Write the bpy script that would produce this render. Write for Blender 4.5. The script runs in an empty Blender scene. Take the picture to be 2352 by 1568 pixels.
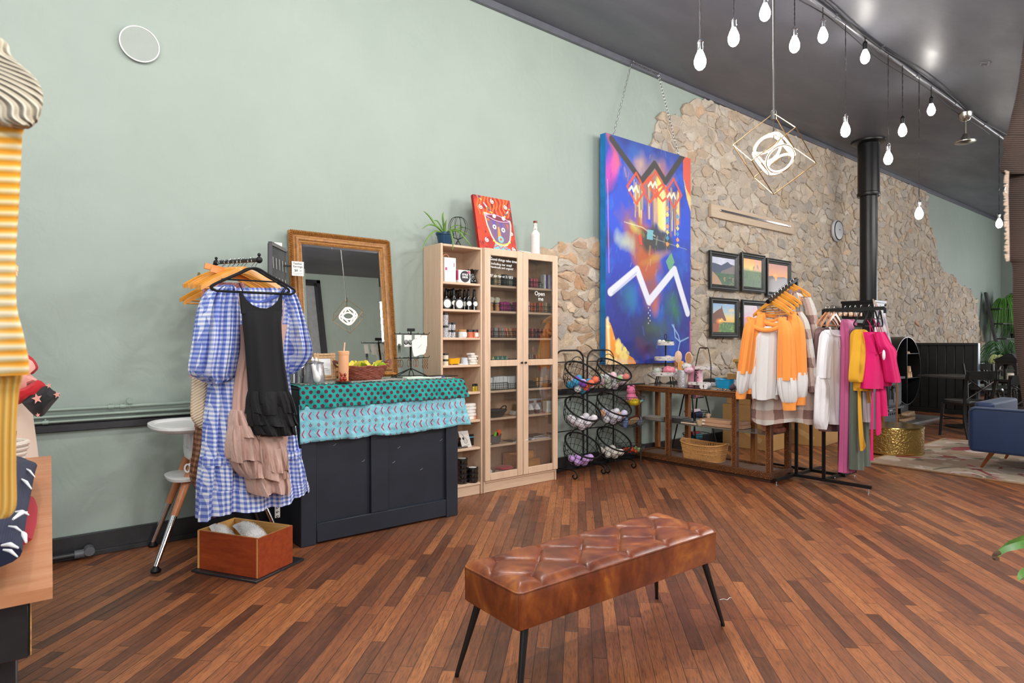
import bpy,bmesh,math,random
import numpy as np
from mathutils import Vector,Matrix,noise
PI=math.pi
random.seed(7)
FPX=1430.0
FWD=Vector((0.6286,0.7777,0));RGT=Vector((0.7777,-0.6286,0));EYE=1.25
COL=bpy.context.scene.collection
V=Vector
def ray(px,py):
    return FWD+RGT*((px-1176)/FPX)+V((0,0,(784-py)/FPX))
def on_h(px,py,h=0.0):
    r=ray(px,py);t=(h-EYE)/r.z;return V((r.x*t,r.y*t,h))
def on_y(px,py,y):
    r=ray(px,py);t=y/r.y;return V((r.x*t,y,EYE+r.z*t))
def on_x(px,py,x):
    r=ray(px,py);t=x/r.x;return V((x,r.y*t,EYE+r.z*t))
def at_d(px,py,d):
    r=ray(px,py);return V((r.x*d,r.y*d,EYE+r.z*d))
def xw(px,y):
    return on_y(px,784,y).x
def rgb(r,g,b,a=1):
    f=lambda c:((c/255.0)/12.92)if c/255.0<=0.04045 else(((c/255.0)+0.055)/1.055)**2.4
    return(f(r),f(g),f(b),a)
# ---------------------------------------------------------------- materials
class NT:
    def __init__(s,name,rough=0.6,metal=0.0,spec=0.5):
        s.m=bpy.data.materials.new(name);s.m.use_nodes=True
        s.t=s.m.node_tree;s.t.nodes.clear()
        s.out=s.t.nodes.new('ShaderNodeOutputMaterial')
        s.b=s.t.nodes.new('ShaderNodeBsdfPrincipled')
        s.t.links.new(s.b.outputs[0],s.out.inputs[0])
        s.b.inputs['Roughness'].default_value=rough
        s.b.inputs['Metallic'].default_value=metal
        s.b.inputs['Specular IOR Level'].default_value=spec
    def n(s,typ,ins=None,**props):
        nd=s.t.nodes.new('ShaderNode'+typ)
        for k,v in props.items():setattr(nd,k,v)
        for k,v in(ins or{}).items():
            sock=nd.inputs[k]
            if isinstance(v,bpy.types.NodeSocket):s.t.links.new(v,sock)
            elif isinstance(v,bpy.types.Node):s.t.links.new(v.outputs[0],sock)
            else:sock.default_value=v
        return nd
    def math(s,op,a,b=0.0,c=0.0):
        return s.n('Math',{0:a,1:b,2:c},operation=op).outputs[0]
    def mix(s,f,a,b,bt='MIX'):
        nd=s.n('Mix',{},data_type='RGBA',blend_type=bt)
        for i,v in((0,f),(6,a),(7,b)):
            if isinstance(v,bpy.types.NodeSocket):s.t.links.new(v,nd.inputs[i])
            else:nd.inputs[i].default_value=v
        return nd.outputs[2]
    def ramp(s,f,stops,interp='LINEAR'):
        nd=s.n('ValToRGB',{0:f});cr=nd.color_ramp;cr.interpolation=interp
        while len(cr.elements)<len(stops):cr.elements.new(0.5)
        for e,(p,c)in zip(cr.elements,stops):
            e.position=p;e.color=c
        return nd.outputs[0]
    def coord(s,kind='Object',scale=(1,1,1),rot=(0,0,0)):
        tc=s.n('TexCoord')
        return s.n('Mapping',{'Vector':tc.outputs[kind],'Scale':scale,'Rotation':rot}).outputs[0]
    def noise(s,vec,scale,detail=3,rough=0.55,dist=0):
        return s.n('TexNoise',{'Vector':vec,'Scale':scale,'Detail':detail,'Roughness':rough,'Distortion':dist}).outputs[0]
    def set(s,k,v):
        i=s.b.inputs[k]
        if isinstance(v,bpy.types.NodeSocket):s.t.links.new(v,i)
        else:i.default_value=v
    def bump(s,h,strength=0.3,dist=0.01):
        b=s.n('Bump',{'Height':h,'Strength':strength,'Distance':dist})
        s.t.links.new(b.outputs[0],s.b.inputs['Normal'])
MATS={}
def mat(name,c,rough=0.6,metal=0.0,var=0.12,scale=12,bump=0.0,bscale=60,spec=0.5,coat=0,stretch=(1,1,1),emis=None,es=0):
    if name in MATS:return MATS[name]
    t=NT(name,rough,metal,spec)
    c=rgb(*c)
    v=t.coord('Object',stretch)
    lo=tuple(x*(1-var)for x in c[:3])+(1,);hi=tuple(min(1,x*(1+var))for x in c[:3])+(1,)
    t.set('Base Color',t.ramp(t.noise(v,scale),[(0.3,lo),(0.7,hi)]))
    if bump:t.bump(t.noise(v,bscale,2),bump,0.004)
    if coat:t.set('Coat Weight',coat);t.set('Coat Roughness',0.15)
    if emis:t.set('Emission Color',rgb(*emis));t.set('Emission Strength',es)
    MATS[name]=t.m
    return t.m
def wood(name,c1,c2,axis=2,sc=6,rough=0.45,bump=0.15,str_=14):
    if name in MATS:return MATS[name]
    t=NT(name,rough)
    s=[str_,str_,str_];s[axis]=1.0
    v=t.coord('Object',tuple(s))
    n1=t.noise(v,sc,5,0.6,0.6)
    n2=t.noise(v,sc*5,3,0.6)
    f=t.math('ADD',t.math('MULTIPLY',n1,0.7),t.math('MULTIPLY',n2,0.3))
    t.set('Base Color',t.ramp(f,[(0.32,rgb(*c1)),(0.68,rgb(*c2))]))
    t.bump(n2,bump,0.002)
    MATS[name]=t.m;return t.m
def vcol_mat(name,rough=0.6,bump=0.15,bscale=300,coat=0.0,attr='Col'):
    if name in MATS:return MATS[name]
    t=NT(name,rough)
    a=t.n('Attribute',attribute_name=attr)
    t.set('Base Color',a.outputs['Color'])
    if bump:t.bump(t.noise(t.coord('Object'),bscale,2),bump,0.002)
    if coat:t.set('Coat Weight',coat);t.set('Coat Roughness',0.05)
    MATS[name]=t.m;return t.m
# ---------------------------------------------------------------- mesh builder
def basis(d):
    d=V(d).normalized()
    up=V((0,0,1))if abs(d.z)<0.95 else V((1,0,0))
    s=d.cross(up).normalized();return s,s.cross(d).normalized()
class MB:
    """collects shapes and links them as one mesh object"""
    def __init__(s):s.v=[];s.f=[];s.mi=[];s.uv={}
    def add(s,vs,fs,m=0):
        o=len(s.v);s.v+=[V(p)for p in vs]
        for f in fs:s.f.append(tuple(i+o for i in f));s.mi.append(m)
        return s
    def box(s,c,d,rz=0,m=0,tilt=None):
        c=V(c);hx,hy,hz=d[0]/2,d[1]/2,d[2]/2
        b=min(0.004,min(d)*0.2)
        ps=[]
        # chamfered box: 24 verts
        for sx in(-1,1):
            for sy in(-1,1):
                for sz in(-1,1):
                    ps.append((sx*hx,sy*(hy-b),sz*(hz-b)))
                    ps.append((sx*(hx-b),sy*hy,sz*(hz-b)))
                    ps.append((sx*(hx-b),sy*(hy-b),sz*hz))
        ca,sa=math.cos(rz),math.sin(rz)
        vs=[]
        for x,y,z in ps:
            p=V((x,y,z))
            if tilt is not None:p=tilt@p
            vs.append(c+V((p.x*ca-p.y*sa,p.x*sa+p.y*ca,p.z)))
        def I(sx,sy,sz,k):return((sx*2+sy)*2+sz)*3+k
        fs=[]
        fs.append((I(0,0,0,0),I(0,0,1,0),I(0,1,1,0),I(0,1,0,0)))
        fs.append((I(1,0,0,0),I(1,1,0,0),I(1,1,1,0),I(1,0,1,0)))
        fs.append((I(0,0,0,1),I(1,0,0,1),I(1,0,1,1),I(0,0,1,1)))
        fs.append((I(0,1,0,1),I(0,1,1,1),I(1,1,1,1),I(1,1,0,1)))
        fs.append((I(0,0,0,2),I(0,1,0,2),I(1,1,0,2),I(1,0,0,2)))
        fs.append((I(0,0,1,2),I(1,0,1,2),I(1,1,1,2),I(0,1,1,2)))
        for z in(0,1):
            for y in(0,1):
                fs.append((I(0,y,z,1),I(1,y,z,1),I(1,y,z,2),I(0,y,z,2)))
            for x in(0,1):
                fs.append((I(x,0,z,0),I(x,1,z,0),I(x,1,z,2),I(x,0,z,2)))
        for x in(0,1):
            for y in(0,1):
                fs.append((I(x,y,0,0),I(x,y,1,0),I(x,y,1,1),I(x,y,0,1)))
                for z in(0,1):fs.append((I(x,y,z,0),I(x,y,z,1),I(x,y,z,2)))
        return s.add(vs,fs,m)
    def box2(s,a,b,m=0):
        a,b=V(a),V(b);return s.box((a+b)/2,[abs(x)for x in(b-a)],m=m)
    def tube(s,pts,r,n=8,m=0,closed=False,cap=True):
        pts=[V(p)for p in pts];N=len(pts)
        rs=r if isinstance(r,(list,tuple))else[r]*N
        vs=[];prev=None
        for i,p in enumerate(pts):
            if closed:d=pts[(i+1)%N]-pts[i-1]
            else:d=pts[min(i+1,N-1)]-pts[max(i-1,0)]
            if d.length<1e-9:d=V((0,0,1))
            d.normalize()
            if prev is None:a,_=basis(d)
            else:
                a=prev-d*prev.dot(d)
                if a.length<1e-6:a,_=basis(d)
                a.normalize()
            prev=a;b=d.cross(a)
            for k in range(n):
                t=2*PI*k/n;vs.append(p+a*(rs[i]*math.cos(t))+b*(rs[i]*math.sin(t)))
        fs=[]
        for i in range(N if closed else N-1):
            j=(i+1)%N
            for k in range(n):
                k2=(k+1)%n;fs.append((i*n+k,i*n+k2,j*n+k2,j*n+k))
        if cap and not closed:
            fs.append(tuple(range(n-1,-1,-1)));fs.append(tuple((N-1)*n+k for k in range(n)))
        return s.add(vs,fs,m)
    def bar(s,a,b,w,h,m=0,up=None):
        """rectangular bar from a to b"""
        a,b=V(a),V(b);d=(b-a).normalized()
        sd,u=basis(d)
        if up is not None:
            u=(V(up)-d*V(up).dot(d)).normalized();sd=d.cross(u)
        vs=[]
        for p in(a,b):
            for x,y in((-1,-1),(1,-1),(1,1),(-1,1)):
                vs.append(p+sd*(x*w/2)+u*(y*h/2))
        return s.add(vs,[(0,3,2,1),(4,5,6,7),(0,1,5,4),(1,2,6,5),(2,3,7,6),(3,0,4,7)],m)
    def lathe(s,prof,c=(0,0,0),n=20,m=0,axis=None,sx=1,sy=1,ang=0):
        c=V(c);vs=[];
        R=V((0,0,1)).rotation_difference(V(axis)).to_matrix()if axis is not None else None
        for(r,z)in prof:
            for k in range(n):
                t=2*PI*k/n+ang;p=V((r*sx*math.cos(t),r*sy*math.sin(t),z))
                if R:p=R@p
                vs.append(c+p)
        fs=[]
        for i in range(len(prof)-1):
            for k in range(n):
                k2=(k+1)%n;fs.append((i*n+k,i*n+k2,(i+1)*n+k2,(i+1)*n+k))
        if prof[0][0]>1e-5:fs.append(tuple(range(n-1,-1,-1)))
        if prof[-1][0]>1e-5:fs.append(tuple((len(prof)-1)*n+k for k in range(n)))
        return s.add(vs,fs,m)
    def ball(s,c,r,m=0,n=12,sx=1,sy=1,sz=1):
        k=max(6,n//2)
        return s.lathe([(r*max(0.0001,math.sin(PI*i/k)),-r*sz*math.cos(PI*i/k))for i in range(k+1)],c,n,m,sx=sx,sy=sy)
    def prism(s,pts,d,m=0):
        """closed polygon pts (3D) extruded by vector d"""
        n=len(pts);pts=[V(p)for p in pts];d=V(d)
        vs=pts+[p+d for p in pts]
        fs=[tuple(range(n-1,-1,-1)),tuple(range(n,2*n))]
        for i in range(n):
            j=(i+1)%n;fs.append((i,j,j+n,i+n))
        return s.add(vs,fs,m)
    def rings(s,R,m=0,cap=True,closed=True,uv=None):
        """loft a list of rings of equal length"""
        n=len(R[0]);base=len(s.v);vs=[p for r in R for p in r];fs=[]
        for i in range(len(R)-1):
            for k in range(n if closed else n-1):
                k2=(k+1)%n;fs.append((i*n+k,i*n+k2,(i+1)*n+k2,(i+1)*n+k))
        if cap and closed:
            fs.append(tuple(range(n-1,-1,-1)));fs.append(tuple((len(R)-1)*n+k for k in range(n)))
        s.add(vs,fs,m)
        if uv:
            for i,q in enumerate(uv):s.uv[base+i]=q
        return s
    def build(s,name,mats,parent=None,smooth=True,W=0,sub=0,**tags):
        if not isinstance(mats,(list,tuple)):mats=[mats]
        vs=s.v
        if W and parent is not None:
            M=parent_matrix(parent).inverted();vs=[M@p for p in vs]
        me=bpy.data.meshes.new(name);me.from_pydata(vs,[],s.f);
        for mm in mats:me.materials.append(mm)
        me.polygons.foreach_set('material_index',s.mi)
        if s.uv:
            uvl=me.uv_layers.new(name='UVMap')
            for lp in me.loops:
                q=s.uv.get(lp.vertex_index)
                if q:uvl.data[lp.index].uv=q
        me.update()
        bm=bmesh.new();bm.from_mesh(me);bmesh.ops.recalc_face_normals(bm,faces=bm.faces);bm.to_mesh(me);bm.free()
        if smooth:
            me.polygons.foreach_set('use_smooth',[True]*len(me.polygons))
            try:me.set_sharp_from_angle(angle=math.radians(38))
            except Exception:pass
        o=bpy.data.objects.new(name,me);COL.objects.link(o)
        if parent is not None:o.parent=parent
        if sub:
            md=o.modifiers.new('Subdivision','SUBSURF');md.levels=sub;md.render_levels=sub
        tag(o,**tags)
        return o
PM={}
def parent_matrix(o):
    M=Matrix.Translation(o.location)@o.rotation_euler.to_matrix().to_4x4()
    return parent_matrix(o.parent)@M if o.parent else M
def tag(o,label=None,cat=None,group=None,kind=None):
    if label:o['label']=label
    if cat:o['category']=cat
    if group:o['group']=group
    if kind:o['kind']=kind
    return o
def thing(name,label,cat,loc=(0,0,0),rz=0,group=None):
    o=bpy.data.objects.new(name,None);COL.objects.link(o)
    o.empty_display_size=0.05
    o.location=loc;o.rotation_euler=(0,0,rz)
    return tag(o,label,cat,group)
def dup(root,loc,rz=None,label=None,group=None):
    def cp(o,par):
        c=o.copy();COL.objects.link(c)
        if par is not None:c.parent=par
        for ch in[x for x in COL.objects if x.parent==o]:cp(ch,c)
        return c
    r=cp(root,None);r.location=loc
    if rz is not None:r.rotation_euler=(0,0,rz)
    if label:r['label']=label
    if group:r['group']=group
    return r
def lerp(a,b,t):return a+(b-a)*t
def arc(c,r,a0,a1,n,ax=V((1,0,0)),ay=V((0,0,1))):
    return[V(c)+ax*(r*math.cos(lerp(a0,a1,i/n)))+ay*(r*math.sin(lerp(a0,a1,i/n)))for i in range(n+1)]
def smoothpts(P,k=4):
    """Catmull-Rom through points"""
    P=[V(p)for p in P];out=[]
    for i in range(len(P)-1):
        p0=P[max(i-1,0)];p1=P[i];p2=P[i+1];p3=P[min(i+2,len(P)-1)]
        for j in range(k):
            t=j/k
            out.append(0.5*((2*p1)+(p2-p0)*t+(2*p0-5*p1+4*p2-p3)*t*t+(3*p1-p0-3*p2+p3)*t**3))
    out.append(P[-1]);return out
# ---------------------------------------------------------------- painted panels
class Canvas:
    """colours of a picture, worked out with numpy and stored on the picture's own surface"""
    def __init__(s,nx,ny,c):
        s.nx,s.ny=nx,ny
        s.a=np.zeros((ny,nx,3));s.a[:]=rgb(*c)[:3]
        s.X,s.Y=np.meshgrid((np.arange(nx)+.5)/nx,(np.arange(ny)+.5)/ny)
        s.rs=np.random.RandomState(3)
    def mixin(s,mask,c):
        mask=np.clip(mask,0,1)[...,None];s.a=s.a*(1-mask)+np.array(rgb(*c)[:3])*mask
    def grad(s,stops):
        ys=[p for p,_ in stops]
        for k in range(3):s.a[...,k]=np.interp(s.Y,ys,[rgb(*c)[k]for _,c in stops])
    def fbm(s,f=4,seed=0,fy=None):
        rs=np.random.RandomState(seed);out=np.zeros_like(s.X);amp=1;fy=fy or f
        for o in range(4):
            gx,gy=int(f*2**o)+2,int(fy*2**o)+2
            g=rs.rand(gy+1,gx+1);x=s.X*(gx-1);y=s.Y*(gy-1)
            xi=x.astype(int);yi=y.astype(int);xf=x-xi;yf=y-yi
            xf=xf*xf*(3-2*xf);yf=yf*yf*(3-2*yf)
            out+=amp*((g[yi,xi]*(1-xf)+g[yi,xi+1]*xf)*(1-yf)+(g[yi+1,xi]*(1-xf)+g[yi+1,xi+1]*xf)*yf);amp*=.5
        return out/1.875
    def blob(s,x,y,rx,ry,c,al=1,ang=0,soft=0.5,rough=0.0,seed=1):
        dx,dy=s.X-x,s.Y-y;ca,sa=math.cos(ang),math.sin(ang)
        d=np.sqrt(((dx*ca+dy*sa)/rx)**2+((-dx*sa+dy*ca)/ry)**2)
        if rough:d=d+rough*(s.fbm(8,seed)-.5)*2
        s.mixin(al*np.clip((1-d)/max(soft,1e-3),0,1),c)
    def line(s,pts,w,c,al=1,soft=0.3,asp=1.0):
        m=np.zeros_like(s.X)
        for(x0,y0),(x1,y1)in zip(pts[:-1],pts[1:]):
            ax,ay,bx,by=x0,y0*asp,x1,y1*asp;X,Y=s.X,s.Y*asp
            L=max((bx-ax)**2+(by-ay)**2,1e-9)
            t=np.clip(((X-ax)*(bx-ax)+(Y-ay)*(by-ay))/L,0,1)
            d=np.sqrt((X-ax-t*(bx-ax))**2+(Y-ay-t*(by-ay))**2)
            m=np.maximum(m,np.clip((w-d)/(w*soft),0,1))
        s.mixin(al*m,c)
    def poly(s,pts,c,al=1):
        ins=np.zeros_like(s.X,bool);n=len(pts)
        for i in range(n):
            x0,y0=pts[i];x1,y1=pts[(i+1)%n]
            if y0==y1:continue
            cond=((s.Y>y0)!=(s.Y>y1))&(s.X<(x1-x0)*(s.Y-y0)/(y1-y0)+x0)
            ins^=cond
        s.mixin(ins*al,c)
    def spiral(s,x,y,r,c,w,asp,turns=1.7):
        pts=[(x+r*(i/24)*math.cos(i/24*turns*2*PI),y+r*(i/24)*math.sin(i/24*turns*2*PI)/asp)for i in range(25)]
        s.line(pts,w,c,asp=asp)
    def panel(s,name,P,ux,uy,material,parent=None,**tags):
        """P top-left corner, ux the width vector, uy the (downward) height vector, world space"""
        nx,ny=s.nx,s.ny
        gx,gy=np.meshgrid(np.arange(nx+1)/nx,np.arange(ny+1)/ny)
        P,ux,uy=V(P),V(ux),V(uy)
        if parent is not None:
            M=parent_matrix(parent).inverted();R=M.to_3x3();P=M@P;ux=R@ux;uy=R@uy
        co=np.array(P)+gx[...,None]*np.array(ux)+gy[...,None]*np.array(uy)
        me=bpy.data.meshes.new(name);nv=(nx+1)*(ny+1);nf=nx*ny
        me.vertices.add(nv);me.vertices.foreach_set('co',co.reshape(-1))
        idx=np.arange(nv).reshape(ny+1,nx+1)
        q=np.stack([idx[:-1,:-1],idx[1:,:-1],idx[1:,1:],idx[:-1,1:]],-1).reshape(-1)
        me.loops.add(nf*4);me.loops.foreach_set('vertex_index',q.astype(np.int32))
        me.polygons.add(nf);me.polygons.foreach_set('loop_start',np.arange(0,nf*4,4,dtype=np.int32))
        me.update(calc_edges=True);me.validate()
        at=me.color_attributes.new('Col','FLOAT_COLOR','CORNER')
        cc=np.ones((nf,4));cc[:,:3]=np.clip(s.a.reshape(-1,3),0,1)
        at.data.foreach_set('color',np.repeat(cc,4,axis=0).reshape(-1).astype(np.float32))
        me.materials.append(material)
        o=bpy.data.objects.new(name,me);COL.objects.link(o)
        if parent is not None:o.parent=parent
        return tag(o,**tags)
# writing: text turned into a mesh so that it stands on its surface
def text(name,s,size,origin,xdir,updir,material,parent,ext=0.0006,align='CENTER',bold=0.0,sp=1.0,font=None):
    cu=bpy.data.curves.new(name,'FONT');cu.body=s;cu.size=size;cu.extrude=ext
    cu.align_x=align;cu.align_y='CENTER';cu.offset=bold;cu.space_line=sp;cu.resolution_u=3
    o=bpy.data.objects.new(name+'_tmp',cu);COL.objects.link(o)
    dg=bpy.context.evaluated_depsgraph_get();me=bpy.data.meshes.new_from_object(o.evaluated_get(dg))
    bpy.data.objects.remove(o)
    X=V(xdir).normalized();U=V(updir).normalized();Z=X.cross(U)
    M=Matrix((X,U,Z)).transposed().to_4x4();M.translation=V(origin)
    if parent is not None:M=parent_matrix(parent).inverted()@M
    me.transform(M);me.materials.clear();me.materials.append(material)
    q=bpy.data.objects.new(name,me);COL.objects.link(q)
    if parent is not None:q.parent=parent
    return q
# ---------------------------------------------------------------- cloth
def loft_cloth(mb,rows,side,depth,folds=7,amp=0.012,n=72,seed=0,sub=5,m=0,ph=None,normal=None,wav=0.0,gather=None):
    """rows: list of (left point, right point); a soft flattened tube with hanging folds"""
    rd=random.Random(seed);ph=[rd.uniform(0,6.28)for _ in range(5)]
    C=smoothpts([(a+b)/2 for a,b in rows],sub);
    S=smoothpts([(b-a)/2 for a,b in rows],sub)
    N=len(C);nrm=normal if normal is not None else V((-side.y,side.x,0)).normalized()
    R=[];uv=[];vv=0.0
    for i in range(N):
        t=i/(N-1)
        if i:vv+=(C[i]-C[i-1]).length
        d=depth(t)if callable(depth)else depth
        a=amp(t)if callable(amp)else amp
        hw=S[i].length;ring=[]
        for k in range(n):
            th=2*PI*k/n;cx,sy=math.cos(th),math.sin(th)
            sx=math.copysign(abs(cx)**0.8,cx)
            f=math.sin(folds*th+ph[0]+0.5*math.sin(3*t+ph[1]))+0.55*math.sin((folds*2+1)*th+ph[2]+1.1*t)
            f+=0.4*math.sin(3*th+ph[3]+4*t)
            p=C[i]+S[i]*(sx*(1+a*f*0.35/max(hw,0.02)))+nrm*(sy*d+a*f*(0.5+0.5*abs(sy)))
            if wav:p=p+V((0,0,1))*(wav*(t**4)*math.sin(4*th+ph[4]))
            ring.append(p);uv.append((sx*hw+(0.013 if sy<0 else 0),vv))
        R.append(ring)
    mb.rings(R,m=m,uv=uv)
    return mb
def px_rows(rows,P0,side):
    """(y, x left, x right) pixel rows laid on the vertical plane through P0 along side"""
    side=V(side).normalized();nrm=V((-side.y,side.x,0));out=[]
    for row in rows:
        y,xl,xr=row[:3];y2=row[3]if len(row)>3 else y;q=[]
        for x,y in((xl,y),(xr,y2)):
            r=ray(x,y);t=(P0-V((0,0,EYE))).dot(nrm)/r.dot(nrm);q.append(V((0,0,EYE))+r*t)
        out.append((q[0],q[1]))
    return out
def cam_dir(dx,dz):return(RGT*dx+FWD*dz).normalized()
# ================================================================= camera
cam=bpy.data.cameras.new('camera');camo=bpy.data.objects.new('camera',cam);COL.objects.link(camo)
cam.sensor_width=36.0;cam.lens=FPX/2352*36.0;cam.clip_start=0.05;cam.clip_end=100
camo.location=(0,0,EYE);camo.rotation_euler=(PI/2,0,math.atan2(FWD.y,FWD.x)-PI/2)
cam.dof.use_dof=True;cam.dof.focus_distance=4.4;cam.dof.aperture_fstop=10.0
sc=bpy.context.scene;sc.camera=camo
sc.view_settings.view_transform='Standard';sc.view_settings.look='None'
sc.view_settings.exposure=-0.05;sc.view_settings.gamma=1.0;sc.view_settings.use_curve_mapping=False
WY,CZ,XL,XR,YB=4.40,4.25,-3.0,19.2,-2.2 # back wall, ceiling height, left, right, near wall
# ================================================================= materials of the room
def wall_mat():
    t=NT('sage plaster',0.55)
    v=t.coord('Object')
    n1=t.noise(v,1.3,4,0.6);n2=t.noise(v,9,4,0.6,1.0)
    c=t.ramp(n1,[(0.3,rgb(146,159,151)),(0.7,rgb(154,166,158))])
    # pale scuffs
    sc_=t.ramp(t.noise(v,2.4,5,0.7,2.0),[(0.66,(0,0,0,1)),(0.8,(0.35,0.35,0.35,1))])
    t.set('Base Color',t.mix(t.n('RGBToBW',{0:sc_}).outputs[0],c,rgb(185,192,184)))
    vs=t.coord('Object',(1,1,0.7))
    h=t.math('ADD',t.math('MULTIPLY',t.noise(vs,3.2,3,0.5,1.5),3.0),t.math('ADD',t.math('MULTIPLY',n2,.6),t.math('MULTIPLY',t.noise(vs,70,2),0.14)))
    t.bump(h,0.28,0.012)
    return t.m
def ceil_mat():
    t=NT('charcoal ceiling paint',0.42)
    v=t.coord('Object',(0.35,1,1),(0,0,0.5))
    n1=t.noise(v,1.0,5,0.65,1.2)
    t.set('Base Color',t.ramp(n1,[(0.3,rgb(84,86,95)),(0.7,rgb(103,104,112))]))
    t.set('Roughness',t.ramp(t.noise(v,2.2,4),[(0.3,(.36,)*3+(1,)),(0.7,(.55,)*3+(1,))]))
    t.bump(t.math('ADD',t.noise(v,3,4,0.6,1),t.math('MULTIPLY',t.noise(t.coord('Object'),60,2),0.08)),0.22,0.02)
    return t.m
def floor_mat():
    t=NT('worn oak strip floor',0.33)
    v=t.coord('Object',(1,1,1),(0,0,-PI/4))
    s=t.n('SeparateXYZ',{0:v});u,w=s.outputs[0],s.outputs[1]
    PW,PL=0.057,0.72
    row=t.math('FLOOR',t.math('DIVIDE',w,PW))
    r1=t.n('TexWhiteNoise',{'W':row},noise_dimensions='1D').outputs[0]
    uu=t.math('ADD',t.math('DIVIDE',u,PL),t.math('MULTIPLY',r1,7.31))
    colm=t.math('FLOOR',uu)
    cv=t.n('CombineXYZ',{0:row,1:colm,2:0.0})
    wn=t.n('TexWhiteNoise',{'Vector':cv},noise_dimensions='3D')
    rnd=wn.outputs[0]
    # grain stretched along the plank, shifted per plank
    off=t.n('VectorMath',{0:wn.outputs[1],1:(13.0,9.0,5.0)},operation='MULTIPLY').outputs[0]
    gv=t.n('VectorMath',{0:t.n('VectorMath',{0:v,1:(3.5,42.0,1.0)},operation='MULTIPLY').outputs[0],1:off},operation='ADD').outputs[0]
    g1=t.noise(gv,1.0,6,0.65,0.8)
    g2=t.noise(gv,5.0,3,0.6)
    tone=t.math('ADD',t.math('MULTIPLY',rnd,0.5),t.math('MULTIPLY',g1,0.62))
    base=t.ramp(tone,[(0.2,rgb(58,35,25)),(0.38,rgb(100,60,40)),(0.54,rgb(130,78,49)),(0.72,rgb(156,95,57)),(0.9,rgb(182,118,70))])
    big=t.noise(t.coord('Object'),0.62,4,0.6,0.4)
    blot=t.noise(t.coord('Object'),4.5,5,0.7,0.6)
    # bare, greyed and red-stained patches
    c=t.mix(t.math('MULTIPLY',t.n('RGBToBW',{0:t.ramp(big,[(0.46,(0,0,0,1)),(0.62,(1,1,1,1))])}).outputs[0],0.42),base,rgb(126,88,66))
    c=t.mix(t.math('MULTIPLY',t.n('RGBToBW',{0:t.ramp(t.noise(t.coord('Object'),0.9,3,0.5),[(0.5,(0,0,0,1)),(0.66,(1,1,1,1))])}).outputs[0],0.35),c,rgb(128,62,34))
    c=t.mix(t.math('MULTIPLY',t.n('RGBToBW',{0:t.ramp(blot,[(0.58,(0,0,0,1)),(0.74,(1,1,1,1))])}).outputs[0],0.55),c,rgb(58,38,28))
    c=t.mix(t.math('MULTIPLY',t.n('RGBToBW',{0:t.ramp(g2,[(0.48,(0,0,0,1)),(0.66,(1,1,1,1))])}).outputs[0],0.6),c,rgb(62,38,27))
    fw=t.math('FRACT',t.math('DIVIDE',w,PW));fu=t.math('FRACT',uu)
    e1=t.math('MINIMUM',fw,t.math('SUBTRACT',1.0,fw));e2=t.math('MULTIPLY',t.math('MINIMUM',fu,t.math('SUBTRACT',1.0,fu)),PL/PW)
    e=t.math('MINIMUM',e1,e2)
    gap=t.n('MapRange',{0:e,1:0.0,2:0.045,3:1.0,4:0.0}).outputs[0]
    c=t.mix(t.math('MULTIPLY',gap,0.82),c,rgb(28,18,13))
    t.set('Base Color',c)
    t.set('Roughness',t.ramp(blot,[(0.3,(.30,)*3+(1,)),(0.7,(.46,)*3+(1,))]))
    h=t.math('SUBTRACT',t.math('MULTIPLY',g2,0.25),t.math('MULTIPLY',gap,1.0))
    t.bump(h,0.35,0.003)
    return t.m
M_WALL,M_CEIL,M_FLOOR=wall_mat(),ceil_mat(),floor_mat()
M_TRIM=mat('black trim paint',(38,38,42),0.4,var=0.15,bump=0.2,bscale=25)
M_MOULD=mat('slate moulding paint',(92,94,103),0.4,var=0.1)
M_BLACK=mat('black metal',(16,16,17),0.42,0.3,var=0.1)
M_IRON=mat('matte black iron',(24,24,25),0.55,0.4,var=0.15,bump=0.1)
M_CHROME=mat('chrome',(215,215,218),0.12,1.0,var=0.03)
M_STEEL=mat('galvanised steel',(150,152,155),0.35,0.9,var=0.1)
M_WHITE=mat('white plastic',(228,228,228),0.35,var=0.03)
M_PAPER=mat('white card',(230,229,226),0.7,var=0.03)
M_INK=mat('black ink',(20,20,20),0.6,var=0.02)
M_CHALK=mat('white chalk marker',(240,240,240),0.8,var=0.03)
# ================================================================= shell
def struct(name,mb,m,**k):
    return mb.build(name,m,smooth=False,kind='structure',**k)
struct('floor',MB().box2((XL-.1,YB-.1,-0.12),(XR+.1,WY+.1,0)),M_FLOOR)
struct('ceiling',MB().box2((XL-.1,YB-.1,CZ),(XR+.1,WY+.1,CZ+0.12)),M_CEIL)
struct('wall_back',MB().box2((XL-.1,WY,0),(XR+.1,WY+0.15,CZ)),M_WALL)
struct('wall_right',MB().box2((XR,YB-.1,0),(XR+.15,WY,CZ)),M_WALL)
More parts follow.
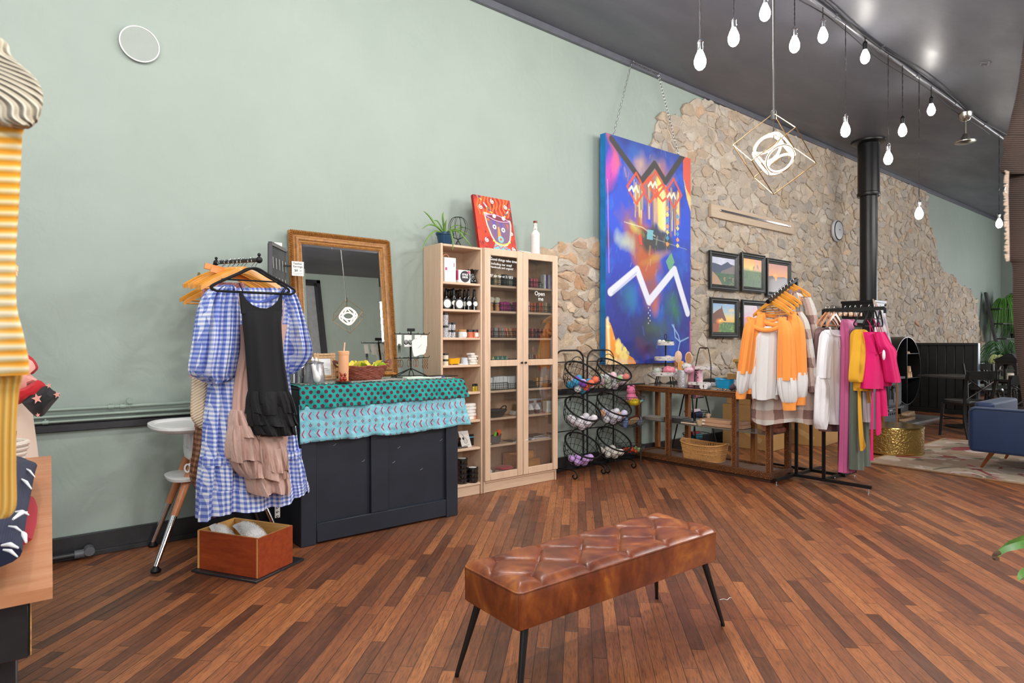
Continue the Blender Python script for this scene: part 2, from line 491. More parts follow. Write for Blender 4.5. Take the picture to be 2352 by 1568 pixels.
# near wall (seen in the mirror), with a black framed door
w=MB();DX0,DX1,DH=3.3,4.48,4.12
w.box2((XL-.1,YB-.15,0),(DX0,YB,CZ));w.box2((DX1,YB-.15,0),(XR,YB,CZ));w.box2((DX0,YB-.15,DH),(DX1,YB,CZ))
struct('wall_front',w,M_WALL)
d=thing('door_1',None,None,(DX0,YB-.1,0));d['kind']='structure'
m=MB();m.box2((DX0,YB-.15,0),(DX0+.07,YB+.03,DH));m.box2((DX1-.07,YB-.15,0),(DX1,YB+.03,DH));m.box2((DX0,YB-.15,DH-.07),(DX1,YB+.03,DH))
m.build('door_frame',M_TRIM,d,W=1)
m=MB();m.box2((DX0+.07,YB-.14,0),(DX1-.07,YB-.1,DH-.07));m.build('door_panel',mat('grey door paint',(150,152,156),0.5),d,W=1)
m=MB()
for z in np.arange(0.5,3.5,0.035):m.box2((DX0+.22,YB-.1,z),(DX1-.34,YB-.085,z+.02))
m.build('door_blind',mat('pale blind',(176,172,160),0.6),d,W=1)
m=MB();m.box2((DX1-.34,YB-.1,0.1),(DX1-.27,YB-.07,3.65));m.box2((DX0+.18,YB-.1,3.58),(DX1-.27,YB-.07,3.65));m.build('door_rail',mat('worn brown timber',(112,92,80),0.6),d,W=1)
# left wall with the shop-front windows that light the room (outside the frame)
w=MB();w.box2((XL-.15,YB-.15,0),(XL,WY,0.5));w.box2((XL-.15,YB-.15,3.4),(XL,WY,CZ))
for y0,y1 in((YB-.15,YB+.25),(0.95,1.2),(WY-.3,WY)):w.box2((XL-.15,y0,.5),(XL,y1,3.4))
struct('wall_left',w,M_WALL)
for i,(y0,y1)in enumerate(((YB+.25,0.95),(1.2,WY-.3))):
    m=MB()
    for a,b in(((y0,.5),(y1,.56)),((y0,3.34),(y1,3.4)),((y0,.5),(y0+.06,3.4)),((y1-.06,.5),(y1,3.4)),((y0,2.6),(y1,2.66))):
        m.box2((XL-.1,a[0],a[1]),(XL-.02,b[0],b[1]))
    struct('window_%d'%(i+1),m,M_TRIM)
struct('trim_1',MB().box2((XL,WY-.04,4.187),(XR,WY,CZ)),M_MOULD)
m,m2=MB(),MB()
for a,b in((XL,2.615),(3.86,XR)): # the rail and skirting stop at the bookcases
    m2.box2((a,WY-.035,0.735),(b,WY,0.778)).box2((a,WY-.02,0.778),(b,WY,0.79));m.box2((a,WY-.03,0),(b,WY,0.13)).box2((a,WY-.045,0),(b,WY-.03,0.03))
struct('trim_2',m2,M_TRIM)
struct('baseboard_back',m,M_TRIM)
struct('baseboard_right',MB().box2((XR-.03,YB,0),(XR,WY,0.13)),M_TRIM)
# painted conduits along the wall
M_PIPE=mat('sage painted pipe',(140,156,146),0.3,var=0.06)
for z,r,lb in((0.863,0.0105,'thickest sage painted wall conduit, the top one of three, with a round box clamp'),
             (0.825,0.0085,'sage painted conduit in the middle of the three on the wall'),
             (0.795,0.0075,'thinnest sage painted conduit, lowest of the three above the black rail')):
    m=MB().tube([(XL+.01,WY-.035,z),(2.6,WY-.035,z)],r,12)
    t=thing('conduit',lb,'pipe',(XL,WY-.035,z),group='sage painted conduits along the wall')
    m.build('pipe',M_PIPE,t,W=1)
    for x in((0.47,0.53)if r>.01 else(0.16,)if r<.008 else(0.9,)):
        MB().tube([(x-.014,WY-.035,z),(x+.014,WY-.035,z)],r+.004,12).ball((x,WY-.035,z+r+.006),.006).build('coupling',M_PIPE,t,W=1)
    if r>.01:m=MB();m.tube([(0.565,WY-.035,z-.012),(0.565,WY-.035,z+.03)],.006);m.tube([(0.565,WY-.03,z+.032),(0.565,WY-.06,z+.032)],.017,14);m.build('box_clamp',M_PIPE,t,W=1)
t=thing('gas_pipe','black painted floor pipe with a round capped end at the baseboard','pipe',(XL,WY-.07,.03))
MB().tube([(XL+.01,WY-.075,.035),(0.33,WY-.075,.035)],.016,12).build('pipe',M_TRIM,t,W=1)
MB().tube([(0.29,WY-.075,.035),(0.34,WY-.075,.035)],.024,12).tube([(0.36,WY-.05,.048),(0.36,WY-.11,.048)],.026,14).build('pipe_cap',mat('grey cap',(88,90,96),.4),t,W=1)
# ================================================================= exposed stone
SP=[(1240,592),(1252,572),(1300,557),(1345,546),(1378,553),(1400,560),(1425,470),(1460,400),(1490,345),(1497,300),(1522,266),(1545,263),(1566,275),(1568,250),(1598,226),(1625,236)]
SPW=[on_y(x,y,WY)for x,y in SP]
top=[V((SPW[-1].x+0.4+i*0.6,WY,4.186))for i in range(9)]
SP2=[(2064,414),(2085,424),(2126,437),(2131,500),(2146,545),(2150,590),(2163,620),(2190,636),(2205,652),(2226,662),(2241,690),(2243,740),(2258,778),(2253,800),(2246,830)]
SPW2=[on_y(x,y,WY)for x,y in SP2]
top=[p for p in top if p.x<SPW2[0].x-0.2]
poly=[(p.x,p.z)for p in SPW+top+SPW2]
poly+=[(poly[-1][0],0.80),(poly[0][0],0.80)]
def inside(x,z,P=poly):
    c=False;j=len(P)-1
    for i in range(len(P)):
        xi,zi=P[i];xj,zj=P[j]
        if(zi>z)!=(zj>z)and x<(xj-xi)*(z-zi)/(zj-zi)+xi:c=not c
        j=i
    return c
# mortar bed
pts=[]
for i in range(len(poly)):
    a,b=poly[i],poly[(i+1)%len(poly)]
    L=math.hypot(b[0]-a[0],b[1]-a[1]);k=max(1,int(L/.09))
    for j in range(k):
        x,z=lerp(a[0],b[0],j/k),lerp(a[1],b[1],j/k)
        if z>0.9 and z<4.1:x+=random.uniform(-.035,.035);z+=random.uniform(-.03,.03)
        pts.append((x,z))
M_MORTAR=mat('old lime mortar',(182,168,152),0.9,var=0.18,scale=9,bump=0.9,bscale=55)
bed=bpy.data.meshes.new('m')
struct('wall_mortar',MB().prism([V((x,WY+.01,z))for x,z in pts],V((0,-.026,0))),M_MORTAR)
bpy.data.meshes.remove(bed)
def clip(P,a,b,c):
    """keep a*x+b*z<=c"""
    out=[]
    for i in range(len(P)):
        p,q=P[i],P[(i+1)%len(P)];dp=a*p[0]+b*p[1]-c;dq=a*q[0]+b*q[1]-c
        if dp<=0:out.append(p)
        if dp*dq<0:t=dp/(dp-dq);out.append((lerp(p[0],q[0],t),lerp(p[1],q[1],t)))
    return out
ASP=1.6;seeds=[];rs=random.Random(11)
x0,x1=min(p[0]for p in poly),max(p[0]for p in poly)
sz=0.12
z=0.74;rowi=0
while z<4.3:
    x=x0-.3+(rowi%2)*.09
    while x<x1+.3:
        f=1.0
        seeds.append(((x+rs.uniform(-.09,.09)),z+rs.uniform(-.055,.055)))
        x+=sz*ASP*rs.choice((.5,.7,.9,1.2,1.7))
    z+=sz*rs.uniform(.65,1.2);rowi+=1
grid={}
for i,(x,z)in enumerate(seeds):grid.setdefault((int(x/.3),int(z/.3)),[]).append(i)
verts,faces,cols,fcol=[],[],[],[]
PAL=[(206,190,170),(200,182,160),(212,198,180),(196,180,162),(186,174,162),(210,188,162),(204,180,150),(180,172,164),(218,206,190),(202,176,148)]
WARM=[(206,166,128),(198,150,112),(212,178,144),(190,158,132),(184,170,154),(222,198,168)]
for i,(x,z)in enumerate(seeds):
    if not inside(x,z):continue
    P=[(x-.3,z-.25),(x+.3,z-.25),(x+.3,z+.25),(x-.3,z+.25)]
    gi,gj=int(x/.3),int(z/.3)
    for di in(-1,0,1):
        for dj in(-1,0,1):
            for j in grid.get((gi+di,gj+dj),()):
                if j==i:continue
                dx,dz=(seeds[j][0]-x)/ASP**2,seeds[j][1]-z
                mx,mz=(seeds[j][0]+x)/2,(seeds[j][1]+z)/2
                P=clip(P,dx,dz,dx*mx+dz*mz)
    if len(P)<3:continue
    P=[q for q in P if q[1]<4.2]
    if len(P)<3:continue
    cx=sum(q[0]for q in P)/len(P);cz=sum(q[1]for q in P)/len(P)
    Q=[]
    n=len(P)
    for k in range(n):
        a,b=P[k],P[(k+1)%n];L=math.hypot(b[0]-a[0],b[1]-a[1])
        if L<.02:continue
        for t in(0.12,0.31,0.5,0.69,0.88)if L>.09 else(0.2,.5,0.8):
            Q.append((lerp(a[0],b[0],t)+rs.uniform(-.007,.007),lerp(a[1],b[1],t)+rs.uniform(-.007,.007)))
    if len(Q)<5:continue
    Q2=[]
    for qx,qz in Q:
        nn_=noise.noise_vector(V((qx*7,qz*7,3.3)))*.03+noise.noise_vector(V((qx*21,qz*21,1.3)))*.018
        Q2.append((qx+nn_.x,qz+nn_.y))
    Q=Q2
    n=len(Q);h=rs.uniform(.012,.04);tx,tz=rs.uniform(-.12,.12),rs.uniform(-.12,.12)
    warm=1.0 if cx<4.9 else max(0.04,min(.6,(6.6-cx)/3))
    pc=rs.choice(WARM if rs.random()<warm*.62 else PAL);br=rs.uniform(.98,1.12);pc=[min(255,lerp(c,(200,192,182)[k_],.3 if cx>4.9 else.08)*br)for k_,c in enumerate(pc)]
    gap=rs.uniform(.002,.012)
    h=rs.uniform(.003,.026)
    rings=[]
    for inset,hh in((gap,0.0),(gap+.002,.8),(gap+.011,1.0)):
        ring=[]
        for qx,qz in Q:
            dx,dz=cx-qx,cz-qz;L=math.hypot(dx,dz)or 1;s_=min(inset/L,.6)
            px_,pz_=qx+dx*s_,qz+dz*s_
            hh_=hh*(h+tx*(px_-cx)+tz*(pz_-cz)+rs.uniform(-.003,.003))
            ring.append(V((px_,WY-.011-max(0.002,hh_)if hh else WY-.005,pz_)))
        rings.append(ring)
    o=len(verts)
    for r_ in rings:verts+=r_
    verts.append(V((cx+rs.uniform(-.02,.02),WY-.012-h-rs.uniform(0,.007),cz+rs.uniform(-.01,.01))))
    for L_ in range(2):
        for k in range(n):faces.append((o+L_*n+k,o+L_*n+(k+1)%n,o+(L_+1)*n+(k+1)%n,o+(L_+1)*n+k));fcol.append(pc)
    for k in range(n):faces.append((o+2*n+k,o+2*n+(k+1)%n,o+3*n));fcol.append(pc)
me=bpy.data.meshes.new('stone');me.from_pydata(verts,[],faces);me.update()
at=me.color_attributes.new('Col','FLOAT_COLOR','CORNER')
k=0;buf=[]
for f,c in zip(me.polygons,fcol):buf+=list(rgb(*c))*len(f.vertices)
at.data.foreach_set('color',buf)
bm=bmesh.new();bm.from_mesh(me);bmesh.ops.recalc_face_normals(bm,faces=bm.faces);bm.to_mesh(me);bm.free()
me.polygons.foreach_set('use_smooth',[True]*len(me.polygons));me.set_sharp_from_angle(angle=math.radians(30))
t=NT('rubble stone',0.85)
a=t.n('Attribute',attribute_name='Col');v=t.coord('Object')
nn=t.noise(v,11,7,0.75,1.2);n2=t.noise(v,60,4,0.7)
c=t.mix(t.math('MULTIPLY',t.n('RGBToBW',{0:t.ramp(nn,[(0.42,(1,1,1,1)),(0.6,(0,0,0,1))])}).outputs[0],0.24),a.outputs['Color'],rgb(160,144,128))
c=t.mix(t.math('MULTIPLY',t.n('RGBToBW',{0:t.ramp(n2,[(0.5,(0,0,0,1)),(0.72,(1,1,1,1))])}).outputs[0],0.3),c,rgb(224,208,186))
t.set('Base Color',c);t.bump(t.math('ADD',nn,t.math('MULTIPLY',n2,0.4)),1.0,0.03)
me.materials.append(t.m)
o=bpy.data.objects.new('wall_stonework',me);COL.objects.link(o);o['kind']='structure'
# plank with steel strip let into the stone, and the two round covers
A,B=on_y(1632,500,WY-.05),on_y(1822,545,WY-.05)
t=thing('wall_plank','pale timber board with a steel strip, set in the stone above the pictures','board',(A.x,WY-.05,A.z))
MB().box2((A.x,WY-.062,2.76),(B.x,WY-.02,2.92)).build('plank',wood('raw board',(178,156,132),(196,176,152),0,3),t,W=1)
MB().box2((A.x+.18,WY-.078,2.845),(B.x-.12,WY-.062,2.87)).build('steel_strip',M_CHROME,t,W=1)
t=thing('vent_cover','sage painted round blanking plate high on the plaster wall at the left','cover',on_y(320,103,WY-.012))
MB().tube([t.location+V((0,.012,0)),t.location+V((0,-.012,0))],.105,40).build('plate',mat('sage plate',(148,156,151),.5,var=.03),t,W=1)
MB().tube([t.location+V((.105*math.cos(k*PI/20),-.013,.105*math.sin(k*PI/20)))for k in range(40)],.004,6,closed=True).build('rim',M_WHITE,t,W=1)
p=on_y(1921,530,WY-.05)
t=thing('wall_speaker','small round white ringed disc mounted on the stone wall beside the stovepipe','speaker',p)
m=MB()
m.lathe([(.17,0),(.17,.02),(.155,.035),(.15,.03),(.14,.03),(.135,.045),(.12,.048),(.0001,.05)],p,36,axis=(0,-1,0));m.build('cover_disc',mat('pale grey enamel',(196,198,202),.4,var=.03),t,W=1)
m=MB();m.tube([p+V((.145*math.cos(k*PI/24),-.04,.145*math.sin(k*PI/24)))for k in range(48)],.006,6,closed=True);m.ball(p+V((-.012,-.05,.01)),.007);m.ball(p+V((.012,-.05,.01)),.007)
m.build('ring',M_INK,t,W=1)
# ================================================================= cloth materials
def gingham_mat(name,base,lite,dark,n=42.0,wob=0.0):
    t=NT(name,0.85);tc=t.n('TexCoord');s=t.n('SeparateXYZ',{0:tc.outputs['UV']})
    w=t.noise(t.coord('Object'),6,2)
    a=t.math('LESS_THAN',t.math('FRACT',t.math('ADD',t.math('MULTIPLY',s.outputs[0],n),t.math('MULTIPLY',w,wob))),0.5)
    b=t.math('LESS_THAN',t.math('FRACT',t.math('MULTIPLY',s.outputs[1],n)),0.5)
    f=t.math('MULTIPLY',t.math('ADD',a,b),0.5)
    t.set('Base Color',t.ramp(f,[(0.0,rgb(*base)),(0.3,rgb(*lite)),(0.8,rgb(*dark))],'CONSTANT'))
    t.bump(t.noise(t.coord('Object'),24,3),0.35,0.01);return t.m
def knit_mat(name,c,c2=None,n=120,bump=0.7,horiz=False,rough=0.9,patch=None):
    t=NT(name,rough);tc=t.n('TexCoord');s=t.n('SeparateXYZ',{0:tc.outputs['UV']})
    w=t.math('SINE',t.math('MULTIPLY',s.outputs[1 if horiz else 0],n*2*PI))
    nz=t.noise(t.coord('Object'),5,3)
    lo,hi=rgb(*c),rgb(*(c2 or[min(255,x*1.08)for x in c]))
    t.set('Base Color',t.ramp(t.math('ADD',t.math('MULTIPLY',t.math('ADD',t.math('MULTIPLY',w,0.5),.5),.5),t.math('MULTIPLY',nz,.5)),[(0.25,lo),(0.75,hi)]))
    t.bump(w,bump,0.003);t.set('Sheen Weight',0.05);return t.m
def cloth_mat(name,c,bump=0.35,sc=30,rough=0.85,sheen=0.2,var=.07):
    if name in MATS:return MATS[name]
    t=NT(name,rough);c=rgb(*c)
    v=t.coord('Object',(1,1,.35))
    t.set('Base Color',t.ramp(t.noise(v,7,3),[(.3,tuple(x*(1-var)for x in c[:3])+(1,)),(.7,tuple(min(1,x*(1+var))for x in c[:3])+(1,))]))
    t.bump(t.noise(v,sc,4,.6),bump,.006);t.set('Sheen Weight',sheen);MATS[name]=t.m;return t.m
M_HANG=mat('varnished pine hanger',(222,150,66),0.35,var=0.12,scale=20,coat=0.3)
M_HANG2=mat('golden hanger',(206,140,44),0.35,var=0.12,scale=20,coat=.3)
M_VELVET=mat('black velvet',(14,14,15),0.9,var=.1)
# ================================================================= hangers (local: hook top at z=0, shoulders along x)
def hook(mb,sc_=1.0,r=.0016):
    pts=arc((0,0,-.017),.017,math.radians(200),math.radians(-60),12)
    pts+=[V((.002,0,-.045)),V((0,0,-.06))]
    mb.tube([p*sc_ for p in pts],r,6)
    return mb
def wood_hanger(label,loc,rz=0,w=.21,group='wooden clothes hangers',m=None,bar=True,tilt=0):
    t=thing('wooden_hanger',label,'hanger',loc,rz,group)
    hook(MB()).build('hook',M_CHROME,t)
    pts=smoothpts([(-w,0,-.165),(-w*.7,0,-.125),(-w*.3,0,-.085),(0,0,-.062),(w*.3,0,-.085),(w*.7,0,-.125),(w,0,-.165)],4)
    R=[]
    for i,p in enumerate(pts):
        q=abs(p.x)/w;hh=.013+.006*(1-q);dd=.006
        R.append([p+V((0,-dd,-hh)),p+V((0,dd,-hh)),p+V((0,dd,hh*.7)),p+V((0,.002,hh)),p+V((0,-.002,hh)),p+V((0,-dd,hh*.7))])
    MB().rings(R).build('shoulder_bar',m or M_HANG,t)
    if bar:MB().tube([(-w*.93,0,-.165),(w*.93,0,-.165)],.005,8).build('trouser_bar',m or M_HANG,t)
    return t
def velvet_hanger(label,loc,rz=0,w=.2,group='black velvet hangers'):
    t=thing('velvet_hanger',label,'hanger',loc,rz,group)
    hook(MB()).build('hook',M_CHROME,t)
    pts=smoothpts([(-w+.02,0,-.178),(-w,0,-.165),(-w*.93,0,-.145),(-w*.35,0,-.085),(-.02,0,-.058),(.02,0,-.058),(w*.35,0,-.085),(w*.93,0,-.145),(w,0,-.165),(w-.02,0,-.178)],4)
    MB().tube(pts,.006,8,closed=True).build('frame',M_VELVET,t);
    MB().tube([(-w*.75,0,-.118),(w*.75,0,-.118)],.004,6).build('crossbar',M_VELVET,t)
    return t
# ================================================================= wall rack at the left with dresses
RX,RH=0.975,1.70
t=thing('wall_rack','black wall-mounted rail with round finials holding the dresses','rail',(RX,4.05,RH))
MB().tube([(RX,3.22,1.658),(RX,4.05,1.726)],.0105,14).build('rail',M_IRON,t,W=1)
for y,RH in((3.22,1.658),(4.05,1.726)):
    MB().ball((RX,y,RH),.017).tube([(RX,y,RH),(RX,y,RH+.022)],.004).ball((RX,y,RH+.026),.009).build('finial',M_IRON,t,W=1)
MB().tube(smoothpts([(RX,4.05,RH),(RX-.01,4.07,RH-.03),(RX-.01,4.06,RH-.13),(RX,4.12,RH-.17),(RX,4.395,RH-.17)],4),.011,10).build('bracket',M_IRON,t,W=1)
t=thing('brass_peg','brass rod with a round disc end beside the dress rail','hook',(.93,4.2,1.64))
bp=on_y(457,637,4.2)
MB().tube([bp,bp+V((.16,0,0)),bp+V((.17,.2,0))],.006,10).build('rod',mat('brushed brass',(172,140,84),.3,.9),t,W=1)
MB().tube([bp+V((-.004,0,0)),bp+V((.003,0,0))],.032,24).build('disc',MATS['brushed brass'],t,W=1)
side=V((1,0,0))
def rz_(y):return 1.726-(4.05-y)*.082
def plane_garment(rows,y):
    return px_rows(rows,V((RX,y,1.2)),side)
# hanger row
ys=[3.42,3.46,3.50,3.55,3.60,3.66,3.72,3.78,3.86,3.94]
for i,y in enumerate(ys):
    if i==0:continue
    lb='honey wooden hanger on the dress rail, %s behind the black velvet hanger'%(['','second','third','fourth','fifth','sixth','seventh','eighth','ninth','tenth'][i])
    wood_hanger(lb,(RX-.006*(i%3),y,rz_(y)+.013),random.uniform(-.12,.12),.205,'wooden hangers on the dress rail',M_HANG if i%2 else M_HANG2)
# two hangers whose ends stick out at far left, and the bare one on top
h1=wood_hanger('worn orange wooden hanger hung low, left ends poking out by the brass disc',(.99,4.12,1.66),.05,.2,'wooden hangers hung on the brass rod',M_HANG2)
h2=wood_hanger('darker wooden hanger hung low beside the brass disc, left end lowest',(1.0,4.05,1.64),-.05,.2,'wooden hangers hung on the brass rod',M_HANG)
# clip hanger with orange wooden arms reaching left above the skirts
t=thing('trouser_hanger','bright orange wooden clamp hanger tilted at the left end of the dress rail','hanger',(.93,3.95,RH),0)
pa,pb=on_y(470,610,3.7),on_y(560,632,3.7)
MB().bar(pa,pb,.02,.03).build('clamp_bar',mat('orange pine',(232,134,52),.35,coat=.3),t,W=1)
pa,pb=on_y(484,618,3.62),on_y(572,640,3.62)
MB().bar(pa,pb,.02,.03).build('clamp_bar',MATS['orange pine'],t,W=1)
M_GING=gingham_mat('blue gingham',(228,231,238),(158,172,220),(90,110,192),43,0.5)
t=thing('gingham_dress','blue and white gingham dress with puff sleeves and a gathered hem','dress',(RX,3.46,RH-.15),0)
M_WOODIN=M_HANG
rows=[(662,520,655),(672,505,672),(700,497,678),(760,494,672),(820,490,668),(860,486,664),(900,482,668),(960,474,676),(1020,470,684),(1040,468,688),(1075,462,698),(1120,457,706),(1130,457,704,1105),(1165,456,707,1118),(1192,455,708,1128)]
rows=plane_garment(rows,3.46)
mb=loft_cloth(MB(),rows,side,lambda t:.04+.07*t,13,lambda t:.010+.018*t,96,3,wav=.012)
mb.build('bodice_and_skirt',M_GING,t,W=1)
rows=plane_garment([(655,505,535),(668,480,545),(700,463,549),(750,452,551),(800,444,549),(835,437,546),(858,440,542),(872,462,530),(880,478,505)],3.40)
loft_cloth(MB(),rows,side,lambda t:.045+.05*math.sin(PI*min(1,t*1.1)),13,lambda t:.014+.014*math.sin(PI*t),72,5).build('sleeve',M_GING,t,W=1)
rows=plane_garment([(660,640,672),(690,648,684),(730,652,696),(770,655,706),(800,658,713),(822,660,709),(845,660,688),(858,661,670)],3.47)
loft_cloth(MB(),rows,side,lambda t:.045+.05*math.sin(PI*t),11,lambda t:.012+.012*math.sin(PI*t),64,6).build('sleeve',M_GING,t,W=1)
mb=MB()
c0,c1=on_y(530,668,3.39),on_y(655,668,3.39)
pts=[V((lerp(c0.x,c1.x,i/24),3.405,c0.z+.02-.07*math.sin(PI*i/24)))for i in range(25)]
mb.tube(pts,.009,8).build('gathered_neckline',M_GING,t,W=1)
rows=plane_garment([(1052,464,691,1030),(1062,464,691,1040),(1068,463,692,1046)],3.455)
loft_cloth(MB(),rows,side,.098,26,.006,120,9).build('hem_ruffle',M_GING,t,W=1)
M_ROSE=cloth_mat('dusty rose jersey',(192,154,142),.2,20)
M_ROSE_C=cloth_mat('dusty rose crinkle cloth',(194,160,148),1.0,55,var=.12)
velvet_hanger('black velvet hanger just behind the front one, holding the dusty rose dress',(RX,3.35,rz_(3.35)+.013),-.06,.19,'black velvet hangers on the dress rail')
t=thing('rose_dress','dusty rose strappy dress with uneven tiers of crinkled ruffles','dress',(RX,3.34,RH-.15),0)
rows=plane_garment([(745,552,660),(800,553,650),(870,541,654),(940,536,660),(1000,545,660),(1040,560,655)],3.345)
loft_cloth(MB(),rows,side,lambda t:.03+.03*t,6,lambda t:.006+.01*t,64,12).build('bodice',M_ROSE,t,W=1)
for a,b in(((541,660),(566,775)),((650,690),(646,750))):
    MB().tube(smoothpts([on_y(a[0],a[1],3.36),on_y((a[0]+b[0])/2+3,(a[1]+b[1])/2,3.34),on_y(b[0],b[1],3.33)],4),.0035,6).build('strap',M_ROSE,t,W=1)
tiers=[((942,532,560),(962,528,574),(985,527,590),(1003,526,600),3.32),((975,530,592),(1000,524,602),(1030,523,604),(1055,527,606),3.31),
         ((1022,530,618),(1050,528,606),(1075,540,600),(1092,556,592),3.325),((1000,560,650),(1040,575,660),(1075,572,662),(1095,570,664),3.305),
         ((1070,560,655),(1095,562,662),(1115,566,666),(1131,572,664),3.315),((1028,598,655),(1045,600,657),(1062,601,660),(1078,600,662),3.29)]
for i,tr in enumerate(tiers):
    rows=plane_garment(tr[:4],tr[4])
    loft_cloth(MB(),rows,side,lambda t:.045+.03*t,9+i%3,lambda t:.004+.022*t,96,20+i,sub=4,wav=.008).build('ruffle',M_ROSE_C,t,W=1)
M_BLK=cloth_mat('black jersey',(9,10,13),.25,16,sheen=0)
M_BLK_C=cloth_mat('black crinkle cloth',(14,14,17),1.0,60,sheen=0,var=.25)
velvet_hanger('front black velvet hanger with a long crossbar, carrying the black dress',(RX-.01,3.255,rz_(3.255)+.013),0.0,.2,'black velvet hangers on the dress rail')
t=thing('black_dress','long black strappy slip dress with three ruffled tiers at the hem','dress',(RX,3.25,RH-.17),0)
rows=plane_garment([(714,557,647),(725,557,647),(740,558,646),(780,562,648),(830,566,653),(880,569,661),(925,571,668)],3.245)
mb=loft_cloth(MB(),rows,side,lambda t:.022+.02*t,4,lambda t:.004+.008*t,64,31)
mb.build('bodice',M_BLK,t,W=1)
MB().prism([on_y(x,y,3.232)for x,y in((557,720),(555,700),(552,668),(557,674),(566,688),(580,700),(597,707),(615,708),(630,701),(641,690),(649,672),(648,700),(648,720))],(0,.026,0)).build('scoop_neckline',M_BLK,t,W=1)
for a,b in(((549,650),(559,672)),((657,656),(643,676)),((661,656),(646,678))):
    MB().tube([on_y(a[0],a[1],3.245),on_y(b[0],b[1],3.243)],.003,6).build('strap',M_BLK,t,W=1)
for i,tr in enumerate([((898,570,664),(915,568,672),(935,570,678),(948,571,681)),((932,572,668),(950,570,674),(968,571,680),(975,573,683)),((962,576,672),(975,580,676),(988,584,678),(997,588,680))]):
    rows=plane_garment(tr,3.24-.004*i)
    loft_cloth(MB(),rows,side,lambda t:.04+.02*t,10,lambda t:.004+.016*t,96,40+i,sub=4,wav=.006).build('ruffle',M_BLK_C,t,W=1)
M_KN=NT('pink to cream knit',.9);v=M_KN.coord('Object');s=M_KN.n('SeparateXYZ',{0:M_KN.n('TexCoord').outputs['UV']})
M_KN.set('Base Color',M_KN.ramp(M_KN.math('ADD',s.outputs[1],M_KN.math('MULTIPLY',M_KN.noise(v,14),.15)),[(.1,rgb(206,150,152)),(.34,rgb(216,178,168)),(.56,rgb(226,206,182)),(.75,rgb(222,200,172))]))
M_KN.bump(M_KN.math('SINE',M_KN.math('ADD',M_KN.math('MULTIPLY',s.outputs[0],380),M_KN.math('MULTIPLY',s.outputs[1],380))),.6,.003);M_KN=M_KN.m
t=thing('ombre_sweater','knitted sweater fading from pink to cream, its long sleeve hanging beside the gingham dress','sweater',(RX,3.62,RH-.15))
rows=plane_garment([(642,474,510),(665,470,512),(720,461,512),(790,450,508),(850,443,506),(900,440,500),(945,438,496),(965,442,490),(983,458,480)],3.62)
loft_cloth(MB(),rows,side,.05,3,.008,64,50).build('sleeve',M_KN,t,W=1)
rows=plane_garment([(650,500,560),(700,495,570),(800,490,575),(900,490,575)],3.64)
loft_cloth(MB(),rows,side,.05,4,.01,64,51).build('body',M_KN,t,W=1)
t=thing('ribbed_jersey','ribbed pink top hanging at the left of the dress rail','top',(RX,3.75,RH-.2))
rows=plane_garment([(638,470,496),(700,462,500),(800,452,504),(866,436,512)],3.72)
loft_cloth(MB(),rows,side,.04,5,.008,64,52).build('body',knit_mat('ribbed pink knit',(206,142,148),(226,170,172),90),t,W=1)
t=thing('brown_check_skirt','brown check skirt hanging lowest behind the cream knit sleeve','skirt',(RX,3.7,1.3))
rows=plane_garment([(700,480,540),(900,462,520),(975,452,510),(1040,446,500),(1095,439,480),(1125,452,470)],3.7)
loft_cloth(MB(),rows,side,.05,6,.012,64,53).build('cloth',gingham_mat('brown check',(160,120,96),(122,80,56),(88,52,34),34,.2),t,W=1)
t=thing('cream_blouse','ribbed pink jumper seen through the black hanger','jumper',(RX,3.5,RH-.2))
rows=plane_garment([(662,556,606),(680,552,610),(720,550,615),(790,550,615)],3.52)
loft_cloth(MB(),rows,side,.035,4,.006,48,54).build('body',knit_mat('pale pink rib',(214,160,156),(232,190,184),110),t,W=1)
t=thing('patterned_tag','small black and white scroll-patterned tag hanging by the counter corner','tag',on_y(637,1170,3.72))
MB().box(on_y(637,1172,3.72),(.03,.006,.085)).build('tag_card',M_PAPER,t,W=1)
m=MB()
for i in range(4):m.tube([on_y(637,1156+i*10,3.713)+V((.008*math.cos(a)*(1-a/9),-.002,.008*math.sin(a)*(1-a/9)))for a in np.arange(0,7,.5)],.0018,5)
m.tube([on_y(637,1155,3.713),on_y(636,1130,3.713)],.001,5)
m.build('scroll_pattern',M_INK,t,W=1)
# ================================================================= high chair
hc=thing('high_chair','white high chair with wooden and chrome legs against the sage wall','high chair',(1.0,4.1,0))
M_HCW=wood('high chair beech',(176,104,66),(206,140,96),2,8,.35)
tips=[(.62,3.84),(.684,4.33),(1.31,4.31),(1.30,3.86)]
tops=[(.865,4.02),(.865,4.18),(1.10,4.18),(1.10,4.02)]
for(x0,y0),(x1,y1)in zip(tips,tops):
    a,b=V((x0,y0,.03)),V((x1,y1,.60));mid=lerp(a,b,.42)
    l=MB().tube([mid,b],[.019,.025],16).build('leg',M_HCW,hc,W=1)
    MB().tube([a,mid],[.013,.0175],14).build('chrome_leg',M_CHROME,l,W=1)
    MB().lathe([(.0001,0),(.024,0),(.027,.01),(.018,.02),(.01,.035)],(x0,y0,0),16).build('rubber_foot',M_BLACK,l,W=1)
def dshape(cx,cy,L,W,z,n=40,e=.75):
    return[V((cx+L*math.copysign(abs(math.cos(2*PI*k/n))**e,math.cos(2*PI*k/n)),cy+W*math.copysign(abs(math.sin(2*PI*k/n))**e,math.sin(2*PI*k/n)),z))for k in range(n)]
m=MB()
R=[dshape(.80,3.98,L,W,z)for L,W,z in((.14,.20,.742),(.175,.245,.752),(.19,.26,.768),(.19,.26,.782),(.18,.25,.786),(.165,.235,.782),(.155,.225,.77),(.001,.001,.768))]
m.rings(R).build('tray',M_WHITE,hc,W=1)
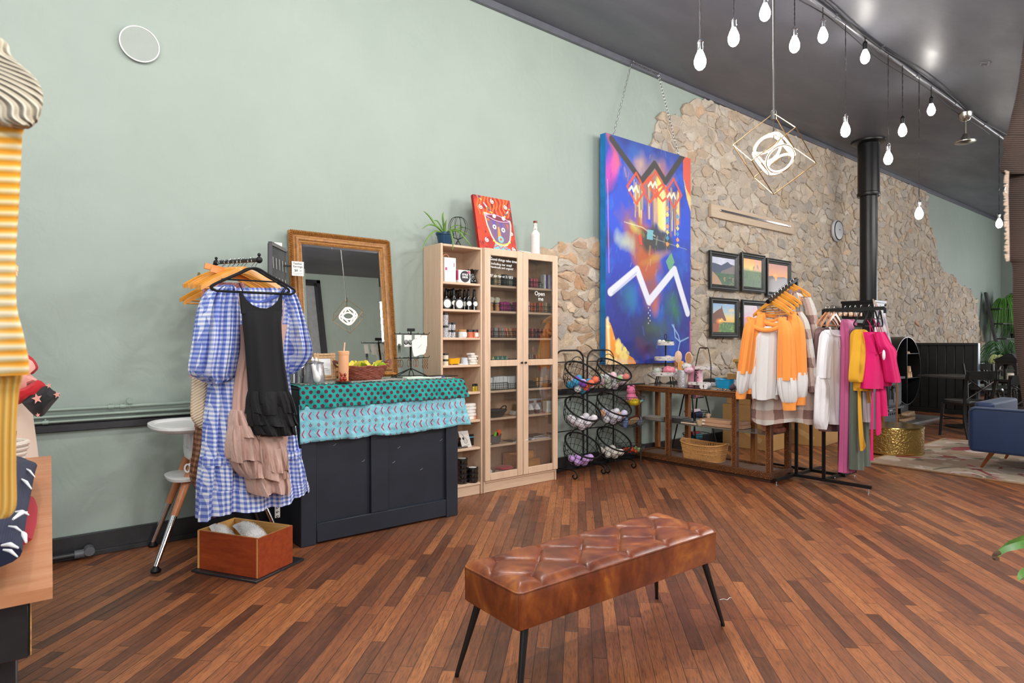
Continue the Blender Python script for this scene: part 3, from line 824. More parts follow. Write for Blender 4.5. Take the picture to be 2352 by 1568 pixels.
m=MB();R=[dshape(.98,4.1,L,W,z,e=.6)for L,W,z in((.13,.12,.53),(.16,.15,.56),(.165,.16,.62),(.15,.145,.62),(.14,.135,.585),(.001,.001,.58))];m.rings(R)
m.build('seat',M_WHITE,hc,W=1)
m=MB();R=[[V((1.13+.02*i,4.1+s_*math.cos(2*PI*k/24),z+0))+V((.018*math.sin(2*PI*k/24),0,0))for k in range(24)]for i,(z,s_)in enumerate(((.56,.15),(.65,.155),(.75,.15),(.84,.135),(.89,.1)))]
m.rings(R);m.build('backrest',M_WHITE,hc,W=1)
MB().box((.845,4.02,.655),(.035,.06,.17)).box((.83,4.02,.66),(.02,.035,.1)).build('side_bracket',M_WHITE,hc,W=1)
MB().box((.845,4.18,.655),(.035,.06,.17)).build('side_bracket',M_WHITE,hc,W=1)
m=MB();R=[dshape(.80,4.06,L,W,z)for L,W,z in((.07,.13,.448),(.09,.15,.452),(.095,.155,.468),(.085,.145,.472),(.001,.001,.466))];m.rings(R).build('footrest',M_WHITE,hc,W=1)
sb=MB().tube(smoothpts([(.85,3.97,.60),(.83,3.95,.555),(.80,3.95,.545)],4),.004).tube([(.795+.014*math.cos(a),3.94,.525+.022*math.sin(a))for a in np.arange(0,6.2,.4)],.005,6,closed=True).build('harness_buckle',M_WHITE,hc,W=1)
# ================================================================= wooden box with slippers, on a black board
bc=on_h(590,1340,0);bl=on_h(440,1313,0);br=on_h(668,1296,0)
ex=(bl-bc).normalized();ey=V((-ex.y,ex.x,0));ey=ey if ey.dot(br-bc)>0 else-ey
rzb=math.atan2(ex.y,ex.x)
t=thing('base_board','thin black board lying on the floor under the wooden box','board',bc+ex*.22+ey*.18,rzb)
LX,LY=(bl-bc).length,0.34
MB().box((0,0,.007),(LX,LY+.03,.013)).build('board',M_TRIM,t)
t.location=bc+ex*LX/2+ey*(LY/2+.01)
bx=thing('wooden_box','open plywood box stained red brown, holding white fluffy slippers','box',bc+ex*(.012+.2125)+ey*(.022+.131)+V((0,0,.0135)),rzb)
M_PLY=wood('red brown stained plywood',(128,46,18),(166,72,32),0,5,.35,.2,6);M_PLE=wood('plywood edge',(196,140,74),(226,176,108),2,8,.5);M_PLI=wood('bare plywood inside',(206,152,84),(226,176,104),0,4,.5)
BW,BD,BH,TH=.425,.262,.21,.014
for nm,c,d in(('front_panel',(0,-BD/2+TH/2,BH/2),(BW-2*TH-.001,TH,BH)),('back_panel',(0,BD/2-TH/2,BH/2),(BW-2*TH-.001,TH,BH)),('side_panel',(-BW/2+TH/2,0,BH/2),(TH,BD,BH)),('side_panel',(BW/2-TH/2,0,BH/2),(TH,BD,BH))):
    m=MB().box(c,d);p=m.build(nm,[M_PLY,M_PLE,M_PLI],bx,smooth=False)
    for f in p.data.polygons:
        n_=f.normal;cc=V(c)
        f.material_index=1 if(abs(n_.z)>.8 or(nm=='side_panel' and abs(n_.y)>.8))else(2 if n_.dot(V((cc.x,cc.y,0)))<-1e-4 else 0)
MB().box((0,0,.006),(BW-2*TH,BD-2*TH,.008)).build('bottom_panel',M_PLI,bx)
M_FUR=mat('white fur',(252,250,251),1.0,var=.05,bump=1.0,bscale=140)
M_FLEECE=mat('white foam sole',(216,214,216),.8)
def slipper(label,a,b,r_,seed):
    s_=thing('slipper',label,'slipper',a,0,'pair of fluffy white slippers')
    d_=(b-a);L=d_.length;d_.normalize();sd,up=basis(d_);up=up if up.z>0 else-up
    R=[]
    for i in range(13):
        q=i/12;w_=r_*.98*math.sin(PI*min(.95,max(.13,q)))**.5
        R.append([a+d_*(L*(q*1.15-.12))-up*(r_*.55)+sd*(w_*math.cos(t_))+up*(.010*math.sin(t_))for t_ in np.linspace(0,2*PI,15)[:-1]])
    MB().rings(R).build('sole',M_FLEECE,s_,W=1)
    m=MB();rr=random.Random(seed);R=[]
    for i in range(11):
        q=i/10;w_=r_*max(.08,math.sin(PI*q))**.6
        R.append([a+d_*(L*q)+sd*(w_*math.cos(t_))+up*(w_*.8*math.sin(t_))for t_ in np.linspace(0,2*PI,19)[:-1]])
    m.rings(R)
    for k in range(1700):
        q=rr.random();t_=rr.uniform(0,2*PI);w_=r_*max(.08,math.sin(PI*q))**.6;o_=sd*math.cos(t_)+up*math.sin(t_)
        p=a+d_*(L*q)+(sd*math.cos(t_)+up*.8*math.sin(t_))*w_*.97;h_=(o_+V((rr.uniform(-1,1),rr.uniform(-1,1),rr.uniform(-.8,.8)))*.8).normalized()*.016;c_=h_.cross(V((rr.uniform(-1,1),rr.uniform(-1,1),.3))).normalized()*.0011
        m.add([p-c_,p+c_,p+h_],[(0,1,2)])
    m.build('fur_strap',M_FUR,s_,W=1,smooth=False)
slipper('white fluffy slipper propped in the wooden box, the left one',at_d(498,1206,3.44),at_d(538,1262,3.40),.042,5)
slipper('white fluffy slipper propped in the wooden box, the right one',at_d(553,1202,3.46),at_d(612,1248,3.40),.044,6)
# ================================================================= front left table
M_TT=wood('worn orange table top',(182,112,70),(206,150,112),0,2.2,.45,.15,5)
tb=thing('work_table','worn orange-brown wooden table top on black painted legs at left edge','table',(-.5,2.45,0))
A_=on_h(121,1347,.75);B_=on_h(118,1046,.75)
XA=A_.x
m=MB().prism([(-1.1,A_.y+.03,.726),(A_.x,A_.y,.726),(B_.x,B_.y,.726),(-1.1,B_.y,.726)],(0,0,.024));m.build('table_top',M_TT,tb,W=1)
MB().box2((XA-.06,A_.y+.056,.605),(XA-.036,B_.y-.05,.7255)).box2((-1.05,A_.y+.03,.605),(XA-.036,A_.y+.055,.7255)).build('apron',M_TRIM,tb,W=1)
MB().box2((XA-.0355,A_.y+.029,.61),(XA-.0335,A_.y+.034,.72)).build('worn_edge',mat('worn yellow edge',(196,150,80),.6,var=.5,scale=60),tb,W=1)
for x,y in((XA-.09,A_.y+.1),(XA-.09,B_.y-.1),(-1.0,A_.y+.1),(-1.0,B_.y-.1)):MB().box2((x-.035,y-.04,0),(x+.035,y+.04,.7255)).build('leg',M_TRIM,tb,W=1)
def onp(px,y,h): # point at given height and world y, by its column in the photograph
    return V((xw(px,y),y,h))
# navy and red sweaters lying on the table
M_NAVY=knit_mat('navy knit',(20,25,54),(28,34,68),150,.5);M_RED=knit_mat('crimson knit',(150,22,40),(176,34,52),150,.5)
t=thing('folded_red_sweater','crimson knit folded under the navy sweater on the front left table','sweater',(-.15,2.1,.75))
R=[]
for i in range(12):
    q=i/11;y=1.88+.5*q;xr=xw(np.interp(q,[0,.3,.7,1],[74,84,87,78]),y)
    R.append([V((xr-.16+.16*math.cos(a),y,.775+.024*math.sin(a)+.002))for a in np.linspace(0,2*PI,17)[:-1]])
MB().rings(R).build('knit_body',M_RED,t,W=1)
t=thing('navy_sweater','navy knit sweater with white stripes rolled over on the front left table','sweater',(-.2,2.1,.8))
R=[];uv=[]
for i in range(24):
    q=i/23;y=1.58+1.3*q;xr=xw(np.interp(y,[1.56,1.74,1.95,2.2,2.49,2.74,2.9],[50,60,68,76,86,80,60]),y);h_=.045*math.sin(PI*min(.96,.12+q*.86))+.015
    ring=[V((xr-.19+.19*math.cos(a),y,.80+h_+h_*math.sin(a)+.006*math.sin(3*a+i*.5)))for a in np.linspace(0,2*PI,33)[:-1]]
    R.append(ring);uv+=[(k*.03,q)for k in range(32)]
MB().rings(R,uv=uv).build('knit_body',M_NAVY,t,W=1)
m=MB()
for i,(px0,py0,px1,py1,wd)in enumerate([(30,1192,62,1176,.009),(36,1175,66,1182,.007),(50,1100,72,1122,.008),(20,1208,52,1222,.005),(52,1222,60,1245,.009),(4,1252,42,1258,.008),(8,1262,40,1278,.006),(58,1075,80,1095,.006)]):
    a,b=on_h(px0,py0,.885),on_h(px1,py1,.885);mid=(a+b)/2+V((0,0,.004))
    MB().tube([a,mid,b],[wd*.25,wd*.5,wd*.2],8).build('white_stripe',cloth_mat('white wool',(226,226,230)),t,W=1)
# rope basket with antler-like tag, white parts, and rolled cloths
t=thing('rope_basket','small white coiled rope basket at the far end of the left table','basket',onp(0,2.98,.75))
c=t.location
m=MB()
for k in range(7):m.tube([c+V(((.055+.004*k)*math.cos(a),(.055+.004*k)*math.sin(a),.012+.018*k))for a in np.linspace(0,2*PI,25)[:-1]],.0105,8,closed=True)
m.build('coil',mat('natural rope',(216,204,190),.9,bump=.6,bscale=200),t,W=1)
m=MB();m.tube([c+V((.01,0,.12)),c+V((.0,0,.2))],.003);m.tube(smoothpts([c+V((-.03,0,.15)),c+V((-.0,0,.172)),c+V((.03,0,.17))],4),.003);m.tube([c+V((.04,0,.10)),c+V((.045,0,.165))],.004)
m.build('black_tie',M_INK,t,W=1)
t=thing('white_bundle','white cloth bundle between the rope basket and the navy sweater','cloth',onp(10,2.85,.75))
c=t.location
MB().ball(c+V((-.02,0,.03)),.055,sz=.55).ball(c+V((.02,-.04,.028)),.05,sz=.55).build('cloth_fold',cloth_mat('white wool',(226,226,230)),t,W=1)
# cream sheet and flag-print garment hanging behind, at the left
t=thing('cream_sheet','plain cream cloth panel hanging behind the left table','cloth',(.0,3.6,.7))
rows=px_rows([(860,-60,52),(920,-60,72),(960,-60,77),(1048,-60,89),(1150,-60,98)],V((0,3.48,1)),side)
loft_cloth(MB(),rows,side,.03,3,.004,48,61).build('cloth',cloth_mat('cream canvas',(222,202,186),.15,30),t,W=1)
t=thing('star_print_blouse','red, pink and black blouse sleeve with pink stars, hanging at far left','blouse',(.05,3.3,1.2))
Cv=Canvas(60,50,(24,22,26))
M_VC=vcol_mat('printed cloth',.85,.2,200)
m1=cloth_mat('scarlet cloth',(176,14,26));m2=cloth_mat('blush cloth',(222,158,146));m3=cloth_mat('black print cloth',(22,20,24))
P0=V((0,3.25,1));qx=lambda x,y,dy=0:on_y(x,y,3.25+dy)
def rag(name,outline,mtl,dy=0,th=.03,bulge=.02):
    n_=len(outline);cx=sum(p[0]for p in outline)/n_;cy=sum(p[1]for p in outline)/n_
    m=MB();R=[]
    pts=smoothpts([(p[0],p[1],0)for p in outline+[outline[0]]],3)[:-1]
    for s_,o_ in((0.0,-bulge-th/2),(.55,-bulge*.8-th/2),(.9,-th*.35),(1,0),(.9,th*.35),(0,th/2)):
        R.append([qx(cx+(p.x-cx)*max(s_,.001),cy+(p.y-cy)*max(s_,.001),dy+o_)for p in pts])
    m.rings(R).build(name,mtl,t,W=1)
rag('sleeve_top',[(20,815),(66,815),(88,842),(80,855),(72,860),(50,862),(20,850)],m1,.03)
rag('sleeve_band',[(20,830),(66,824),(82,845),(70,858),(88,876),(60,888),(62,900),(20,905)],m2,0)
rag('sleeve_fold',[(30,895),(58,888),(86,872),(106,887),(92,908),(70,912),(52,925),(30,928)],m1,-.02)
rag('cuff',[(50,925),(72,906),(104,886),(122,896),(137,908),(120,930),(104,950),(92,957),(76,952)],m3,-.04)
m=MB()
def star(cx,cy,r,dy):
    p=[]
    for k in range(10):
        rr=r if k%2==0 else r*.42;a=PI/2+k*PI/5+.25;p.append(qx(cx+rr*math.cos(a),cy-rr*math.sin(a),dy))
    m.prism(p,(0,-.003,0))
star(85,915,13,-.078);star(131,906,9,-.06);star(87,953,6,-.066);star(112,885,7,-.05)
m.build('star_print',m2,t,W=1)
# ================================================================= foreground knit sleeve at the left edge (near the lens)
def dist_rows(rows,d):
    return[(at_d(a,y,d),at_d(b,y,d))for y,a,b in rows]
t=thing('striped_sweater','ribbed cream and orange knit sweater hanging closest at the left edge','sweater',at_d(10,500,.62))
def stripe_mat():
    t=NT('cream orange rib',.9);v=t.coord('Object');s=t.n('SeparateXYZ',{0:t.n('TexCoord').outputs['UV']})
    w=t.math('SINE',t.math('MULTIPLY',s.outputs[1],560));f=t.noise(t.coord('Object',(1,1,.5)),9,3)
    c=t.ramp(t.math('ADD',t.math('MULTIPLY',w,.22),f),[(.3,rgb(226,150,34)),(.52,rgb(226,186,108)),(.72,rgb(222,208,178))])
    t.set('Base Color',c);t.bump(w,.35,.003);return t.m
M_STR=stripe_mat();M_CRM=NT('cream rib',.9);s=M_CRM.n('SeparateXYZ',{0:M_CRM.n('TexCoord').outputs['UV']});w_=M_CRM.math('SINE',M_CRM.math('MULTIPLY',s.outputs[0],520))
M_CRM.set('Base Color',M_CRM.ramp(w_,[(.2,rgb(196,184,162)),(.8,rgb(222,214,196))]));M_CRM.bump(w_,.8,.005);M_CRM=M_CRM.m
D=.62;RL=ray(40,600).normalized()
loft_cloth(MB(),dist_rows([(40,-480,-120),(90,-480,6),(130,-480,28),(175,-300,78),(210,-160,98),(245,-60,99),(275,-40,90),(292,30,70)],D),RGT,.014,5,.002,64,70,normal=RL).build('cuff',M_CRM,t,W=1)
loft_cloth(MB(),dist_rows([(205,-480,60),(260,-480,66),(310,-480,50),(400,-480,45),(500,-480,39),(600,-480,34),(700,-480,36),(760,-480,50),(820,-480,63),(860,-480,66)],D+.01),RGT,.014,4,.002,64,71,normal=RL).build('sleeve',M_STR,t,W=1)
loft_cloth(MB(),dist_rows([(855,-480,52),(872,-480,50),(900,-480,44),(980,-480,38),(1080,-480,37),(1160,-480,37),(1186,-480,22)],D+.02),RGT,.014,6,.002,64,72,normal=RL).build('body',knit_mat('golden rib knit',(214,150,44),(232,190,104),130,.5),t,W=1)
# ================================================================= tufted leather bench
def leather():
    t=NT('patinated tan leather',.34);v=t.coord('Object',(1,1,.6))
    n1=t.noise(v,3.2,5,.6,1.6);n2=t.noise(v,11,4,.65,.8)
    f=t.math('ADD',t.math('MULTIPLY',n1,.7),t.math('MULTIPLY',n2,.35))
    t.set('Base Color',t.ramp(f,[(.34,rgb(70,32,18)),(.48,rgb(106,50,26)),(.58,rgb(132,68,30)),(.7,rgb(174,106,42))]))
    t.set('Roughness',t.ramp(n2,[(.3,(.28,)*3+(1,)),(.7,(.42,)*3+(1,))]))
    t.bump(t.math('ADD',t.math('MULTIPLY',t.n('TexVoronoi',{'Vector':t.coord('Object'),'Scale':420.0}).outputs[0],.2),t.noise(v,26,3)),.16,.004)
    return t.m
M_LEA=leather()
bn=thing('tufted_bench','brown leather tufted bench on four black splayed legs in the foreground','bench',(1.872,1.742,0),-.022)
BL_,BW_,Z0,Z1=.556,.166,.284,.412
m=MB();R=[]
def rrect(ins,z,r=.022,n=5):
    P=[];X,Y=BL_-ins,BW_-ins;rr_=max(.003,r-ins)
    for cx,cy,a0 in((X-rr_,Y-rr_,0),(-X+rr_,Y-rr_,PI/2),(-X+rr_,-Y+rr_,PI),(X-rr_,-Y+rr_,1.5*PI)):
        for k in range(n+1):a=a0+PI/2*k/n;P.append(V((cx+rr_*math.cos(a),cy+rr_*math.sin(a),z)))
    return P
for ins,z in((.05,Z0-.001),(.008,Z0),(.001,Z0+.005),(-.002,Z0+.03),(-.003,(Z0+Z1)/2),(-.002,Z1-.03),(.0,Z1-.004),(.002,Z1)):R.append(rrect(ins,z))
m.rings(R).build('seat_box',M_LEA,bn)
# tufted top
NX,NY=220,72
bt=[]
for u in(.1,.3,.5,.7,.9):
    for v_ in(.19,.81):bt.append((u,v_))
for u in(.2,.4,.6,.8):bt.append((u,.5))
bt+=[(0.0,.5),(1.0,.5)]
toP=lambda u,v_:np.array([(u-.5)*2*BL_,(v_-.5)*2*BW_])
B_pts=[toP(*b)for b in bt]
segs=[]
for i,a in enumerate(bt):
    for b in bt[i+1:]:
        if abs(abs(a[0]-b[0])-.1)<.01 and abs(abs(a[1]-b[1])-.31)<.02:segs.append((toP(*a),toP(*b)))
for u in(.1,.3,.5,.7,.9):segs.append((toP(u,.19),toP(u,0)));segs.append((toP(u,.81),toP(u,1)))
XX,YY=np.meshgrid(np.linspace(-BL_,BL_,NX+1),np.linspace(-BW_,BW_,NY+1))
dist=np.full_like(XX,9.0)
for a,b in segs:
    d_=b-a;L=(d_**2).sum();tt=np.clip(((XX-a[0])*d_[0]+(YY-a[1])*d_[1])/L,0,1);dd=np.hypot(XX-a[0]-tt*d_[0],YY-a[1]-tt*d_[1]);dist=np.minimum(dist,dd)
edge=np.minimum(BL_-np.abs(XX),BW_-np.abs(YY))
ZZ=Z1+.020*(1-np.exp(-edge/.018))+np.minimum(edge/.03,1)*(.0095*(1-np.exp(-dist/.018))-.0045*np.exp(-(dist/.0035)**2))
for p in B_pts[:-2]:
    r2=(XX-p[0])**2+(YY-p[1])**2;ZZ-=.011*np.exp(-r2/.020**2)+.004*np.exp(-r2/.009**2)
vs=[(float(XX[j,i]),float(YY[j,i]),float(ZZ[j,i]))for j in range(NY+1)for i in range(NX+1)]
# soften plan corners
cv_=[]
for x,y,z in vs:
    cx,cy=BL_-.022,BW_-.022
    if abs(x)>cx and abs(y)>cy:
        dx,dy=abs(x)-cx,abs(y)-cy;L=math.hypot(dx,dy);mx_=max(dx,dy)
        if L>1e-9:x=math.copysign(cx+dx*mx_/L,x);y=math.copysign(cy+dy*mx_/L,y)
    cv_.append((x,y,z))
fs=[(j*(NX+1)+i,j*(NX+1)+i+1,(j+1)*(NX+1)+i+1,(j+1)*(NX+1)+i)for j in range(NY)for i in range(NX)]
o=MB().add(cv_,fs).build('tufted_top',M_LEA,bn);o.data.polygons.foreach_set('use_smooth',[True]*len(o.data.polygons))
for p in B_pts[:-2]:
    zb=Z1+.020+.0095-.006-.0125
    MB().lathe([(.0001,-.003),(.0085,-.003),(.0095,0),(.007,.003),(.0001,.0042)],(p[0],p[1],zb-.002),18).build('button',M_LEA,bn)
MB().tube(rrect(-.001,Z1+.001),.0035,8,closed=True).build('piping',M_LEA,bn)
m=MB()
for sx in(-1,1):
    for sy in(-1,1):m.tube([(sx*(BL_-.0055),sy*(BW_-.0055),Z0+.004),(sx*(BL_-.0045),sy*(BW_-.0045),Z1)],.0022,6)
m.build('corner_seam',M_LEA,bn)
for sx in(-1,1):
    for sy in(-1,1):
        l=MB().tube([(sx*.505,sy*.135,Z0+.001),(sx*.574,sy*.182,.012)],[.0145,.008],20).build('leg',mat('satin black leg',(18,18,20),.35,var=.1),bn)
        MB().tube([(sx*.574,sy*.182,.012),(sx*.5755,sy*.183,0.0)],.0085,16).build('foot_cap',M_BLACK,l)
t=thing('thread','tiny curl of white thread lying on the floor right of the bench','thread',on_h(1665,1375,0))
MB().tube(smoothpts([on_h(x,y,.002)for x,y in((1653,1377),(1662,1375),(1670,1377),(1676,1372),(1680,1373))],4),.0012,5).build('strand',M_PAPER,t,W=1)
# ================================================================= counter
CX0,CX1,CYF,CYB,CH=1.372,2.515,3.73,4.34,0.975
M_NAVYP=mat('midnight navy paint',(28,34,46),0.5,var=.18,scale=5,bump=.25,bscale=18)
ct=thing('counter','midnight navy panelled counter draped with two patterned cloths','counter',((CX0+CX1)/2,CYF,0))
MB().box2((CX0,CYF+.022,.004),(CX1,CYB,CH-.02)).build('body',M_NAVYP,ct,W=1)
m=MB()
st=.10
xm=xw(873,CYF)
for a,b in(((CX0,0.0),(CX0+st,CH-.02)),((CX1-st,0.0),(CX1,CH-.02)),((xm-.065,.13),(xm+.065,CH-.02))):m.box2((a[0],CYF,a[1]),(b[0],CYF+.022,b[1]))
m.build('stile',M_NAVYP,ct,W=1)
MB().box2((CX0+st,CYF,.012),(CX1-st,CYF+.022,.13)).build('rail',M_NAVYP,ct,W=1)
MB().box2((CX0+st,CYF,CH-.12),(CX1-st,CYF+.022,CH-.02)).build('rail',M_NAVYP,ct,W=1)
MB().box2((CX0-.01,CYF-.012,CH-.02),(CX1+.005,CYB+.01,CH)).build('counter_top',M_NAVYP,ct,W=1)
m=MB();rr=random.Random(4)
for px,py in((912,823),(765,823),(1010,823)):pass
for px,py in((765,1023),(1010,1012),(913,1029),(901,1063),(965,1079),(831,1060)):
    q=on_y(px,py,CYF+.020);m.tube(smoothpts([q,q+V((.012,0,.004)),q+V((.02,0,.011))],3),.0012,5)
m.build('scratch',mat('bare scratch',(150,152,158),.6),ct,W=1)
# cloths
def dots_mat():
    t=NT('teal cloth with plum dots',.8);s=t.n('SeparateXYZ',{0:t.n('TexCoord').outputs['UV']})
    P=.047
    v=t.math('DIVIDE',s.outputs[1],P*.62);r=t.math('FLOOR',v)
    u=t.math('ADD',t.math('DIVIDE',s.outputs[0],P),t.math('MULTIPLY',t.math('MODULO',r,2.0),.5))
    du=t.math('SUBTRACT',t.math('FRACT',u),.5);dv=t.math('MULTIPLY',t.math('SUBTRACT',t.math('FRACT',v),.5),.62)
    d=t.math('SQRT',t.math('ADD',t.math('MULTIPLY',du,du),t.math('MULTIPLY',dv,dv)))
    t.set('Base Color',t.mix(t.n('MapRange',{0:d,1:.24,2:.27,3:1.0,4:0.0}).outputs[0],rgb(10,150,142),rgb(82,28,54)))
    t.bump(t.noise(t.coord('Object'),14,3),.4,.01);return t.m
def ikat_mat():
    t=NT('pale blue diamond print cloth',.8);s=t.n('SeparateXYZ',{0:t.n('TexCoord').outputs['UV']});nz=t.noise(t.coord('Object'),30,3)
    P=.048;VH=.108
    u=t.math('DIVIDE',s.outputs[0],P);v=t.math('FRACT',t.math('DIVIDE',s.outputs[1],VH))
    fu=t.math('SUBTRACT',t.math('FRACT',u),.5)
    # diamonds at v=.22, slanted brush marks at v=.66
    d1=t.math('ADD',t.math('MULTIPLY',t.math('ABSOLUTE',fu),1.0),t.math('MULTIPLY',t.math('ABSOLUTE',t.math('SUBTRACT',v,.2)),1.7))
    dia=t.n('MapRange',{0:t.math('ABSOLUTE',t.math('SUBTRACT',d1,.14)),1:.035,2:.055,3:1.,4:0.}).outputs[0]
    halo=t.n('MapRange',{0:d1,1:.2,2:.38,3:.5,4:0.}).outputs[0]
    vv=t.math('SUBTRACT',v,.67);bend=t.math('SUBTRACT',t.math('MULTIPLY',t.math('ABSOLUTE',vv),1.3),.22)
    mk=t.math('ABSOLUTE',t.math('SUBTRACT',fu,bend))
    mark=t.math('MULTIPLY',t.n('MapRange',{0:mk,1:.07,2:.11,3:1.,4:0.}).outputs[0],t.n('MapRange',{0:t.math('ABSOLUTE',vv),1:.2,2:.24,3:1.,4:0.}).outputs[0])
    c=t.mix(t.math('MULTIPLY',halo,nz),t.ramp(nz,[(.3,rgb(104,176,196)),(.7,rgb(146,204,216))]),rgb(96,104,108))
    c=t.mix(dia,c,rgb(150,34,78));c=t.mix(mark,c,rgb(176,44,92))
    t.set('Base Color',c);t.bump(t.noise(t.coord('Object'),18,4),.8,.015);return t.m
M_DOT,M_IKAT=dots_mat(),ikat_mat()
def drape(name,label,ztop,pts_bot,m_,off,topback=True,seed=1,uvoff=0):
    """cloth that lies on the counter top and hangs over the front and the right end"""
    t=thing(name,label,'cloth',(2.0,CYF,ztop),group='cloths draped over the counter')
    nx=120;rd=random.Random(seed);ph=[rd.uniform(0,6)for _ in range(4)]
    X0,X1=CX0-.02,CX1+.03
    cols_=[]
    for i in range(nx+1):
        q=i/nx;x=lerp(X0,X1,q);zb=np.interp(q,[p[0]for p in pts_bot],[p[1]for p in pts_bot])
        line=[]
        if topback:line+=[(x,CYB-.1,CH+.003+off*.3),(x,CYF+.12,CH+.003+off*.3)]
        line+=[(x,CYF-.006,CH+.003),(x,CYF-.016-off,CH-.008)]if topback else[(x,CYF-.016-off,ztop)]
        for k in range(1,15):
            s_=k/14;z=lerp(ztop if not topback else CH-.008,zb,s_)
            a_=.011*s_;y=CYF-.018-off-.012*s_-a_*(math.sin(q*34+ph[0]+2*s_)+.6*math.sin(q*71+ph[1]-3*s_)+.5*math.sin(q*13+ph[2]))-.002*math.sin(z*90+q*40)
            y=min(y,CYF-.014-off*.5)
            xo=x+max(0,(q-.9)/.1)*.055*s_
            line.append((xo,y,z))
        cols_.append(line)
    # right end
    xe=CX1+.025+off
    for j in range(1,9):
        q=j/8;y=lerp(CYF-.02,CYB-.05,q);zb=pts_bot[-1][1]+.02+.03*math.sin(q*9)
        line=[]
        if topback:line+=[(xe-.03,y,CH+.003),(xe-.02,y,CH+.003),(xe-.01,y,CH+.003),(xe,y,CH-.01)]
        else:line+=[(xe,y,ztop)]
        for k in range(1,15):
            s_=k/14;line.append((xe+.05*s_*(1-q*.6)+.01*s_*math.sin(q*20+ph[3]),y,lerp(ztop if not topback else CH-.01,zb,s_)))
        cols_.append(line)
    n_=len(cols_[0]);R=[];uv=[];
    for line in cols_:R.append([V(p)for p in line])
    us=[0]
    for i in range(1,len(R)):us.append(us[-1]+(R[i][4]-R[i-1][4]).length)
    for i,line in enumerate(R):
        v_=0
        for k,p in enumerate(line):
            if k:v_+=(p-line[k-1]).length
            uv.append((us[i],v_+uvoff))
    mb=MB().rings(R,cap=False,closed=False,uv=uv)
    o=mb.build('cloth',m_,t,W=1);md=o.modifiers.new('Solidify','SOLIDIFY');md.thickness=.0025;md.offset=1
    return t
bot2=[(x,on_y(lerp(690,1074,x),y,CYF-.03).z)for x,y in((0,1020),(.12,1012),(.3,1008),(.4,1000),(.5,1000),(.62,996),(.75,988),(.86,982),(.93,976),(1.0,975))]
bot1=[(x,on_y(lerp(685,1066,x),y,CYF-.03).z)for x,y in((0,941),(.3,932),(.5,926),(.75,918),(1.0,912))]
drape('patterned_cloth','pale blue cloth with plum diamonds and brush marks hanging below the dotted one',.87,bot2,M_IKAT,.006,topback=False,seed=3)
drape('dotted_cloth','teal cloth with dark plum polka dots draped over the counter top',CH,bot1,M_DOT,.012,seed=1,uvoff=-.61)
t=thing('counter_runner','speckled grey green runner lying along the counter top','cloth',(2.0,3.95,CH+.008))
def speck():
    t=NT('speckled runner',.8);v=t.coord('Object');
    t.set('Base Color',t.ramp(t.noise(v,90,2),[(.42,rgb(60,74,72)),(.5,rgb(150,158,150)),(.62,rgb(196,200,190))]));return t.m
M_SPK=speck();MB().box((1.95,4.0,CH+.011),(1.12,.46,.005)).build('runner',M_SPK,t,W=1)
TOP=CH+.0145
def ctop(px,y):return V((xw(px,y),y,TOP))
# ================================================================= mirror
M_GOLD=wood('antique gold',(120,78,38),(180,126,66),2,30,.38,.5,1)
M_GOLDB=mat('bright gold bead',(196,140,62),.3,.6,var=.2,scale=40)
M_GOLDR=mat('gold rope moulding',(168,112,52),.35,.5,var=.25,scale=60)
mir=thing('mirror','large mirror in a carved gold frame leaning on the wall behind the counter','mirror',(1.9,4.3,TOP))
MX0,MX1,MH=1.512,2.288,1.045
al=math.radians(7.4);yb=4.375-.02-MH*math.sin(al)
U=V((0,math.sin(al),math.cos(al)));Nn=V((0,-math.cos(al),math.sin(al))) # Nn faces the room
def mp(x,s_,d):return V((x,yb,TOP))+U*s_+Nn*d
def frame_loop(prof,fw,name,mt):
    """sweep profile (inset, height) mitred around the frame"""
    cs=[]
    for ins,hh in prof:
        cs.append([mp(MX0+ins,ins,hh),mp(MX1-ins,ins,hh),mp(MX1-ins,MH-ins,hh),mp(MX0+ins,MH-ins,hh)])
    vs=[];fs=[];n=len(cs)
    for i in range(4):
        for c in cs:vs.append(c[i])
    for i in range(4):
        j=(i+1)%4
        for k in range(n-1):fs.append((i*n+k,i*n+k+1,j*n+k+1,j*n+k))
    MB().add(vs,fs).build(name,mt,mir,W=1)
frame_loop([(0,-.012),(0,.012),(.012,.022),(.022,.022),(.03,.012),(.04,.012),(.048,.022),(.062,.024),(.07,.014),(.082,.012),(.09,.004),(.092,-.012)],.09,'frame',M_GOLD)
m=MB()
def rope(ins,r,hh,step):
    cs=[mp(MX0+ins,ins,hh),mp(MX1-ins,ins,hh),mp(MX1-ins,MH-ins,hh),mp(MX0+ins,MH-ins,hh)]
    for i in range(4):
        a,b=cs[i],cs[(i+1)%4];L=(b-a).length;k=int(L/step);d=(b-a)/L;sd=d.cross(Nn).normalized()
        for q in range(k):
            c=a+d*(L*(q+.5)/k);m.tube([c-sd*r-d*step*.5,c+Nn*r*.9-d*0,c+sd*r+d*step*.5],step*.42,6)
rope(.012,.012,.018,.0125)
m.build('rope_edge',M_GOLDR,mir,W=1)
m=MB()
cs=[mp(MX0+.078,.078,.014),mp(MX1-.078,.078,.014),mp(MX1-.078,MH-.078,.014),mp(MX0+.078,MH-.078,.014)]
for i in range(4):
    a,b=cs[i],cs[(i+1)%4];L=(b-a).length;k=int(L/.0105)
    for q in range(k):m.ball(a+(b-a)*((q+.5)/k),.0042,n=6)
m.build('bead_row',M_GOLDB,mir,W=1)
gm=NT('mirror glass',.0,1.0);gm.set('Base Color',(.88,.9,.88,1));gm=gm.m
i0=.088
m=MB();b_=.018
o_=[mp(MX0+i0,i0,.002),mp(MX1-i0,i0,.002),mp(MX1-i0,MH-i0,.002),mp(MX0+i0,MH-i0,.002)]
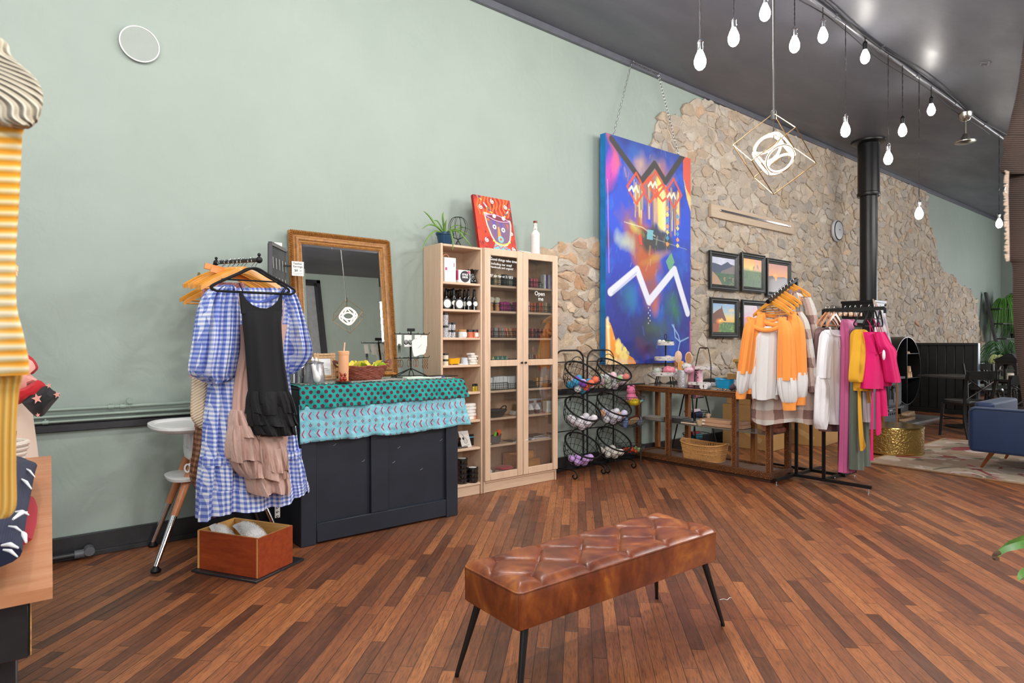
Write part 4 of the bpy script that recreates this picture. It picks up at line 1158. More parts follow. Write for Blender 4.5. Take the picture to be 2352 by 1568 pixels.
n_=[mp(MX0+i0+b_,i0+b_,.0035),mp(MX1-i0-b_,i0+b_,.0035),mp(MX1-i0-b_,MH-i0-b_,.0035),mp(MX0+i0+b_,MH-i0-b_,.0035)]
m.add(o_+n_,[(4,5,6,7),(0,1,5,4),(1,2,6,5),(2,3,7,6),(3,0,4,7)])
m.build('mirror_glass',gm,mir,W=1,smooth=False)
MB().prism([mp(MX0+.02,.02,-.014),mp(MX1-.02,.02,-.014),mp(MX1-.02,MH-.02,-.014),mp(MX0+.02,MH-.02,-.014)],Nn*-.006).build('back_board',wood('board back',(120,90,60),(140,106,74)),mir,W=1)
# price tag on the mirror
t=thing('price_tag','white price tag with serif writing clipped to the left side of the mirror frame','tag',(1.55,4.2,1.82))
c=on_y(684,617,4.21)
MB().box(c,(.082,.002,.098)).build('card',M_PAPER,t,W=1)
for s_,sz_,dz,bo in(('Feather',.0195,.034,.0006),('Earrings',.0195,.014,.0006),('$8',.022,-.013,.0008),('a pair',.0075,-.0135,0)):
    text('lettering',s_,sz_,c+V((.018 if s_=='a pair' else(-.012 if s_=='$8' else 0),-.0015,dz)),(1,0,0),(0,0,1),M_INK,t)
MB().box(c+V((0,-.0014,-.031)),(.066,.0006,.0008)).box(c+V((0,-.0014,-.038)),(.05,.0006,.0008)).build('ruled_line',M_INK,t,W=1)
# earring display frame to the left of the mirror (seen edge on)
t=thing('earring_board','dark grey framed earring display standing left of the gold mirror','display frame',(1.45,4.1,TOP))
q0,q1=on_y(620,600,3.95),on_y(656,588,4.22)
q2,q3=V((q1.x,q1.y,1.43)),V((q0.x,q0.y,1.43))
def bar4(P,w,name,mt):
    m=MB()
    for i in range(4):m.bar(P[i],P[(i+1)%4],w,w)
    m.build(name,mt,t,W=1)
q0.z=q1.z=1.86
bar4([q0,q1,q2,q3],.022,'frame',mat('weathered grey frame',(66,68,70),.5,var=.2))
MB().prism([q0,q1,q2,q3],(.004,.002,0)).build('mesh_panel',mat('dark mesh',(54,58,60),.6,var=.4,scale=80),t,W=1)
MB().prism([V((q0.x+.02,q0.y,1.43)),V((q0.x+.06,q0.y,1.43)),V((q0.x+.06,q0.y,TOP+.001)),V((q0.x+.02,q0.y,TOP+.001))],(0,.02,0)).build('stand_leg',MATS['weathered grey frame'],t,W=1)
m=MB()
for k in range(5):
    a=lerp(q0,q1,(k+.5)/5);
    for z in(1.78,1.66,1.55):m.tube([a+V((.006,-.006,z-a.z)),a+V((.008,-.01,z-a.z-.07))],.0022,5)
m.build('feather_earrings',mat('light feather',(170,170,166),.7),t,W=1)
MB().bar(on_y(648,610,4.16),on_y(668,611,4.16),.012,.012).build('display_arm',M_IRON,t,W=1)
cc=(q0+q1)/2;MB().box(V((cc.x+.02,cc.y+.06,1.885)),(.05,.01,.028)).build('white_tag',M_PAPER,t,W=1)
# ================================================================= things on the counter
# chrome napkin holder and teapot
t=thing('chrome_canister','dark reflective metal canister half hidden behind the gingham sleeve','canister',ctop(684,3.92));c=t.location
MB().lathe([(.0001,0),(.042,0),(.042,.125),(.038,.13),(.0001,.13)],c,24).build('canister_body',M_CHROME,t,W=1)
MB().lathe([(.044,.118),(.044,.134),(.0001,.137)],c,24).build('canister_lid',mat('dark steel',(70,66,60),.25,.9),t,W=1)
t=thing('teapot','perforated silver metal teapot with white spout and knobs on the counter','teapot',ctop(722,3.84));c=t.location
def perf():
    t=NT('perforated steel',.35,.7);v=t.coord('Object');
    vo=t.n('TexVoronoi',{'Vector':v,'Scale':420.0},feature='F1');t.set('Base Color',t.ramp(vo.outputs[0],[(.25,rgb(70,70,74)),(.45,rgb(186,186,190))]));return t.m
MB().lathe([(.0001,0),(.064,0),(.066,.01),(.056,.12),(.052,.125)],c,32).build('pot_body',perf(),t,W=1)
MB().lathe([(.058,.122),(.058,.127),(.03,.134),(.012,.137),(.0001,.138)],c,32).build('lid',M_STEEL,t,W=1)
m=MB().ball(c+V((-.012,0,.145)),.011).ball(c+V((.012,0,.142)),.012).ball(c+V((-.012,0,.158)),.006).ball(c+V((.012,0,.154)),.006);m.build('knob',M_WHITE,t,W=1)
sp=smoothpts([c+V((-.012,-.066,.012)),c+V((-.016,-.082,.03)),c+V((-.024,-.083,.06)),c+V((-.034,-.073,.095)),c+V((-.04,-.07,.122))],4)
MB().tube(sp,list(np.interp(np.linspace(0,1,len(sp)),[0,.15,.35,.7,1],[.008,.022,.024,.012,.009])),16).build('spout',mat('white glazed ceramic',(232,230,230),.2,var=.02),t,W=1)
MB().tube(smoothpts([c+V((-.05,.02,.11)),c+V((-.075,.02,.09)),c+V((-.078,.02,.05)),c+V((-.066,.02,.035))],4),.0035).build('handle',M_CHROME,t,W=1)
# rope photo frame
t=thing('rope_framed_photo','small photo frame wrapped in jute rope holding a white card','picture frame',ctop(748,4.0),.0);c=t.location
W_,H_=.15,.185;T_=Matrix.Rotation(-.14,3,'X')
def fp(x,z,y=0):return c+T_@V((x,y,z))
M_JUTE=mat('jute rope',(196,160,122),.9,var=.2,scale=80,bump=.9,bscale=260)
m=MB()
for z in(.012,.03,H_-.03,H_-.012):m.tube([fp(-W_/2,z),fp(W_/2,z)],.0095,8)
for x in(-W_/2+.01,-W_/2+.027,W_/2-.027,W_/2-.01):m.tube([fp(x,.0095),fp(x,H_)],.0095,8)
m.build('rope_border',M_JUTE,t,W=1)
MB().prism([fp(-W_/2+.02,.03,-.004),fp(W_/2-.02,.03,-.004),fp(W_/2-.02,H_-.03,-.004),fp(-W_/2+.02,H_-.03,-.004)],(0,.003,0)).build('card',mat('printed white card',(222,224,226),.25,var=.06,scale=30),t,W=1)
q=fp(0,.07,-.006);MB().box(q,(.05,.001,.002)).box(q+V((0,0,-.012)),(.04,.001,.002)).box(q+V((0,0,.012)),(.03,.001,.004)).build('print_line',mat('pale grey ink',(170,172,176),.7),t,W=1)
MB().tube([fp(.03,.15,.006),c+V((.03,.07,.004))],.004).build('strut',M_JUTE,t,W=1)
# tumbler
t=thing('tumbler','tall peach tumbler with lid and straw standing on the counter','tumbler',ctop(789,3.82));c=t.location
M_PEACH=mat('peach plastic',(236,176,130),.5,var=.02);M_PINKS=mat('pale pink plastic',(236,184,160),.4)
MB().lathe([(.0001,0),(.0295,0),(.031,.004),(.0345,.175),(.0345,.178)],c,32).build('cup',M_PEACH,t,W=1)
MB().lathe([(.036,.174),(.0365,.176),(.0365,.196),(.034,.199),(.0001,.199)],c,32).build('lid',M_PEACH,t,W=1)
MB().tube([c+V((0.0,0,.16)),c+V((.008,0,.254))],.005,10).build('straw',M_PINKS,t,W=1)
# red figurine dish
t=thing('figurine_dish','glossy red brown dish with two small figures in front of the tumbler','dish',ctop(789,3.755));c=t.location
M_REDG=mat('glossy red brown glaze',(150,48,18),.12,var=.25,scale=30,coat=.6)
MB().lathe([(.0001,.002),(.035,.0),(.05,.006),(.056,.011),(.05,.009),(.035,.005),(.0001,.006)],c,32).build('dish',M_REDG,t,W=1)
for dx,s_ in((-.014,1),(.010,-1)):
    m=MB().ball(c+V((dx,0,.022)),.0125,sz=1.35).ball(c+V((dx,0,.048)),.0095,sz=1.1).tube([c+V((dx-.006*s_,0,.05)),c+V((dx-.011*s_,0,.067))],.0035).tube([c+V((dx+.008*s_,-.004,.035)),c+V((dx+.013*s_,-.012,.018))],.004)
    m.build('figure',M_REDG,t,W=1)
# wicker basket with yellow and green tissue
t=thing('wicker_basket','low oval brown wicker basket lined with yellow and green paper','basket',ctop(834,3.95));c=t.location
M_WICK=mat('brown wicker',(132,66,48),.5,var=.3,scale=50)
m=MB()
def oval(a,b,z,n=72,ph=0,amp=.004):
    return[c+V((a*math.cos(2*PI*k/n),b*math.sin(2*PI*k/n),z+amp*math.sin(18*2*PI*k/n+ph)))for k in range(n)]
for k in range(11):
    q=k/10;a,b=.125+.045*q,.085+.03*q
    n=72;pts=[]
    for j in range(n):
        th=2*PI*j/n;rr_=1+.018*math.sin(18*th+(PI if k%2 else 0));pts.append(c+V((a*rr_*math.cos(th),b*rr_*math.sin(th),.008+.0085*k+.003*math.sin(9*th+k))))
    m.tube(pts,.0055,6,closed=True)
for j in range(36):
    th=2*PI*j/36;m.tube([c+V((.125*math.cos(th),.085*math.sin(th),0)),c+V((.17*math.cos(th),.115*math.sin(th),.1))],.003,5)
m.build('weave',M_WICK,t,W=1)
MB().lathe([(.0001,.004),(.12,.006)],c,32,sy=.68).build('base',M_WICK,t,W=1)
m=MB()
for sgn in(-1,1):
    for k in range(3):m.tube(smoothpts([c+V((sgn*(.165),-.05+.1*0,.09)),c+V((sgn*(.19+.004*k),-.03,.115+.006*k)),c+V((sgn*(.195+.004*k),.03,.115+.006*k)),c+V((sgn*.165,.05,.09))],5),.006,6)
m.build('handle',M_WICK,t,W=1)
m=MB();rr=random.Random(2)
def tissue(cx,cy,w_,h_,seed):
    rd=random.Random(seed);n=10;R=[]
    for s_ in range(7):
        q=s_/6;ring=[]
        for k in range(n*2):
            th=PI*k/n;r_=w_*q*(1+.25*math.sin(3*th+seed)+.15*math.sin(7*th+seed*2));z=h_*(.35+.65*q*q)*(.6+.5*math.sin(4*th+seed*1.7))if q>.3 else h_*.2
            ring.append(c+V((cx+r_*math.cos(th),cy+.6*r_*math.sin(th),.055+max(0,z))))
        R.append(ring)
    return R
m.rings(tissue(-.06,0,.085,.07,1),cap=False);m.rings(tissue(.02,.02,.095,.075,2),cap=False);m.rings(tissue(.10,.01,.06,.06,5),cap=False)
o=m.build('tissue_paper',mat('yellow tissue',(232,216,84),.7,var=.06),t,W=1,smooth=False)
MB().rings(tissue(.045,-.03,.085,.06,3),cap=False).build('tissue_paper',mat('lime tissue',(176,212,52),.7,var=.06),t,W=1,smooth=False)
# leaflets and pens
t=thing('leaflet','glossy pale grey leaflets spread flat in front of the wicker basket','leaflet',ctop(850,3.80));c=t.location
m=MB()
for dx,dy,r_,w_ in((0,0,.1,.16),(.09,.01,-.15,.14),(.17,.0,.3,.12)):m.box(c+V((dx,dy,.001+dx*.01)),(w_,.085,.0015),rz=r_)
m.build('sheet',mat('printed leaflet',(190,184,180),.3,var=.2,scale=25),t,W=1)
t=thing('folded_cloth','pale green folded cloth bag lying at the counter front by the earring stand','cloth',ctop(955,3.80));c=t.location
MB().box(c+V((-.02,0,.008)),(.14,.06,.015),rz=.1).box(c+V((.05,-.01,.006)),(.10,.05,.011),rz=-.3).build('fold',mat('pale mint cloth',(206,220,204),.8),t,W=1)
for i,(px,col_,r_,lb)in enumerate(((1000,(236,236,232),-.2,'white pen at the right end of the counter top, the one nearest the cloth bag'),(1010,(60,70,150),.1,'blue pen at the right end of the counter top, behind the white one'))):
    t=thing('pen',lb,'pen',ctop(px,3.80+.02*i));c=t.location
    d_=V((math.cos(r_),math.sin(r_),0));MB().tube([c-d_*.05+V((0,0,.005)),c+d_*.045+V((0,0,.005))],.004,8).build('barrel',mat('pen %d'%i,col_,.3),t,W=1);MB().tube([c+d_*.045+V((0,0,.005)),c+d_*.06+V((0,0,.005))],[.004,.001],8).build('tip',M_INK,t,W=1)
t=thing('tray','flat black tray lying at the right end of the counter top','tray',ctop(1015,3.95));c=t.location
MB().box(c+V((0,0,.004)),(.2,.14,.006),rz=.1).build('tray_base',M_BLACK,t,W=1)
# earring stand
es=thing('earring_stand','black wire earring carousel on splayed legs at the counter end','display stand',ctop(944,4.0));c=es.location
m=MB();m.tube([c+V((0,0,.05)),c+V((0,0,.335))],.005,10).tube([c+V((-.008,0,.08)),c+V((-.008,0,.32))],.003,8)
m.build('pole',M_IRON,es,W=1)
for a in(.15,1.2,2.3,3.3,4.4,5.4):MB().tube(smoothpts([c+V((0,0,.065)),c+V((.07*math.cos(a),.07*math.sin(a),.035)),c+V((.145*math.cos(a),.13*math.sin(a),.004))],4),.0035,8).build('leg',M_IRON,es,W=1)
m=MB();m.tube([c+V((.145*math.cos(a),.13*math.sin(a),.004))for a in np.linspace(0,6.28,33)[:-1]],.003,6,closed=True);m.build('foot_ring',M_IRON,es,W=1)
MB().box(c+V((0,0,.345)),(.062,.012,.022)).build('top_plate',M_IRON,es,W=1)
for z in(.315,.14):
    m=MB()
    m.tube([c+V((-.135,0,z)),c+V((.135,0,z))],.003,8).tube([c+V((0,-.11,z)),c+V((0,.11,z))],.003,8)
    m.tube(smoothpts([c+V((-.135,0,z)),c+V((-.14,-.01,z)),c+V((-.142,-.015,z+.012))],3),.0025).tube(smoothpts([c+V((.135,0,z)),c+V((.14,-.01,z)),c+V((.15,-.015,z+.014))],3),.0025)
    for x in(-.1,-.03,.05,.1):m.tube([c+V((x,0,z)),c+V((x-.004,-.022,z+.004)),c+V((x-.006,-.026,z+.012))],.002,6)
    m.build('hook_arm',M_IRON,es,W=1)
def earcard(dx,w_,h_,y,z,lb,kind):
    t=thing('earring_card',lb,'earrings',c+V((dx,y,z)),group='carded earrings on the upper arm of the stand')
    p=t.location;MB().box(p+V((0,0,-h_/2)),(w_,.0015,h_)).build('card',M_PAPER,t,W=1)
    m=MB()
    if kind=='hoops':
        for sx in(-.017,.017):
            for r_ in(.016,.011,.006):m.tube([p+V((sx+r_*math.cos(a),-.003,-h_*.62-(.016-r_)*.6+r_*math.sin(a)))for a in np.linspace(0,6.28,21)[:-1]],.0016,6,closed=True)
    elif kind=='drops':
        for sx in(-.012,.012):m.tube([p+V((sx,-.003,-h_*.5)),p+V((sx,-.003,-h_*.8)),p+V((sx,-.003,-h_*1.05))],[.002,.006,.002],8)
    elif kind=='spike':
        for sx in(-.006,.004):m.tube([p+V((sx,-.003,-h_*.85)),p+V((sx,-.003,-h_*1.2)),p+V((sx,-.003,-h_*1.75))],[.003,.0045,.001],8)
    else:
        for sx in(-.01,.012):m.box(p+V((sx,-.004,-h_*.5)),(.012,.003,.018))
    m.build('earring',mat('brown enamel',(150,84,44),.4)if kind=='tabs' else M_INK,t,W=1)
earcard(-.105,.036,.075,-.016,.308,'narrow white card with long dark spike earrings, leftmost on the stand','spike')
earcard(-.035,.06,.085,-.018,.308,'square white card with black ringed hoop earrings on the stand','hoops')
earcard(.045,.05,.07,-.018,.308,'white card with brown tab earrings behind the white paper tag on the stand','tabs')
earcard(.10,.05,.08,-.018,.306,'white card with black teardrop earrings, rightmost on the stand','drops')
t=thing('paper_tag','large blank white paper shape hanging in front of the earring stand','tag',c+V((.045,-.035,.25)))
P=[(-.062,.035),(-.045,.05),(-.01,.058),(.005,.075),(.02,.06),(.05,.062),(.062,.04),(.06,0),(.055,-.045),(.04,-.06),(.005,-.062),(-.03,-.075),(-.045,-.07),(-.055,-.03)]
MB().prism([c+V((.045+x,-.04,.225+z))for x,z in P],(0,.002,0)).prism([c+V((.075+x*.6,-.036,.24+z*.8))for x,z in P],(0,.002,0)).build('paper',M_PAPER,t,W=1)
MB().bar(c+V((.032,-.0412,.21)),c+V((.066,-.0412,.238)),.0012,.0012).build('fold_line',mat('grey line',(120,120,124),.7),t,W=1)
M_BEAD=mat('brown bead',(112,78,46),.3,var=.4,scale=90);M_BEAD2=mat('rust bead',(150,92,66),.3,var=.4,scale=90)
for dx,cnt,mt,lb in((-.105,3,M_BEAD,'bunch of brown beaded hoop earrings, leftmost on the lower arm'),(-.03,1,M_BEAD,'single olive brown beaded loop on the lower arm, left of the pole'),(.03,2,M_BEAD2,'pair of rust beaded loops on the lower arm, right of the pole'),(.105,3,M_BEAD,'cluster of dangling brown bead earrings at the right end of lower arm')):
    t=thing('bead_earring',lb,'earrings',c+V((dx,-.02,.14)),group='beaded earrings on the lower arm of the stand')
    for k in range(cnt):
        m=MB();x=dx+(k-(cnt-1)/2)*.018
        if dx>.1:
            for j in range(8):m.ball(c+V((x+.003*math.sin(j*2),-.022,.128-.009*j)),.005,n=6)
        else:
            for a in np.linspace(0,6.28,19)[:-1]:m.ball(c+V((x+.013*math.cos(a),-.022+.004*k,.103+.026*math.sin(a))),.0036,n=6)
        m.build('bead_string',mt,t,W=1)
# ================================================================= bookcases
M_OAK=wood('light oak veneer',(202,170,142),(222,192,166),2,2.2,.5,.08,16)
M_OAKH=wood('light oak veneer across',(204,172,144),(224,194,168),0,2.2,.5,.08,16)
M_OAKB=wood('oak back panel',(172,138,112),(190,156,130),2,2.0,.6,.08,16)
SY0,SY1,SH=4.125,4.393,2.02
SHELF=[1.722,1.507,1.281,1.062,.841,.612,.388,.100]
B1=(2.622,3.026);B2=(3.032,3.852)
def bookcase(name,label,x0,x1):
    t=thing(name,label,'bookcase',((x0+x1)/2,SY0,0),group=None)
    MB().box2((x0,SY0,0),(x0+.02,SY1,SH)).build('side_panel',M_OAK,t,W=1)
    MB().box2((x1-.02,SY0,0),(x1,SY1,SH)).build('side_panel',M_OAK,t,W=1)
    MB().box2((x0+.02,SY0+.001,SH-.022),(x1-.02,SY1,SH-.002)).build('top_panel',M_OAKH,t,W=1)
    MB().box2((x0+.02,SY1-.008,.02),(x1-.02,SY1-.002,SH-.022)).build('back_panel',M_OAKB,t,W=1)
    for z in SHELF:
        MB().box2((x0+.0205,SY0+(.004 if z>.2 else.001),z-.02),(x1-.0205,SY1-.0085,z)).build('shelf',M_OAKH,t,W=1)
    MB().box2((x0+.0205,SY0+.012,0),(x1-.0205,SY0+.03,.08)).build('plinth',M_OAKH,t,W=1)
    return t
bookcase('bookcase','narrow open light oak bookcase with goods on its shelves',*B1)
gc=bookcase('glazed_bookcase','wide light oak bookcase with two glass doors beside the stone',*B2)
gl=NT('clear glass',0.0);gl.b.inputs['Base Color'].default_value=(1,1,1,1)
gl.t.nodes.remove(gl.b);tr=gl.t.nodes.new('ShaderNodeBsdfTransparent');tr.inputs[0].default_value=(.985,.99,.985,1);gs=gl.t.nodes.new('ShaderNodeBsdfGlossy');gs.inputs['Roughness'].default_value=.02
fr=gl.t.nodes.new('ShaderNodeFresnel');fr.inputs[0].default_value=1.45;mx=gl.t.nodes.new('ShaderNodeMixShader')
gl.t.links.new(fr.outputs[0],mx.inputs[0]);gl.t.links.new(tr.outputs[0],mx.inputs[1]);gl.t.links.new(gs.outputs[0],mx.inputs[2]);gl.t.links.new(mx.outputs[0],gl.out.inputs[0])
M_GLASS=gl.m;M_GLASS.blend_method='HASHED' if hasattr(M_GLASS,'blend_method')else None
xmid=(B2[0]+B2[1])/2
YD=SY0-.02
DOORS=[]
for i,(x0,x1)in enumerate(((B2[0]+.001,xmid-.0015),(xmid+.0015,B2[1]-.001))):
    fw=.06;z0,z1=.102,SH
    m=MB()
    m.box2((x0,YD,z0),(x0+fw,SY0-.001,z1));m.box2((x1-fw,YD,z0),(x1,SY0-.001,z1))
    for a,b in((z0,z0+.06),(1.042,1.095),(z1-.058,z1)):m.box2((x0+fw,YD+.001,a),(x1-fw,SY0-.002,b))
    dr=m.build('door',M_OAK,gc,W=1)
    for a,b in((z0+.06,1.042),(1.095,z1-.058)):
        MB().box2((x0+fw-.004,YD+.008,a-.004),(x1-fw+.004,YD+.011,b+.004)).build('glass_pane',M_GLASS,dr,W=1,smooth=False)
    kx=x1-.02 if i==0 else x0+.02
    MB().lathe([(.0001,.02),(.008,.018),(.010,.012),(.006,.004),(.006,0)],(kx,YD,1.068),16,axis=(0,-1,0)).build('knob',M_INK,dr,W=1)
    DOORS.append((dr,x0,x1))
for z in(1.86,1.14,.26):MB().box((B2[1]-.03,SY0+.02,z),(.02,.03,.05)).ball((B2[1]-.034,SY0+.01,z),.012).build('hinge',M_STEEL,gc,W=1)
# chalk-pen writing on the panes
def wr(s,px,py,size,dr,align='LEFT',slant=(1,0,-.02)):
    q=on_y(px,py,YD+.0066);text('lettering',s,size,q,slant,(0,0,1),M_CHALK,dr,align=align)
wr('Good things take time',1125.5,594,.0318,DOORS[0][0])
wr('including our soap!',1128,604.5,.029,DOORS[0][0]);wr('Handmade and organic!',1125.5,612,.026,DOORS[0][0])
wr('$7 per bar or 2 / $12',1126,632,.028,DOORS[0][0])
wr('Open',1228,673.5,.052,DOORS[1][0]);wr('me',1236,686,.05,DOORS[1][0])
# ---------------------------------------------------------------- goods
def shp(px,k,y):return V((xw(px,y),y,SHELF[k]))
ORD=['first','second','third','fourth','fifth','sixth','seventh','eighth','ninth','tenth','eleventh','twelfth','thirteenth','fourteenth','fifteenth','sixteenth']
# top shelf of the open unit
t=thing('gift_box','tall white carton with a rope handle on the top shelf of the open bookcase','box',shp(1029,0,4.2));c=t.location
MB().box(c+V((0,0,.098)),(.11,.07,.196)).build('carton',M_PAPER,t,W=1)
MB().box(c+V((-.04,-.0358,.105)),(.018,.001,.022)).build('pink_print',mat('magenta print',(196,76,120),.6),t,W=1);MB().box(c+V((.035,-.0358,.14)),(.006,.001,.03)).build('pink_print',mat('magenta print',(196,76,120),.6),t,W=1)
MB().tube(arc(c+V((-.02,0,.196)),.028,0,PI,10),.004).build('rope_handle',mat('peach rope',(206,142,100),.8),t,W=1)
t=thing('dryer_box','white and pink carton with a black round STYLE DRYR logo','box',shp(1059,0,4.2),.0);c=t.location
c=t.location
MB().box(c+V((0,0,.052)),(.12,.10,.104)).build('carton',M_PAPER,t,W=1)
MB().box(c+V((-.0605,-.0,.062)),(.001,.1,.08)).build('pink_side',MATS['magenta print'],t,W=1);MB().box(c+V((.04,-.0512,.088)),(.022,.0008,.022)).build('pink_print',mat('magenta print',(196,76,120),.6),t,W=1)
MB().tube([c+V((.004,-.0505,.052)),c+V((.004,-.0515,.052))],.046,32).build('black_disc',mat('dark disc',(44,42,50),.6),t,W=1)
text('lettering','STYLE\nDRYR',.021,c+V((.004,-.0520,.056)),(1,0,0),(0,0,1),M_CHALK,t,bold=.0008)
t=thing('oil_burner','glossy black ceramic burner with a ruffled rim beside the white carton','burner',shp(1083,0,4.19));c=t.location
M_GBLK=mat('glossy black glaze',(10,10,11),.08,var=.1,coat=.7)
m=MB();R=[]
for r_,z,w_ in((.045,0,0),(.05,.01,0),(.048,.03,.0),(.036,.06,0),(.03,.075,0),(.034,.09,.05),(.046,.108,.12),(.05,.116,.16),(.04,.108,.1),(.02,.098,0)):
    R.append([c+V((r_*(1+w_*math.sin(7*a))*math.cos(a),r_*(1+w_*math.sin(7*a))*math.sin(a),z+w_*.03*math.cos(9*a)))for a in np.linspace(0,2*PI,43)[:-1]])
m.rings(R).build('burner_body',M_GBLK,t,W=1)
MB().tube(arc(c+V((-.004,-.049,.03)),.012,0,PI,8),.002).build('candle_opening',M_CHROME,t,W=1)
# pump bottles
def bottle(label,p,h=.16,r=.021,lab=True):
    t=thing('pump_bottle',label,'bottle',p,0,'black pump bottles in the open bookcase')
    MB().lathe([(.0001,0),(r,0),(r,h*.52),(r*.95,h*.58),(r*.5,h*.66),(r*.45,h*.7)],(0,0,0),20).build('bottle_body',M_GBLK,t)
    MB().lathe([(r*.62,h*.68),(r*.62,h*.78),(r*.5,h*.86),(r*.48,h*.97),(r*.3,h)],(0,0,0),16).box((0,-.012,h*.95),(.01,.02,.012)).build('pump',M_BLACK,t)
    if lab:MB().tube([(0,-r-.0005,h*.3),(0,-r*.6,h*.3)],.020,24).build('round_label',M_PAPER,t)
    return t
b0=bottle('black pump bottle with a round white label, standing apart at right on the second shelf',shp(1089,1,4.17),.17)
for i,(px,y,k)in enumerate(((1076,4.17,1),(1042,4.175,1),(1067,4.23,1),(1056,4.23,1),(1037,4.24,1),(1025,4.22,1),(1030,4.28,1),(1048,4.30,1))):
    lb=['black labelled pump bottle, right end of the tight cluster','black labelled pump bottle between the two round black jars','black pump bottle behind, second from the right of the cluster','black pump bottle behind the right round jar','tall black pump bottle left of centre in the cluster','black pump bottle behind the left round jar','black pump bottle in the back row, left','black pump bottle in the back row, middle'][i]
    dup(b0,shp(px,k,y),random.uniform(-.4,.4),lb)
for px,y,lb in((1026,4.152,'flat round black tin with white label, left one leaning on the pump bottles'),(1054,4.152,'flat round black tin with white label, right one leaning on the pump bottles')):
    t=thing('round_tin',lb,'tin',shp(px,1,y),0,'round black tins before the pump bottles');c=t.location+V((0,0,.043))
    MB().lathe([(.0001,0),(.043,0),(.043,.018),(.0001,.018)],c+V((0,.009,0)),32,axis=(0,-1,.0)).build('tin_body',mat('satin black tin',(34,34,36),.35),t,W=1)
    MB().lathe([(.0001,0),(.033,0),(.033,.001),(.0001,.0015)],c+V((0,-.0092,0)),32,axis=(0,-1,0)).build('round_label',M_PAPER,t,W=1)
# third shelf jars
def mottle():
    t=NT('mottled salt',.6);t.set('Base Color',t.ramp(t.n('TexVoronoi',{'Vector':t.coord('Object'),'Scale':160.0}).outputs[0],[(.3,rgb(70,70,76)),(.5,rgb(206,206,210))]));return t.m
M_MOT=mottle();M_LID=mat('black lid',(26,26,28),.4);M_SCRUB=mat('coral scrub',(206,116,84),.5,var=.15);M_WOODLID=mat('bamboo lid',(190,138,84),.5,var=.1)
M_CREAM=mat('cream balm',(226,218,196),.5)
def jar(name,label,p,r,h,body,lid,lh=.016,cat='jar',group=None,lab=None):
    t=thing(name,label,cat,p,0,group)
    MB().lathe([(.0001,0),(r*.96,0),(r,.003),(r,h-lh-.001),(r*.9,h-lh)],(0,0,0),20).build('jar_body',body,t)
    MB().lathe([(r*1.03,h-lh),(r*1.03,h-.002),(r*.98,h),(.0001,h)],(0,0,0),20).build('jar_lid',lid,t)
    if lab:MB().box((0,-r-.0002,(h-lh)*.5),(r*1.3,.002,(h-lh)*.7)).build('label',lab,t)
    return t
G3='black lidded jars of grey salts on the third shelf'
j=jar('salt_jar','tall jar of grey salts at far left, lower of the stacked two',shp(1023,2,4.17),.023,.095,M_MOT,M_LID,group=G3)
jar('salt_jar','tall jar of grey salts at far left, upper of the stacked two',shp(1023,2,4.17)+V((0,0,.0955)),.023,.1,M_MOT,M_LID,group=G3)
for px,q,lb in((1032,0,'squat salt jar, lower left of the four'),(1041.5,0,'squat salt jar, lower right of the four'),(1032,1,'squat salt jar, upper left of the four'),(1041.5,1,'squat salt jar, upper right of the four')):
    jar('salt_jar',lb+' on the third shelf',shp(px,2,4.17)+V((0,0,.0605*q)),.0165,.06,M_MOT,M_LID,group=G3)
jar('candle_jar','glass jar with bamboo lid and white label on the third shelf, front one',shp(1062,2,4.165),.033,.065,M_PAPER,M_WOODLID,.017,group='bamboo lidded jars',lab=M_PAPER)
jar('candle_jar','glass jar with bamboo lid half hidden at left of the labelled one',shp(1052,2,4.23),.033,.065,mat('grey glass',(140,136,130),.3),M_WOODLID,.017,group='bamboo lidded jars')
jar('scrub_jar','coral sugar scrub jar, plain, left of the pair on the third shelf',shp(1079,2,4.18),.026,.066,M_SCRUB,M_LID,.018,group='coral scrub jars')
jar('scrub_jar','coral sugar scrub jar with a white label, right of the pair',shp(1091,2,4.18),.026,.066,M_SCRUB,M_LID,.018,group='coral scrub jars',lab=M_PAPER)
# fourth shelf
for q,lb in((0,'small cream balm jar, lower of two stacked on the fourth shelf'),(1,'small cream balm jar, upper of two stacked on the fourth shelf')):
    jar('balm_jar',lb,shp(1023.5,3,4.16)+V((0,0,.0475*q)),.022,.047,M_CREAM,M_LID,.014,group='stacked cream balm jars')
def tub(name,label,p,s_,m_body,m_foot,rz=0,z=None):
    t=thing(name,label,'bathtub dish',p,rz)
    m=MB();R=[]
    for q,zz in((.72,.18),(.84,.2),(.9,.45),(.96,.8),(1.0,1.0),(1.05,1.03),(1.0,1.0),(.92,.8),(.82,.4),(.6,.26),(.01,.25)):
        R.append([V((q*1.15*s_*math.copysign(abs(math.cos(a))**.8,math.cos(a)),q*.6*s_*math.copysign(abs(math.sin(a))**.8,math.sin(a)),zz*s_*1.0+(.14*s_*abs(math.cos(a))**2 if zz>.7 else 0)))for a in np.linspace(0,2*PI,37)[:-1]])
    m.rings(R).build('tub',m_body,t)
    for sx in(-1,1):
        for sy in(-1,1):MB().ball((sx*.62*s_,sy*.34*s_,.09*s_),.09*s_).tube([(sx*.6*s_,sy*.33*s_,.25*s_),(sx*.64*s_,sy*.36*s_,.06*s_)],.06*s_).build('claw_foot',m_foot,t)
    return t
tub('bathtub_dish','bright yellow bathtub-shaped soap dish on the fourth shelf',shp(1042.5,3,4.175),.05,mat('yellow enamel',(238,170,20),.3,var=.04),MATS['yellow enamel'])
t=thing('white_bowl','small pale grey bowl turned upside down beside the yellow bathtub','bowl',shp(1066,3,4.19));c=t.location
MB().lathe([(.036,0),(.034,.012),(.027,.055),(.02,.058),(.0001,.058)],c,24).build('bowl_body',mat('pale grey china',(190,196,204),.3),t,W=1)
SOAPW=mat('white soap',(226,218,208),.6,var=.06)
